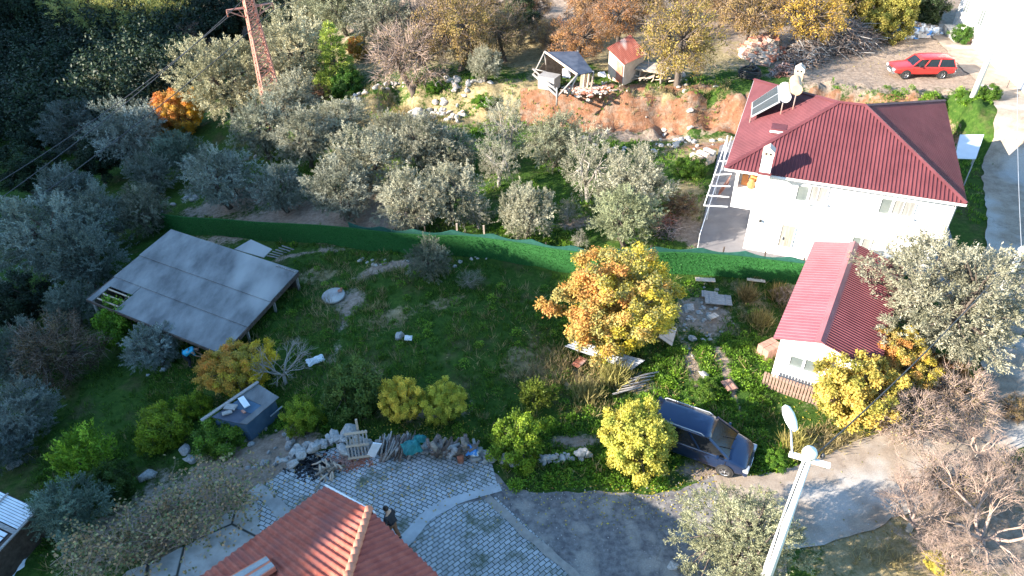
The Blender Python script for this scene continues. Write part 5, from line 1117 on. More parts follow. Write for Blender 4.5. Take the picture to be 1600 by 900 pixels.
def blobmesh(name, size, mat, seed, rough=.25, sub=3, flat=True):
    bm = bmesh.new(); bmesh.ops.create_icosphere(bm, subdivisions=sub, radius=1)
    for v in bm.verts:
        k = 1+noise.noise(v.co*1.3+Vector((seed*5.1, 0, 0)))*rough*1.6+noise.noise(v.co*3.5+Vector((seed*3.1, 0, 0)))*rough*.6
        v.co = Vector((v.co.x*size[0]*k, v.co.y*size[1]*k, v.co.z*size[2]*k))
    me = bpy.data.meshes.new(name); bm.to_mesh(me); bm.free(); me.materials.append(mat); me.polygons.foreach_set('use_smooth', [not flat]*len(me.polygons)); return me
o_ = tag(meshobj('tarp_bundle', blobmesh('tarp_bundle', (.9, .7, .45), M['whitepl'], 3, .3, 4, False)), 'pale blue-white plastic sheeting bundle at the bottom left corner', 'tarp'); o_.location = gp(12, 890, -1.9)
o_ = tag(meshobj('hay_heap', blobmesh('hay_heap', (.8, .6, .5), M['darkwood'], 8, .3, 4, False)), 'dark covered heap right of the plastic bundle in the bottom left', 'heap'); o_.location = gp(32, 862, -2.3)
# ------------------------------------------------------------------ hedge screen with net and posts
fpx = [(240, 358), (340, 368), (450, 378), (545, 386), (650, 396), (730, 401), (810, 412), (890, 426), (960, 428), (1060, 428), (1150, 434), (1262, 448), (1330, 462), (1385, 470)]
fpl = dense([G(*q) for q in fpx[:12]]+[Vector((16.9, 28.0, 0)), Vector((19.2, 27.0, 0))], .25)
hd = empty('hedge_screen', (0, 0, 0), 0, 'long green artificial hedge screen fence crossing the whole plot', 'fence'); HS = 1.35
fz_ = [hgt(p.x, p.y) for p in fpl]; fz = {}
for i_, p in enumerate(fpl): w_ = fz_[max(0, i_-10):i_+11]; fz[(round(p.x, 3), round(p.y, 3))] = sum(w_)/len(w_)
def fzz(p): return fz.get((round(p.x, 3), round(p.y, 3)), fz.get((round(p.x, 3), round(p.y-.12, 3)), hgt(p.x, p.y)))
def along(pl, z0, z1, name, mat, parent, th=.05, wave=0.):
    m = MB(); vs = []
    for i, p in enumerate(pl):
        t = (pl[min(i+1, len(pl)-1)]-pl[max(i-1, 0)]); t.z = 0; t.normalize(); s = Vector((-t.y, t.x, 0))*th/2; z = fzz(p)
        wv = wave*(abs(math.sin(i*.25/2.1*PI))-.5)
        for k in (s, -s):
            vs.append((p.x+k.x, p.y+k.y, z+z0)); vs.append((p.x+k.x*(1 if not wave else 3), p.y+k.y*(1 if not wave else 3), z+z1-wv))
    n = len(pl); fs = []
    for i in range(n-1):
        a, b = i*4, i*4+4; fs += [(a+1, b+1, b, a), (a+2, b+2, b+3, a+3), (a+1, a+3, b+3, b+1)]
    m.add(vs, fs); return m.build(name, mat, parent)
along(fpl, -.35, HS, 'panel', M['hedgeback'], hd, .06)
def hedge_leaves():
    rg = np.random.default_rng(2); B = []; R = []; A = []
    for i in range(len(fpl)-1):
        a, b = fpl[i], fpl[i+1]; n = int((b-a).length*330); t = rg.random(n); d = (b-a).normalized(); s = Vector((d.y, -d.x, 0))
        if s.y > 0: s = -s
        x = a.x+(b.x-a.x)*t+s.x*.04; y = a.y+(b.y-a.y)*t+s.y*.04; z = fzz(a)+rg.uniform(-.15, HS, n)
        B.append(np.stack([x, y, z], 1)); A.append(np.array([s.x, s.y, .5])+rg.normal(size=(n, 3))*.5); R.append(np.stack([rg.random(n), rg.random(n)], 1))
    B, A, R = map(np.vstack, (B, A, R)); me = leafmesh('needles', B, A, rndunit(rg, len(B)), .07, .03, R, [M['hedge'], M['twig']]); meshobj('needles', me, hd)
hedge_leaves()
nl = [p for p in fpl if p.x > -9.5]
nl2 = [p+Vector((0, .12, 0)) for p in nl]
nets = empty('shade_net', (0, 0, 0), 0, 'sagging dark green shade net strung behind the top of the hedge screen', 'net')
along(nl2, 1.25, 1.52, 'net', M['net'], nets, .015, .22)
for k, (px, py, h) in enumerate([(590, 386, 1.5), (628, 390, 1.5), (668, 396, 1.7), (717, 398, 2.0), (758, 402, 2.0), (813, 408, 1.5), (855, 414, 1.55), (890, 420, 1.6), (1016, 424, 1.6), (1075, 426, 1.6), (1128, 430, 1.7), (1188, 436, 1.7), (1245, 442, 1.6), (970, 424, 1.6)]):
    q = G(px, py); q = min(fpl, key=lambda r: (r-q).length)+Vector((0, .2, 0)); z = hgt(q.x, q.y)
    pale = px in (717, 758)
    m = MB(); m.bar((0, 0, -.3), (RG.uniform(-.06, .06), 0, h), .09 if pale else .06)
    o = m.build('fence_post', M['palewood'] if pale else M['darkwood']); o.location = (q.x, q.y, z)
    tag(o, ('pale wooden fence post behind the hedge screen, %s of the two pale ones' % ('left' if px == 717 else 'right')) if pale else 'thin dark post behind the green hedge screen', 'fence post', None if pale else 'dark posts behind the hedge screen')
# stone terrace line at the far left
def rockmesh(seed, mat, s=(1, .8, .65)): return blobmesh('stone', s, mat, seed, .3, 2)
RK = [rockmesh(k, M['rock']) for k in range(6)]; WR = [rockmesh(k+10, M['whiterock']) for k in range(6)]
def rock(x, y, s, label, group, set_=None, dz=.3, name='stone', z=None):
    o = meshobj(name, RG.choice(set_ or RK)); o.location = (x, y, (hgt(x, y) if z is None else z)+s*dz); o.scale = (s, s*RG.uniform(.7, 1.1), s*RG.uniform(.7, 1.1)); o.rotation_euler = (RG.uniform(-.4, .4), RG.uniform(-.4, .4), RG.uniform(0, 6.3)); return tag(o, label, 'rock', group)
pl = dense([G(*q) for q in ((495, 192), (530, 165), (560, 152), (600, 135), (632, 128))], .45)
for p in pl:
    for _ in range(3): rock(p.x+RG.gauss(0, .45), p.y+RG.gauss(0, .4), RG.uniform(.12, .32), 'white boulder in the line edging the straw mound right of the conifer', 'white boulders edging the straw mound', WR, name='boulder')
for _ in range(46):
    p = G(RG.gauss(690, 18), RG.gauss(182, 9)); rock(p.x, p.y, RG.uniform(.12, .36), 'white boulder in the loose heap above the middle of the grove', 'white boulders in the loose heap', WR, name='boulder')
for _ in range(30):
    p = G(RG.uniform(695, 768), RG.gauss(128, 3)); rock(p.x, p.y, RG.uniform(.12, .34), 'white boulder in the short row under the dark-trunked tree', 'white boulders under the dark-trunked tree', WR, name='boulder')
rock(*G(650, 172).xy, .75, 'largest single pinkish boulder on the straw mound', None, WR, name='boulder')
for _ in range(44):
    p = G(RG.uniform(860, 1140), RG.gauss(182, 9)); rock(p.x, p.y, RG.uniform(.08, .24), 'pinkish stone stuck in the orange earth bank', 'stones in the orange earth bank', WR, .1)
for _ in range(26):
    p = G(RG.gauss(1072, 14), RG.gauss(172, 9)); rock(p.x, p.y, RG.uniform(.12, .3), 'grey stone in the tumbled wall part of the earth bank', 'stones of the tumbled wall in the bank', WR, .3)
pl = dense([G(*q) for q in ((215, 345), (255, 328), (290, 312), (325, 300), (370, 262), (400, 245))], .6)
for p in pl: rock(p.x+RG.gauss(0, .2), p.y+RG.gauss(0, .2), RG.uniform(.2, .4), 'grey stone in the shaded terrace line above the barn', 'stones in the terrace line above the barn')
for _ in range(40):
    p = G(RG.gauss(1092, 16), RG.gauss(500, 28)); rock(p.x, p.y, RG.uniform(.05, .16), 'grey rubble stone on the bare patch right of the orange tree', 'rubble stones on the bare patch', None, .2)
for px, py, s, l in ((1075, 482, .28, 'pale round stone at the upper left of the bare rubble patch'), (1108, 497, .2, 'small pinkish stone on the right of the bare rubble patch'), (1082, 530, .2, 'brownish stone at the lower end of the rubble patch'), (1100, 588, .25, 'pinkish flat stone between the wheel tracks'), (1052, 886, .2, 'pale stone at the bottom edge of the asphalt yard'), (455, 695, .22, 'pale loose stone on the earth left of the stone wall'), (290, 705, .28, 'two-toned stone below the yellow-green tree'), (300, 720, .3, 'grey stone under the green tree in front of the hut'), (232, 745, .34, 'pale stone in the undergrowth of the lower left'), (24, 728, .3, 'grey stone near the left edge above the tin hut'), (625, 527, .3, 'pale stone in the dark grass of the field'), (1218, 20, .2, '')):
    if l: rock(*G(px, py).xy, s, l, None)
for k in range(26):
    p = G(RG.uniform(380, 500), RG.uniform(665, 735)); rock(p.x, p.y, RG.uniform(.05, .2), 'loose grey stone on the bare earth beside the blue hut', 'loose stones beside the blue hut')
# bank rocks round bend
for _ in range(28):
    p = G(RG.uniform(560, 760), RG.gauss(408, 5)); rock(p.x, p.y, RG.uniform(.05, .18), 'pale rubble bit along the foot of the hedge screen', 'rubble along the foot of the hedge', WR, .2)
# ------------------------------------------------------------------ stone wall, woodpile
wln = dense(P([(450, 722), (475, 708), (500, 700), (530, 693), (555, 700), (620, 705), (690, 708), (740, 712), (775, 722), (800, 722), (870, 722), (925, 714)]), .2)
sw_ = MB()
for i, p in enumerate(wln):
    for lv in range(2):
        for _ in range(2):
            if p.x > -1.2 and lv and RG.random() < .5: continue
            s = RG.uniform(.08, .2); me = RG.choice(RK); R3 = Matrix.Rotation(RG.uniform(0, 6), 3, 'Z') @ Matrix.Rotation(RG.uniform(0, 6), 3, 'X'); c_ = Vector((p.x+RG.gauss(0, .12), p.y+RG.gauss(0, .1), .12+lv*.24)); b0 = len(sw_.v)
            sw_.add([c_+R3 @ (v.co*s) for v in me.vertices], [tuple(f.vertices) for f in me.polygons])
tag(sw_.build('stone_wall', M['rock']), 'low dry-stone wall of grey field stones along the paved yard', 'wall')
for k, (px, py, s) in enumerate([(545, 672, .4), (520, 680, .3), (505, 690, .22), (560, 688, .3), (490, 698, .3), (573, 690, .24), (470, 708, .26), (455, 722, .26), (535, 700, .34)]):
    p = gp(px, py, .4); rock(p.x, p.y, s, ['biggest angular grey boulder heaped on the wall left of the crate', 'grey boulder left of the biggest one on the wall', 'whitish boulder left of the boulder heap', 'light flat boulder just left of the crate', 'small grey boulder further left along the wall', 'small bluish boulder touching the crate', 'grey stone near the left end of the wall', 'grey stone at the very left end of the wall', 'boulder at the foot of the boulder heap'][k], None, None, .2, 'boulder', .25)
ycr = gp(562, 717, .05); cr = empty('pallet', (ycr.x, ycr.y, .05), .12, 'upright grey wooden pallet leaning against the stone wall', 'pallet')
for k in range(7): m = MB(); m.box((k*.1-.3, .0+.28, .62), (.06, .03, 1.2), M=Matrix.Translation((k*.13-.39, .22, .6)) @ Matrix.Rotation(-.3, 4, 'X')); m.build('slat', M['greywood'], cr)
for z in (.08, .6, 1.13): m = MB(); m.box(None, (.9, .05, .09), M=Matrix.Translation((0, .18+(z-.6)*.31, z)) @ Matrix.Rotation(-.3, 4, 'X')); m.build('rail', M['palewood'], cr)
m = MB(); m.bar((.05, .5, 0), (.1, .5, 1.7), .08); m.build('post', M['palewood'], cr)
q = [gp(573, 711, .1), gp(586, 714, .1), gp(597, 693, 1.05), gp(583, 691, 1.05)]; m = MB(); m.slab(q, .04); tag(m.build('white_board', M['whitepl']), 'whitish scuffed board leaning right of the pallet', 'board')
def log(a, b, r, label, group, mat='log', name='log'):
    m = MB(); a = Vector(a); b = Vector(b); c_ = (a+b)/2; k = Vector((RG.gauss(0, r*.8), RG.gauss(0, r*.8), RG.gauss(0, r*.4)))
    m.tube([a-c_, (a+b)/2-c_+k, b-c_], [r*RG.uniform(.85, 1.1), r, r*RG.uniform(.7, 1)], 8); o = m.build(name, M[mat]); o.location = c_; return tag(o, label, 'log', group)
for k in range(46):
    px = 596+k*1.1+RG.uniform(-2, 2); a = gp(px-6, RG.uniform(708, 722), .1); b = gp(px+4+RG.uniform(-6, 6), RG.uniform(685, 690), .9)
    log(a, b+Vector((RG.gauss(0, .2), .25, RG.gauss(0, .12))), RG.uniform(.02, .045), 'dark thin branch in the bundle between white board and turquoise tarp', 'thin branches left of the turquoise tarp', RG.choice(('log', 'darkwood', 'greywood')), 'branch')
for k in range(64):
    px = RG.uniform(672, 738); lv = RG.random(); a = gp(px, 716-lv*12, .1+lv*.6); d_ = Vector((RG.gauss(.1, .45), RG.gauss(.45, .3), RG.uniform(-.15, .5))).normalized()*RG.uniform(.35, .75)
    log(a, a+d_, RG.uniform(.055, .11), 'firewood log in the heap right of the turquoise tarp', 'firewood logs heaped right of the turquoise tarp', RG.choice(('log', 'log', 'greywood', 'wood', 'darkwood')))
for k in range(26):
    p = gp(RG.gauss(513, 8), RG.gauss(735, 9), .1); d_ = Vector((RG.gauss(0, .2), RG.gauss(0, .2), RG.uniform(-.03, .06))).normalized()*.4; log(p+Vector((0, 0, .06*(k % 3))), p+d_+Vector((0, 0, .06*(k % 3))), .04, 'short split stick in the small pile at the tiled roof corner', 'split sticks at the tiled roof corner', 'palewood' if k % 2 else 'wood', 'stick')
m = MB()
for k in range(500):
    p = gp(RG.gauss(545, 18), RG.gauss(722, 6), .06); m.box(p, (RG.uniform(.02, .1), RG.uniform(.02, .05), .02), rz=RG.uniform(0, 3))
tag(m.build('wood_chips', M['rust']), 'scatter of reddish wood chips on the pavers before the pallet', 'wood chips', kind='stuff')
m = MB()
for k in range(420):
    p = gp(RG.gauss(487, 14), RG.gauss(728, 9), .06); m.box(p, (RG.uniform(.03, .14), RG.uniform(.02, .07), .03), rz=RG.uniform(0, 3))
tag(m.build('charred_litter', M['black']), 'dark burnt litter on the pavers at the left end of the wall', 'litter', kind='stuff')
def tarp(name, px, py, z, sx, sy, sz, mat, label, seed, cat='tarp', rz=0):
    m = MB(); n = 16; vs = []
    for j in range(n+1):
        for i in range(n+1):
            u, v = i/n*2-1, j/n*2-1; rr = max(abs(u), abs(v)); k = noise.noise(Vector((u*1.8, v*1.8, seed)))
            vs.append((u*sx*(1+.25*noise.noise(Vector((v*2, 3, seed)))), v*sy*(1+.25*noise.noise(Vector((u*2, 5, seed)))), sz*(1-rr**2.2)+k*.16*sz*2+noise.noise(Vector((u*5, v*5, seed)))*.05))
    m.add(vs, [(j*(n+1)+i, j*(n+1)+i+1, (j+1)*(n+1)+i+1, (j+1)*(n+1)+i) for j in range(n) for i in range(n)], 0, False)
    o = m.build(name, M[mat]); s_ = o.modifiers.new('t', 'SOLIDIFY'); s_.thickness = .01; o.location = gp(px, py, z); o.rotation_euler = (.3, .1, rz); return tag(o, label, cat)
tarp('tarp', 643, 699, .75, .36, .3, .34, 'turq', 'larger turquoise tarp draped over the woodpile', 2, rz=.5)
tarp('tarp', 656, 686, .85, .24, .16, .22, 'turq', 'smaller blue-green tarp scrap behind the larger turquoise one', 5, rz=.2)
tarp('plastic_bag', 737, 703, .5, .24, .22, .25, 'bluepl', 'crumpled blue bag on the wall right of the logs', 7, 'bag')
tarp('plastic_bag', 742, 708, .4, .14, .12, .18, 'whitepl', 'white bag beside the crumpled blue bag', 9, 'bag')
m = MB(); m.lathe([(0, 0), (.12, 0), (.14, .35), (.11, .4), (0, .4)], 12); o = m.build('clay_pot', M['rust']); p = gp(720, 722, .04); o.location = (p.x, p.y, .05); tag(o, 'rusty-red can standing at the foot of the woodpile', 'can')
# ------------------------------------------------------------------ field things
m = MB(); m.lathe([(0, .0), (.62, 0), (.62, .1), (.59, .12), (0, .13)], 36); p = G(522, 466); o = m.build('well_cover', M['concrete']); o.location = p+Vector((0, 0, .12)); o.rotation_euler = (.05, -.06, 0); tag(o, 'round concrete well cover lying in the dark field', 'well cover')
m = MB(); m.box((0, 0, 0), (.22, .13, .1)); m.box((.05, .15, 0), (.13, .1, .1)); o = m.build('brick_bit', M['rust'], o, bevel=.01); o.location = (.35, .2, .2)
tarp('plastic_bag', 493, 563, -.55, .42, .2, .16, 'whitepl', 'white and blue plastic bag lying in the dark field', 12, 'bag', .6); bpy.data.objects[-1] if 0 else None
tarp('plastic_bag', 256, 580, -2.2, .16, .16, .25, 'whitepl', 'white bag near the bending man', 14, 'bag')
tarp('paper_scrap', 231, 587, -2.4, .09, .09, .1, 'whitepl', 'tiny white scrap left of the white bag near the bending man', 15, 'scrap')
tarp('plastic_scrap', 638, 528, .1, .18, .14, .1, 'whitepl', 'pale scrap in the dark grass in the middle of the field', 16, 'scrap')
cs = [gp(883, 541, .45), gp(902, 532, .75), gp(1008, 563, .55), gp(985, 577, .25)]
cs = [gp(882, 541, .22), gp(902, 532, .42), gp(1008, 563, .38), gp(986, 577, .2)]
shm = empty('metal_sheet', cs[0], 0, 'long whitish corrugated metal sheet lying under the orange and yellow tree', 'metal sheet')
roofplane([q-cs[0] for q in cs], (cs[2]-cs[1]), 'wave', .12, .03, 'sheet', M['galv'], shm, .01); m = MB()
for t_ in (.2, .5, .8): a = cs[0].lerp(cs[3], t_)-cs[0]; b = cs[1].lerp(cs[2], t_)-cs[0]; m.bar(a-Vector((0, 0, .07)), b-Vector((0, 0, .07)), .09)
m.build('support', M['wood'], shm)
for k in range(5): p = gp(985-k*7, 592+k*6, .15); log(p, p+Vector((1.3, .35, .03)), .04, ['farthest', 'second farthest', 'middle', 'second nearest', 'nearest'][k]+' of five grey planks lying beside the pale grass tuft', 'grey planks beside the grass tuft', 'greywood', 'plank')
def board(px, py, L, Wb, rz, mat, label, name='board', dz=.25, tilt=.0):
    p = G(px, py); m = MB(); m.box((0, 0, 0), (L, Wb, .03)); m.box((L*.3, 0, .03), (.08, Wb*.96, .025)); m.box((-L*.3, 0, .03), (.08, Wb*.96, .025)); o = m.build(name, M[mat]); o.location = p+Vector((0, 0, dz)); o.rotation_euler = (tilt, .04, rz); return tag(o, label, 'board')
board(1042, 530, 1.35, .75, 1.2, 'board', 'pinkish board leaning at the right side of the orange tree', tilt=.5, dz=.4)
board(1121, 474, 1.3, .8, -.15, 'greywood', 'large grey-brown board beyond the rubble patch')
board(1108, 466, .8, .5, -.2, 'greywood', 'smaller grey board touching the large grey-brown one')
board(1101, 443, 1.0, .3, -.1, 'board', 'small pink board near the foot of the hedge screen')
board(1180, 444, .9, .2, -.2, 'board', 'narrow pale board at the foot of the hedge screen near the annex')
board(1138, 608, .5, .6, .3, 'brick', 'reddish mat lying across the right wheel track')
board(1113, 500, .5, .3, .5, 'board', 'little pink board on the rubble patch')
board(905, 572, .7, .4, .9, 'rust', 'rusty tin piece by the left end of the corrugated sheet')
# ------------------------------------------------------------------ sheds of the upper terrace
z0 = 2.3
q = [gp(851, 81, 4.4), gp(903, 80, 4.2), gp(927, 112, 3.9), gp(902, 117, 4.1)]
os_ = empty('open_shed', (q[3].x, q[3].y, z0), 0, 'ramshackle open shed with dark felt roof and crossed poles above the earth bank', 'shed'); O = Vector(os_.location)
m = MB(); m.slab([v-O for v in q], .06); m.build('roof', M['darkroof'], os_)
m = MB(); m.bar(q[0]-O+Vector((0, 0, .02)), q[3]-O+Vector((0, 0, .02)), .12, .1); m.build('front_board', M['board'], os_)
fl_ = [gp(833, 118, 2.5), gp(870, 152, 2.5), gp(902, 150, 2.4), gp(915, 118, 2.4)]
for a, b, r in ((q[0], fl_[0], .06), (q[3], fl_[1], .07), (q[3], (fl_[1]+fl_[2])/2, .07), (fl_[0]+Vector((0, 0, .5)), fl_[1]+Vector((0, 0, .45)), .07), (fl_[0]+Vector((0, 0, .1)), fl_[1]+Vector((0, 0, .1)), .09), (q[0], gp(855, 112, 2.5), .07), (fl_[0]+Vector((0, 0, .5)), gp(853, 112, 3.0), .05), (q[1], gp(905, 100, 2.3), .06), (q[2], gp(925, 132, 2.3), .07), (fl_[1]+Vector((0, 0, -.6)), fl_[1]+Vector((0, 0, .7)), .07)):
    m = MB(); m.tube([a-O, (a+b)/2-O+Vector((0, -.05, .02)), b-O], [r, r*.9, r], 7); m.build('pole', M['greywood'], os_)
m = MB(); m.slab([q[0]-O+Vector((.1, .1, -.1)), q[1]-O+Vector((0, .1, -.1)), q[1]-O+Vector((0, .1, -1.9)), q[0]-O+Vector((.1, .1, -1.9))], .05); m.slab([gp(834, 116, 2.5)-O, gp(855, 93, 3.6)-O, gp(855, 118, 2.3)-O], .04); m.build('back_wall', M['darkwood'], os_)
p = gp(858, 132, 2.6); m = MB(); m.box((0, 0, .45), (1.35, 1.0, .9)); m.box((0, 0, .93), (1.4, 1.05, .06)); o = m.build('feed_box', M['greywood'], None, bevel=.02); o.location = (p.x, p.y, z0+.05); o.rotation_euler.z = -.55; tag(o, 'large grey plank box inside the open shed', 'box')
for k in range(4): m = MB(); p = gp(908+k*5, 128, 2.8); m.box((0, 0, .6), (.22, .1, 1.2)); o = m.build('plank', M['palewood']); o.location = (p.x, p.y, z0-.1); o.rotation_euler = (.1*k-.15, .1, .5*k); tag(o, 'upright plank leaning at the right end of the open shed', 'plank', 'upright planks at the open shed')
tarp('orange_cloth', 884, 104, 3.0, .5, .4, .35, 'orange', 'crumpled orange bundle inside the open shed', 21, 'bundle')
tarp('white_sack', 885, 115, 3.0, .3, .5, .3, 'whitepl', 'white sack inside the open shed behind the poles', 22, 'sack')
tarp('white_sack', 941, 117, 2.6, .3, .22, .25, 'whitepl', 'small white sack between the two sheds', 24, 'sack')
q = [gp(948, 75, 4.4), gp(985, 54, 4.5), gp(1012, 84, 3.9), gp(975, 103, 3.8)]
rs_ = empty('rusty_shed', (q[3].x, q[3].y, z0), 0, 'small shed with rusty red tin roof between the brown trees', 'shed'); O = Vector(rs_.location)
roofplane([v-O for v in q], (q[2]-q[1]), 'wave', .15, .03, 'roof', M['rustroof'], rs_, .02)
c_ = sum(q, Vector())/4; b2 = [v+(c_-v)*.13-O for v in q]; m = MB()
for i in range(4): a, b = b2[i], b2[(i+1) % 4]; m.slab([a+Vector((0, 0, -.08)), b+Vector((0, 0, -.08)), Vector((b.x, b.y, -.2)), Vector((a.x, a.y, -.2))], .05)
m.build('wall', M['board'], rs_)
a, b = b2[0].lerp(b2[3], .55), b2[0].lerp(b2[3], .95); n_ = Vector((-(b-a).y, (b-a).x, 0)).normalized()*-.04; m = MB(); m.slab([a+n_+Vector((0, 0, -.25)), b+n_+Vector((0, 0, -.25)), Vector((b.x, b.y, 0))+n_, Vector((a.x, a.y, 0))+n_], .03); m.build('door', M['rust'], rs_)
p = gp(1020, 118, 2.6); lp = empty('timber_stack', (p.x, p.y, z0), -.5, 'stack of weathered planks lying on trestles right of the rusty shed', 'timber stack')
for i in range(7):
    for k in range(2): m = MB(); m.box((RG.uniform(-.1, .1), i*.2-.6, .8+k*.09+i*.02), (2.3, .17, .07), rz=RG.uniform(-.05, .05)); m.build('plank', M['greywood'] if (i+k) % 3 else M['palewood'], lp)
for x in (-.8, .8): m = MB(); m.box((x, 0, .38), (.1, 1.3, .75)); m.build('trestle', M['wood'], lp)
for k in range(14): p = gp(RG.uniform(988, 1050), RG.uniform(118, 130), 2.4); log(p, p+Vector((RG.gauss(.2, .4), RG.gauss(0, .4), RG.uniform(0, .6))), .05, 'loose pale stick lying before the rusty shed', 'loose sticks before the rusty shed', 'palewood', 'stick')
m = MB()
for k in range(260): p = gp(RG.gauss(915, 18), RG.gauss(140, 5), 2.4); m.box(p, (RG.uniform(.05, .4), RG.uniform(.05, .2), RG.uniform(.03, .12)), rz=RG.uniform(0, 3), mi=RG.choice((0, 0, 1, 2)))
tag(m.build('rubble', [M['board'], M['rust'], M['whiterock']]), 'spilled rubble and boards on the bank edge right of the open shed', 'rubble', kind='stuff')
# ------------------------------------------------------------------ heaps right of the sheds
def heap(name, cx, cy, rx, ry, n, mats, lo, hi, hh, label, cat, seed, th=.05, zb=2.3, box=False):
    rg = random.Random(seed); m = MB()
    for k in range(n):
        a = rg.uniform(0, 2*PI); r = rg.random()**.6; p = gp(cx+math.cos(a)*r*rx, cy+math.sin(a)*r*ry, zb); z = hgt(p.x, p.y)+hh*(1-r*r)*rg.uniform(.3, 1.05); L = rg.uniform(lo, hi); mi = rg.randrange(len(mats)); c_ = Vector((p.x, p.y, z))
        d_ = Vector((rg.gauss(0, 1), rg.gauss(0, 1), rg.gauss(0, .35))).normalized()*L/2
        if box: m.box(None, (L, L*rg.uniform(.4, 1), L*rg.uniform(.1, .5)), M=Matrix.Translation(c_) @ Matrix.Rotation(rg.uniform(0, 6), 4, 'Z') @ Matrix.Rotation(rg.uniform(-.6, .6), 4, 'X'), mi=mi)
        else: m.tube([c_-d_, c_+Vector((0, 0, rg.uniform(-.1, .2)*L)), c_+d_], [th*rg.uniform(.5, 1.1), th*.8, th*.3], 4, mi=mi)
    return tag(m.build(name, [M[x] for x in mats]), label, cat, kind='stuff')
heap('branch_heap', 1310, 68, 62, 20, 1100, ['twig', 'log', 'greywood'], .8, 3.2, 1.7, 'long grey heap of cut branches beside the earth yard', 'branches', 1, .035)
heap('branch_heap', 1258, 92, 34, 16, 600, ['log', 'twig', 'greywood'], .5, 1.6, 1.3, 'dark heap of cut branches below the golden tree', 'branches', 2, .04)
heap('rubble_heap', 1192, 82, 32, 15, 520, ['brick', 'wood', 'palewood', 'rust', 'board'], .2, .9, 1.2, 'pinkish heap of broken timber and rubble left of the branch heaps', 'rubble', 3, .06, box=True)
heap('rubbish_heap', 1412, 50, 58, 11, 900, ['whitepl', 'galv', 'whitepl', 'bluepl', 'greywood', 'whiterock', 'whitepl', 'board'], .15, .7, .8, 'white and blue plastic rubbish heap beyond the red car', 'rubbish', 4, box=True)
heap('rust_heap', 1222, 114, 20, 6, 160, ['rust', 'rust', 'log'], .3, 1.0, .8, 'rusty metal scrap just behind the house roof', 'scrap', 5, .04)
heap('branch_heap', 1040, 355, 24, 22, 260, ['rust', 'log', 'pinktwig'], .4, 1.3, .5, 'reddish cut brushwood between the olive and the patio', 'branches', 6, .02, zb=0)
p = gp(1172, 112, 2.7); bc_ = empty('hose_coil', (p.x, p.y, hgt(p.x, p.y)), 0, 'coil of thick black pipe on the terrace behind the house corner', 'hose coil')
for k in range(7): m = MB(); r = .75+.05*math.sin(k*2.); m.tube([(math.cos(a)*r+.04*math.sin(k), math.sin(a)*r, .15+k*.08+.05*math.sin(a*2+k)) for a in np.linspace(0, 2*PI, 33)], .05, 7, cap=False); m.build('pipe', M['black'], bc_)
m = MB(); m.tube([(-.3, 0, .75), (.1, .3, 1.1), (.4, -.2, .8), (.0, -.4, .7)], .05, 7); m.build('pipe_end', M['metal_dark'], bc_)
# ------------------------------------------------------------------ white building upper right
w0 = gp(1487, 42, 2.3); w1 = gp(1563, 116, 2.3); dv = (w1-w0); dv.z = 0; ang = math.atan2(dv.y, dv.x); LW = dv.length
wb = empty('white_building', (w0.x, w0.y, 2.3), ang, 'tall plain white building cut by the top right corner', 'building'); WM = local(wb)
m = MB(); m.box((LW/2, 5, 3.8), (LW, 10, 8)); m.build('wall', M['white'], wb)
m = MB(); m.box((LW/2, 5, 7.9), (LW+.6, 10.6, .2)); m.build('roof', M['concrete'], wb)
m = MB(); m.box((LW+2.3, 1.9, 1.2), (4.6, 3.4, 2.8)); m.build('side_wing', M['white'], wb)
for x0_, x1_, z_, z2 in ((1.2, 2.2, 1.6, 2.9), (4.6, 5.6, 1.6, 2.9), (8.2, 9.2, 1.6, 2.9), (1.2, 2.2, 4.6, 5.9), (4.6, 5.6, 4.6, 5.9), (8.2, 9.2, 4.6, 5.9)): window(wb, x0_, x1_, z_, z2, -.01, 'glass')
for x in (3.4, 7.0): m = MB(); m.tube([(x, -.06, 0), (x, -.06, 7.7)], .05, 8); m.build('downpipe', M['trim'], wb)
m = MB(); m.box((3.0, -.7, .3), (3.2, 1.0, .6)); o = m.build('step_block', M['concrete'], wb)
m = MB(); m.box((0, 0, .25), (.9, .7, .5)); m.box((0, 0, .53), (1.0, .8, .06)); o = m.build('crate', M['brick']); p = gp(1512, 62, 2.3); o.location = (p.x-.6, p.y-.8, 2.3); o.rotation_euler.z = ang; tag(o, 'brownish crate against the foot of the white building', 'crate')
# translucent canopy sheet behind the house
q = [gp(1500, 210, 2.0), gp(1538, 210, 2.0), gp(1525, 248, 1.9), gp(1492, 247, 1.9)]; O = Vector((q[3].x, q[3].y, hgt(q[3].x, q[3].y)))
cn = empty('canopy', O, 0, 'pale blue-grey flat canopy sheet on posts right of the house', 'canopy'); m = MB(); m.slab([v-O for v in q], .05); m.build('canopy_sheet', noisy('canopy_sheet', (.45, .5, .55), (.52, .56, .6), 1.5, .5), cn, bevel=.015)
for v in q: m = MB(); v = v+(sum(q, Vector())/4-v)*.1; m.bar((v.x-O.x, v.y-O.y, hgt(v.x, v.y)-O.z-.2), v-O-Vector((0, 0, .05)), .05); m.build('post', M['galv'], cn)
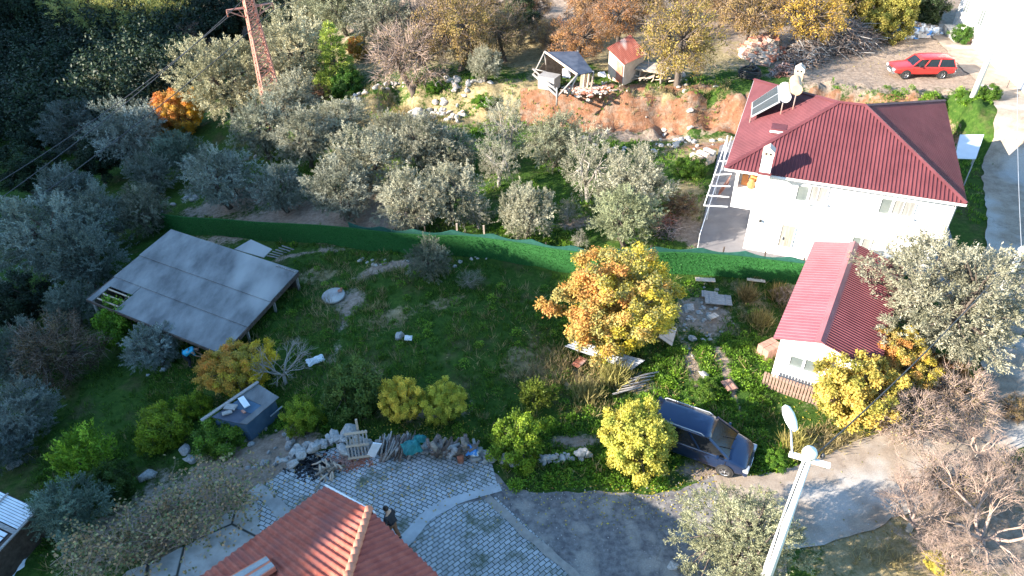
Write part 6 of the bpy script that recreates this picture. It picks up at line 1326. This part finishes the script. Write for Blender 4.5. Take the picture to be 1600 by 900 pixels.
# ------------------------------------------------------------------ poles and wires
def pole(x, y, z, h, r0, r1, name, label, lean=(0, 0), mat='trim', n=8):
    e = empty(name, (x, y, z), 0, label, 'pole'); m = MB(); m.tube([(0, 0, -.4), (lean[0], lean[1], h)], [r0, r1], n, sm=n > 6); m.build('shaft', M[mat], e); return e
concp = 'polepaint'; M[concp] = noisy('pole_concrete', (.6, .6, .58), (.7, .69, .67), 3, .7, .1)
e = pole(7.35, 11.45, 0, 7.75, .2, .11, 'street_lamp', 'white concrete street lamp post with cobra-head lamp at the bottom right', mat=concp); e['category'] = 'street lamp'
m = MB(); m.lathe([(0, 0), (.17, 0), (.19, .12), (.15, .22), (0, .24)], 14, Matrix.Translation((0, 0, 7.72))); m.build('pole_cap', M['trim'], e)
m = MB(); m.bar((-.42, .16, 7.62), (.5, -.2, 7.55), .1, .12); m.build('crossarm', M['trim'], e)
m = MB(); m.tube([(-.36, .14, 7.66), (-.36, .3, 7.85), (-.3, .62, 8.0)], .03, 6); m.build('arm', M['galv'], e)
m = MB(); m.lathe([(0, -.42), (.1, -.36), (.155, -.1), (.16, .12), (.11, .34), (0, .42)], 14, Matrix.Translation((-.22, .98, 8.05)) @ Matrix.Rotation(rad(-82), 4, 'X') @ Matrix.Diagonal((1, .5, 1, 1))); m.build('lamp_head', M['trim'], e)
for dx in (.02, .22): m = MB(); m.lathe([(0, 0), (.05, .02), (.06, .1), (.03, .16), (0, .16)], 10, Matrix.Translation((dx+.1, -.05, 7.68+.0))); m.build('insulator', M['metal_dark'], e)
m = MB(); m.tube([(-.13, -.13, 0), (-.12, -.1, 3), (-.16, -.08, 5), (-.09, -.08, 7.6)], .014, 5); m.build('cable', M['black'], e)
e2 = pole(31.84, 45.63, 2.3, 8.6, .2, .12, 'utility_pole', 'white concrete utility pole beside the track in front of the white building', (.3, 0), concp)
m = MB(); m.box((0, 0, -.05), (.8, .8, .3)); m.build('base_block', M['rock'], e2)
e3 = pole(20.2, 22.7, 0, 5.85, .17, .1, 'utility_pole', 'white pole with short crossarm rising out of the very large olive at the right edge', mat=concp)
m = MB(); m.lathe([(0, 0), (.13, 0), (.15, .1), (.1, .2), (0, .2)], 12, Matrix.Translation((0, 0, 5.8))); m.build('pole_cap', M['trim'], e3)
m = MB(); m.bar((-.5, .12, 5.6), (.5, -.12, 5.6), .09, .1); m.build('crossarm', M['trim'], e3)
for dx in (-.42, .42): m = MB(); m.lathe([(0, 0), (.05, .02), (.055, .1), (0, .15)], 8, Matrix.Translation((dx, -.1*dx, 5.65))); m.build('insulator', M['trim'], e3)
p = gp(1465, 38, 2.3); pole(p.x, p.y, hgt(p.x, p.y), 5, .14, .1, 'wooden_pole', 'grey-brown wooden pole left of the white building', (.15, 0), 'greywood')
p = gp(1572, 140, 2.3); o_ = pole(p.x, p.y, hgt(p.x, p.y), 1.3, .02, .015, 'stake', 'thin dark stake in the grass at the right of the track', mat='metal_dark'); o_['category'] = 'stake'
def wire(a, b, sag, r, label, name='power_line'):
    m = MB(); pts = []; a = Vector(a); b = Vector(b)
    for i in range(25): t = i/24; p = a.lerp(b, t); p.z -= 4*sag*t*(1-t); pts.append(p-a)
    m.tube(pts, r, 5, cap=False); o = m.build(name, M['metal_dark' if r > .015 else 'galv']); o.location = a; return tag(o, label, 'cable')
wire((7.5, 11.4, 7.85), (20.1, 22.7, 5.7), .5, .022, 'black cable from the street lamp to the pole in the large olive')
wire((20.3, 22.8, 5.75), (32.1, 45.6, 10.0), .5, .012, 'thin cable along the right edge between the two utility poles')
# pylon
pb = G(434, 192)
zz_ = 0.
while gp(394, 12, zz_).y > pb.y: zz_ += .05
ZA = zz_-(pb.z-.3); PH = ZA+1.6; print('pylon', pb, gp(394, 12, zz_), PH)
py_ = empty('lattice_pylon', (pb.x, pb.y, pb.z-.3), .5, 'reddish steel lattice pylon rising above the olives at the top left', 'pylon')
hw_ = lambda z: .82-.55*min(1, z/PH)*1.0+.0
cs_ = [(-1, -1), (1, -1), (1, 1), (-1, 1)]
for x, y in cs_: m = MB(); m.bar((x*hw_(0), y*hw_(0), -.4), (x*hw_(PH), y*hw_(PH), PH), .09); m.build('leg', M['pylonpaint'], py_)
m = MB(); z = 0.; lv = 0
while z < PH-.4:
    h2 = min(PH, z+hw_(z)*1.25)
    for i in range(4):
        a, b = cs_[i], cs_[(i+1) % 4]; w0_, w1_ = hw_(z), hw_(h2)
        m.bar((a[0]*w0_, a[1]*w0_, z), (b[0]*w1_, b[1]*w1_, h2), .05); m.bar((b[0]*w0_, b[1]*w0_, z), (a[0]*w1_, a[1]*w1_, h2), .05)
        m.bar((a[0]*w1_, a[1]*w1_, h2), (b[0]*w1_, b[1]*w1_, h2), .045)
    z = h2
m.build('bracing', M['pylonpaint'], py_)

for s in (-1, 1):
    m = MB(); m.bar((s*.25, .25, ZA), (s*1.75, 0, ZA+.05), .07); m.bar((s*.25, -.25, ZA), (s*1.75, 0, ZA+.05), .07); m.bar((s*.28, 0, ZA-.8), (s*1.75, 0, ZA), .07); m.bar((s*.9, .12, ZA), (s*.9, -.12, ZA), .05); m.bar((s*.6, 0, ZA-.55), (s*.9, 0, ZA), .05); ar = m.build('crossarm', M['pylonpaint'], py_)
    m = MB(); m.lathe([(0, -.45), (.07, -.4), (.03, -.33), (.07, -.27), (.03, -.2), (.07, -.14), (.02, 0)], 8, Matrix.Translation((s*1.72, 0, ZA))); m.build('insulator', M['rust'], ar)
PM = local(py_)
for k, (lx, ey) in enumerate(((-1.72, (0, 276)), (-.3, (0, 305)), (1.72, (0, 340)))):
    a = PM @ Vector((lx, 0, ZA-.45 if k != 1 else ZA+.6)); b = a+(gp(ey[0]-60, ey[1]+30+k*3, -1.5+k*.0)-a)*1.25
    wire(a, b, .8, .03, ['uppermost of the three cables from the pylon to the left edge', 'middle one of the three cables from the pylon to the left edge', 'lowest of the three cables from the pylon to the left edge'][k])
    c2_ = a+Vector((18, 40, 3)); wire(a, c2_, 1.0, .025, ['cable leaving the pylon rearwards, left one', 'cable leaving the pylon rearwards, middle one', 'cable leaving the pylon rearwards, right one'][k])
# ------------------------------------------------------------------ cars
def ring(hw0, hwb, z0, zb, zt, n=5):
    # half cross-section from sill up to the shoulder and over to the centre line, mirrored
    h = [(hw0*.9, z0), (hw0, z0+.08), (hw0*1.01, z0+(zb-z0)*.45), (hwb, zb-.05), (hwb*.95, zb), (hwb*.6, zb+(zt-zb)*.75), (0, zt)]
    return h+[(-x, z) for x, z in h[-2::-1]]
def car(kind, loc, rz, paint, label, L, W, st, gh, wheels, R, rails=False, mpv=False):
    c = empty(kind, loc, rz, label, 'car'); hw = W/2
    m = MB(); vs = []; rings = []
    for x, z0, zb, zt, k in st: rings.append([(x, y, z) for y, z in ring(hw*k, hw*k*.97, z0, zb, zt)])
    n = len(rings[0]); 
    for r in rings: vs += r
    fs = [(i*n+j, (i+1)*n+j, (i+1)*n+j+1, i*n+j+1) for i in range(len(rings)-1) for j in range(n-1)]
    fs += [tuple(range(n)), tuple((len(rings)-1)*n+j for j in range(n-1, -1, -1))]+[((i+1)*n, i*n, i*n+n-1, (i+1)*n+n-1) for i in range(len(rings)-1)]
    m.add(vs, fs, 0, True); b = m.build('body', M[paint], c)
    sb = b.modifiers.new('s', 'SUBSURF'); sb.levels = sb.render_levels = 2
    bmx = bmesh.new(); bmx.from_mesh(b.data); bmesh.ops.recalc_face_normals(bmx, faces=bmx.faces[:]); bmx.to_mesh(b.data); bmx.free()
    # greenhouse: glass frustum, roof, pillars
    (bx0, bx1, bz), (tx0, tx1, tz), bw, tw = gh
    lo = [(bx0, -bw, bz), (bx1, -bw*.93, bz-.02), (bx1, bw*.93, bz-.02), (bx0, bw, bz)]; hi = [(tx0, -tw, tz), (tx1, -tw*.95, tz-.0), (tx1, tw*.95, tz-.0), (tx0, tw, tz)]
    m = MB(); m.add(lo+hi, [(0, 1, 5, 4), (1, 2, 6, 5), (2, 3, 7, 6), (3, 0, 4, 7), (3, 2, 1, 0), (4, 5, 6, 7)]); g = m.build('windows', M['carglass'], c, bevel=.03)
    rf = MB(); e = .035; rs = []
    for i in range(9):
        t = i/8; x = tx0-e*2+(tx1-tx0+e*4)*t; wv = tw+e-(.1 if i in (0, 8) else 0); zz = tz+.045*math.sin(PI*t)-(.03 if i in (0, 8) else 0)
        rs += [(x, -wv, zz-.015), (x, -wv*.93, zz+.03), (x, -wv*.5, zz+.055), (x, 0, zz+.062), (x, wv*.5, zz+.055), (x, wv*.93, zz+.03), (x, wv, zz-.015)]
    rf.add(rs, [(i*7+j, (i+1)*7+j, (i+1)*7+j+1, i*7+j+1) for i in range(8) for j in range(6)], 0, True); ro = rf.build('roof', M[paint], c); s2 = ro.modifiers.new('t', 'SOLIDIFY'); s2.thickness = .05; s2.offset = -1
    V = lambda p: Vector(p)
    pil = [(lo[0], hi[0], .1), (lo[3], hi[3], .1), (lo[1], hi[1], .09), (lo[2], hi[2], .09)]
    for f in ((.36, .66) if mpv else (.4, .72)):
        for s in (-1, 1): pil.append(((bx0+(bx1-bx0)*f, s*bw*.985, bz), (tx0+(tx1-tx0)*f, s*tw*.99, tz), .07))
    for a, bb, wd in pil: m = MB(); m.bar(V(a), V(bb), wd, .05); m.build('pillar', M[paint], c)
    for a, bb in ((lo[0], lo[1]), (lo[3], lo[2])): m = MB(); m.bar(V(a)+Vector((0, 0, .01)), V(bb)+Vector((0, 0, .01)), .06, .05); m.build('waist_strip', M['black'], c)
    for wx in wheels:
        for s in (-1, 1):
            Mw = Matrix.Translation((wx, s*(hw-.1), R)) @ Matrix.Rotation(PI/2*s, 4, 'X')
            m = MB(); m.lathe([(R*1.16, -.14), (R*1.16, .112)], 24, Matrix.Translation((wx, s*(hw-.1), R+.02)) @ Matrix.Rotation(-PI/2*s, 4, 'X')); m.lathe([(0, .1), (R*1.16, .112)], 24, Matrix.Translation((wx, s*(hw-.1), R+.02)) @ Matrix.Rotation(-PI/2*s, 4, 'X')); m.build('wheel_arch', M['black'], c)
            Mw = Matrix.Translation((wx, s*(hw-.085), R)) @ Matrix.Rotation(-PI/2*s, 4, 'X')
            m = MB(); m.lathe([(R*.62, -.1), (R*.93, -.1), (R, -.06), (R, .06), (R*.95, .1), (R*.66, .115), (R*.62, .1)], 28, Mw); wh = m.build('wheel', M['rubber'], c)
            m = MB(); m.lathe([(0, .085), (R*.15, .09), (R*.2, .06), (R*.5, .05), (R*.62, .1), (R*.66, .118), (R*.64, .02)], 24, Mw)
            for k in range(5):
                a = 2*PI*k/5; d = Mw.to_3x3() @ Vector((math.cos(a), math.sin(a), 0)); o = Mw @ Vector((0, 0, .085)); m.bar(o+d*.03, o+d*R*.6, .05, .03)
            m.build('rim', M['chrome'], wh)
    fx = st[-1][0]; rx = st[0][0]; fb = st[-2][2]
    m = MB(); m.box((fx-.05, 0, .42), (.2, W*.9, .2)); m.build('bumper', M['chrome' if kind == 'station_wagon' else paint], c, bevel=.05)
    m = MB(); m.box((rx+.05, 0, .45), (.2, W*.9, .2)); m.build('bumper', M['chrome' if kind == 'station_wagon' else paint], c, bevel=.05)
    m = MB(); m.box((fx+.0, 0, fb-.17), (.09, W*.42, .16)); m.build('grille', M['metal_dark'], c, bevel=.02)
    for s in (-1, 1):
        m = MB(); m.box((fx-.06, s*W*.35, fb-.13), (.24, W*.2, .17)); m.build('headlight', M['lens'], c, bevel=.05)
        m = MB(); m.box((rx+.04, s*W*.41, .78), (.14, .16, .34 if mpv else .16)); m.build('tail_light', M['redlens'], c, bevel=.03)
        m = MB(); m.box((bx1-.42, s*(hw+.09), bz+.06), (.12, .19, .14)); m.build('mirror', M['black' if not mpv else paint], c, bevel=.04)
        for hx in (bx0+(bx1-bx0)*.3, bx0+(bx1-bx0)*.62): m = MB(); m.box((hx, s*(hw*.985), bz-.12), (.16, .04, .035)); m.build('door_handle', M['black'], c)
        for dx in (bx0+(bx1-bx0)*.37, bx0+(bx1-bx0)*.68, bx1-.1): m = MB(); m.box((dx, s*(hw*.995), bz-.36), (.012, .02, .5)); m.build('door_gap', M['black'], c)
        if rails: m = MB(); m.tube([(tx0+.2, s*(tw-.02), tz+.03), (tx0+.3, s*(tw-.02), tz+.1), (tx1-.35, s*(tw-.02), tz+.11), (tx1-.2, s*(tw-.02), tz+.03)], .022, 6); m.build('roof_rail', M['galv'], c)
    m = MB(); m.box((fx+.06, 0, .42), (.02, .5, .11)); m.build('number_plate', M['plate'], c)
    for s in (-1, 1): m = MB(); m.bar((bx1+.02, s*bw*.35+.1, bz+.01), ((bx1+tx1)/2, s*bw*.35-.28, (bz+tz)/2+.01), .02, .012); m.build('wiper', M['black'], c)
    return c
# blue people carrier: nose to the lower right
a = gp(1078, 668, 0); 
stm = [(-2.18, .38, .85, .9, .9), (-2.1, .28, .98, 1.02, .96), (-1.4, .25, 1.0, 1.03, 1), (0, .24, 1.0, 1.04, 1.01), (1.0, .24, 1.0, 1.06, 1), (1.45, .25, .96, 1.03, .98), (1.9, .28, .84, .9, .95), (2.12, .32, .72, .77, .88), (2.2, .38, .62, .66, .78)]
rear = gp(1033, 636, 1.6); nose = gp(1158, 705, .75); dv = nose-rear; print('car len', dv.xy.length, math.degrees(math.atan2(dv.y, dv.x)))
mid_ = (rear+nose)/2
bc__ = car('people_carrier', (mid_.x-.02, mid_.y-.02, 0.02), math.atan2(dv.y, dv.x), 'bluepaint', 'dark blue people carrier with roof rails parked behind the bright yellow tree', 4.35, 1.78, stm,
    ((-2.1, 1.42, 1.0), (-1.95, .5, 1.6), .84, .66), (-1.3, 1.38), .31, True, True)
bc__.scale = (.93,)*3
r0 = gp(1395, 112, 2.9); r1 = gp(1487, 112, 2.9); dv = r0-r1; p = gp(1441, 119, 2.4); print('red', dv.xy.length)
stw = [(-2.15, .42, .8, .83, .9), (-2.1, .34, .88, .9, .97), (-1.4, .3, .9, .92, 1), (0, .28, .9, .93, 1.01), (.75, .28, .9, .95, 1), (1.2, .3, .87, .92, .98), (1.9, .34, .82, .86, .96), (2.1, .38, .76, .8, .93), (2.18, .46, .68, .7, .9)]
car('station_wagon', (p.x, p.y+.5, hgt(p.x, p.y+.5)+.02), math.atan2(dv.y, dv.x), 'redpaint', 'bright red old station wagon parked on the bare earth yard', 4.3, 1.64, stw,
    ((-2.05, .95, .9), (-1.85, .42, 1.38), .78, .63), (-1.25, 1.3), .3)
# ------------------------------------------------------------------ people
def skin(name, verts, edges, radii, mat, parent=None, levels=2, root=0):
    me = bpy.data.meshes.new(name); me.from_pydata(verts, edges, []); o = bpy.data.objects.new(name, me); COL.objects.link(o)
    o.modifiers.new('k', 'SKIN'); sl2 = me.skin_vertices[0].data
    for i, r in enumerate(radii): sl2[i].radius = (r if hasattr(r, '__len__') else (r, r)); sl2[i].use_root = (i == root)
    s = o.modifiers.new('s', 'SUBSURF'); s.levels = levels; s.render_levels = levels
    bpy.context.view_layer.update(); dg = bpy.context.evaluated_depsgraph_get(); nm = bpy.data.meshes.new_from_object(o.evaluated_get(dg)); nm.name = name
    bpy.data.objects.remove(o); nm.materials.clear(); nm.materials.append(mat); nm.polygons.foreach_set('use_smooth', [True]*len(nm.polygons)); return meshobj(name, nm, parent)
def person(loc, rz, J, shirt, trouser, label):
    # J: joint positions (x forward, y left, z up)
    e = empty('person', loc, rz, label, 'person'); V = {k: Vector(v) for k, v in J.items()}
    names = list(V); idx = {k: i for i, k in enumerate(names)}; vs = [tuple(V[k]) for k in names]
    ed = [('pelvis', 'waist'), ('waist', 'chest'), ('chest', 'neck'), ('neck', 'jaw'), ('jaw', 'crown')]
    for s in 'lr': ed += [('pelvis', 'hip'+s), ('hip'+s, 'knee'+s), ('knee'+s, 'ankle'+s), ('ankle'+s, 'toe'+s), ('chest', 'sho'+s), ('sho'+s, 'elb'+s), ('elb'+s, 'wri'+s), ('wri'+s, 'palm'+s)]
    rr = dict(pelvis=(.15, .12), waist=(.14, .11), chest=(.17, .12), neck=.055, jaw=(.075, .085), crown=(.075, .09))
    for s in 'lr': rr.update({'hip'+s: .09, 'knee'+s: .06, 'ankle'+s: .042, 'toe'+s: .04, 'sho'+s: .06, 'elb'+s: .042, 'wri'+s: .028, 'palm'+s: .036})
    E_ = [(idx[a], idx[b]) for a, b in ed]; R_ = [rr[k] for k in names]
    for s in 'lr':   # fingers and thumb, each its own chain rooted in the palm
        w_, pm = V['wri'+s], V['palm'+s]; f = (pm-w_).normalized(); sd = f.cross(Vector((0, 0, 1)) if abs(f.z) < .9 else Vector((1, 0, 0))).normalized(); nn = sd.cross(f)
        for k, (off, ln_) in enumerate(((-.03, .075), (-.01, .085), (.01, .08), (.03, .062))):
            b0 = pm+sd*off*.8; b1 = pm+sd*off+f*ln_*.6; b2_ = b1+(f*.7-nn*.7)*ln_*.5; i0 = len(vs); vs += [tuple(b1), tuple(b2_)]; E_ += [(idx['palm'+s], i0), (i0, i0+1)]; R_ += [.009, .008]
        t1 = pm+sd*-.05+f*.01; i0 = len(vs); vs += [tuple(t1), tuple(t1+f*.035-nn*.01)]; E_ += [(idx['palm'+s], i0), (i0, i0+1)]; R_ += [.011, .009]
    body = skin('body', vs, E_, R_, M['skin'], e, 1)
    def sub(nm, ks, es, grow, mat):
        ii = {k: i for i, k in enumerate(ks)}; skin(nm, [tuple(V[k]) for k in ks], [(ii[a], ii[b]) for a, b in es], [tuple(q+grow for q in (rr[k] if hasattr(rr[k], '__len__') else (rr[k], rr[k]))) for k in ks], mat, e, 2)
    V['waistb'] = V['pelvis'].lerp(V['waist'], .5); rr['waistb'] = (.15, .12)
    for s in 'lr': V['hem'+s] = V['ankle'+s].lerp(V['knee'+s], .08); rr['hem'+s] = .05; V['sl'+s] = V['elb'+s].lerp(V['sho'+s], .1); rr['sl'+s] = .045
    sub('trousers', ['pelvis', 'waistb', 'hipl', 'kneel', 'heml', 'hipr', 'kneer', 'hemr'], [('pelvis', 'waistb')]+[x for s in 'lr' for x in (('pelvis', 'hip'+s), ('hip'+s, 'knee'+s), ('knee'+s, 'hem'+s))], .02, M[trouser])
    V['collar'] = V['chest'].lerp(V['neck'], .6); rr['collar'] = .07
    sub('shirt', ['waist', 'waistb', 'chest', 'collar', 'shol', 'sll', 'shor', 'slr'], [('waist', 'waistb'), ('waist', 'chest'), ('chest', 'collar')]+[x for s in 'lr' for x in (('chest', 'sho'+s), ('sho'+s, 'sl'+s))], .025, M[shirt])
    for s in 'lr': 
        a, b = V['ankle'+s], V['toe'+s]; m = MB(); m.tube([a+(a-b)*.35+Vector((0, 0, -.03)), a+Vector((0, 0, -.02)), b, b+(b-a)*.25], [.045, .058, .05, .03], 10); m.build('shoe', M['black'], e)
    up_ = (V['crown']-V['jaw']).normalized(); fw = (Vector((1, 0, 0))-up_*up_.x).normalized(); lf = up_.cross(fw); hc = V['jaw'].lerp(V['crown'], .6)
    hm = bmesh.new(); bmesh.ops.create_uvsphere(hm, u_segments=20, v_segments=12, radius=1); me = bpy.data.meshes.new('hair')
    for v in hm.verts: v.co = hc+fw*(v.co.x*.105-.018)+lf*v.co.y*.092+up_*(v.co.z*.115+.035)
    bmesh.ops.delete(hm, geom=[v for v in hm.verts if (v.co-hc).dot(up_) < -.02 and (v.co-hc).dot(fw) > -.02 or (v.co-hc).dot(up_) < -.09], context='VERTS'); hm.to_mesh(me); hm.free(); me.materials.append(M['hair']); me.polygons.foreach_set('use_smooth', [True]*len(me.polygons)); meshobj('hair', me, e)
    m = MB(); m.lathe([(.02, 0), (.018, .02), (0, .05)], 8, Matrix.Translation(hc+fw*.085-up_*.03) @ fw.to_track_quat('Z', 'Y').to_matrix().to_4x4()); m.build('nose', M['skin'], e)
    for s in (-1, 1):
        m = MB(); m.lathe([(0, -.012), (.012, 0), (0, .012)], 8, Matrix.Translation(hc+fw*.092+lf*s*.032+up_*.005)); m.build('eye', M['black'], e)
        m = MB(); m.lathe([(0, -.03), (.018, 0), (0, .03)], 8, Matrix.Translation(hc+lf*s*.088-up_*.015)); m.build('ear', M['skin'], e)
    m = MB(); m.box(None, (.01, .045, .01), M=Matrix.Translation(hc+fw*.088-up_*.065)); m.build('mouth', M['redlens'], e)
    return e
J = dict(pelvis=(0, 0, .94), waist=(.02, 0, 1.1), chest=(.06, 0, 1.34), neck=(.1, 0, 1.5), jaw=(.14, 0, 1.58), crown=(.15, 0, 1.68), hipl=(0, .1, .88), kneel=(.12, .11, .48), anklel=(.02, .11, .08), toel=(.15, .12, .04), hipr=(0, -.1, .88), kneer=(.0, -.11, .48), ankler=(-.16, -.11, .1), toer=(-.04, -.12, .04),
         shol=(.06, .18, 1.4), elbl=(.02, .25, 1.12), wril=(.2, .2, .98), palml=(.27, .17, .98), shor=(.06, -.18, 1.4), elbr=(.04, -.26, 1.13), wrir=(.22, -.22, 1.0), palmr=(.29, -.2, 1.0))
pp_ = gp(608, 800, 1.6); person((pp_.x, pp_.y, .04), rad(150), J, 'darkcloth', 'browncloth', 'person in dark jacket and brown trousers walking on the pavers beside the tiled roof')
J2 = dict(pelvis=(-.18, 0, .82), waist=(-.02, 0, .95), chest=(.24, 0, 1.0), neck=(.4, 0, .98), jaw=(.47, 0, .93), crown=(.54, 0, .86), hipl=(-.16, .1, .78), kneel=(-.02, .13, .43), anklel=(-.1, .13, .08), toel=(.04, .15, .04), hipr=(-.16, -.1, .78), kneer=(0, -.13, .43), ankler=(-.08, -.13, .08), toer=(.06, -.15, .04),
          shol=(.27, .18, .97), elbl=(.34, .2, .7), wril=(.5, .12, .52), palml=(.56, .1, .47), shor=(.27, -.18, .97), elbr=(.36, -.22, .72), wrir=(.54, -.16, .56), palmr=(.6, -.14, .52))
g = gp(297, 563, -1.3); person((g.x, g.y, hgt(g.x, g.y)), rad(20), J2, 'blueshirt', 'darkcloth', 'man in bright blue shirt bending forward at the lower eave of the barn')

# ------------------------------------------------------------------ leaf litter and grit
def litter():
    rg = np.random.default_rng(31); B = []; R = []
    def add(cx, cy, sx, sy, n, c, z=None):
        p = G(cx, cy)
        for _ in range(n):
            x, y = p.x+rg.normal()*sx, p.y+rg.normal()*sy; B.append((x, y, (hgt(x, y) if z is None else z)+.03)); R.append((rg.random(), c+rg.normal()*.15))
    add(962, 560, 2.4, 1.6, 1500, .35); add(1000, 750, 1.6, .8, 500, .75); add(1330, 700, 1.8, 1.2, 700, .7); add(660, 680, 2.2, .6, 500, .7)
    add(1000, 785, 3.2, .7, 160, .5, .03); add(1290, 770, 2.5, 1.2, 500, .3); add(600, 770, 3, 1, 400, .3, .05); add(360, 600, 1.5, 1, 400, .4); add(1060, 130, 2.5, 1.5, 400, .5); add(1270, 80, 5, 3, 700, .7)
    B = np.array(B); R = np.clip(np.array(R), 0, 1); n = len(B); a = rg.normal(size=(n, 3)); a[:, 2] *= .15; nr = rg.normal(size=(n, 3))*.25; nr[:, 2] = 1
    me = leafmesh('fallen_leaves', B, a, nr, .1*rg.uniform(.6, 1.2, n), .06, R, [M['autumn'], M['twig']]); tag(meshobj('fallen_leaves', me), 'fallen yellow and brown leaves scattered under the trees and on the yard', 'leaves', kind='stuff')
    m = MB()
    edge = dense(P([(765, 765), (870, 775), (1000, 775), (1060, 772), (1115, 750), (1190, 765)]), .3)+dense(P([(770, 785), (860, 870), (915, 920)]), .3)+dense([G(1230, 850), G(1340, 810), G(1450, 750), G(1550, 690)], .3)
    for p in edge:
        for _ in range(5):
            s = rg.uniform(.015, .05); m.box((p.x+rg.normal()*.35, p.y+rg.normal()*.3, (hgt(p.x, p.y) if p.z else 0)+.04), (s, s*rg.uniform(.6, 1), s*.6), rz=rg.uniform(0, 3))
    for _ in range(160):
        p = gp(rg.uniform(790, 1190), rg.uniform(775, 900)); s = rg.uniform(.012, .035); m.box((p.x, p.y, .035), (s, s, s*.5), rz=rg.uniform(0, 3))
    tag(m.build('grit', M['rock']), 'fine grit and pebbles along the crumbling edges of the yard', 'grit', kind='stuff')
litter()
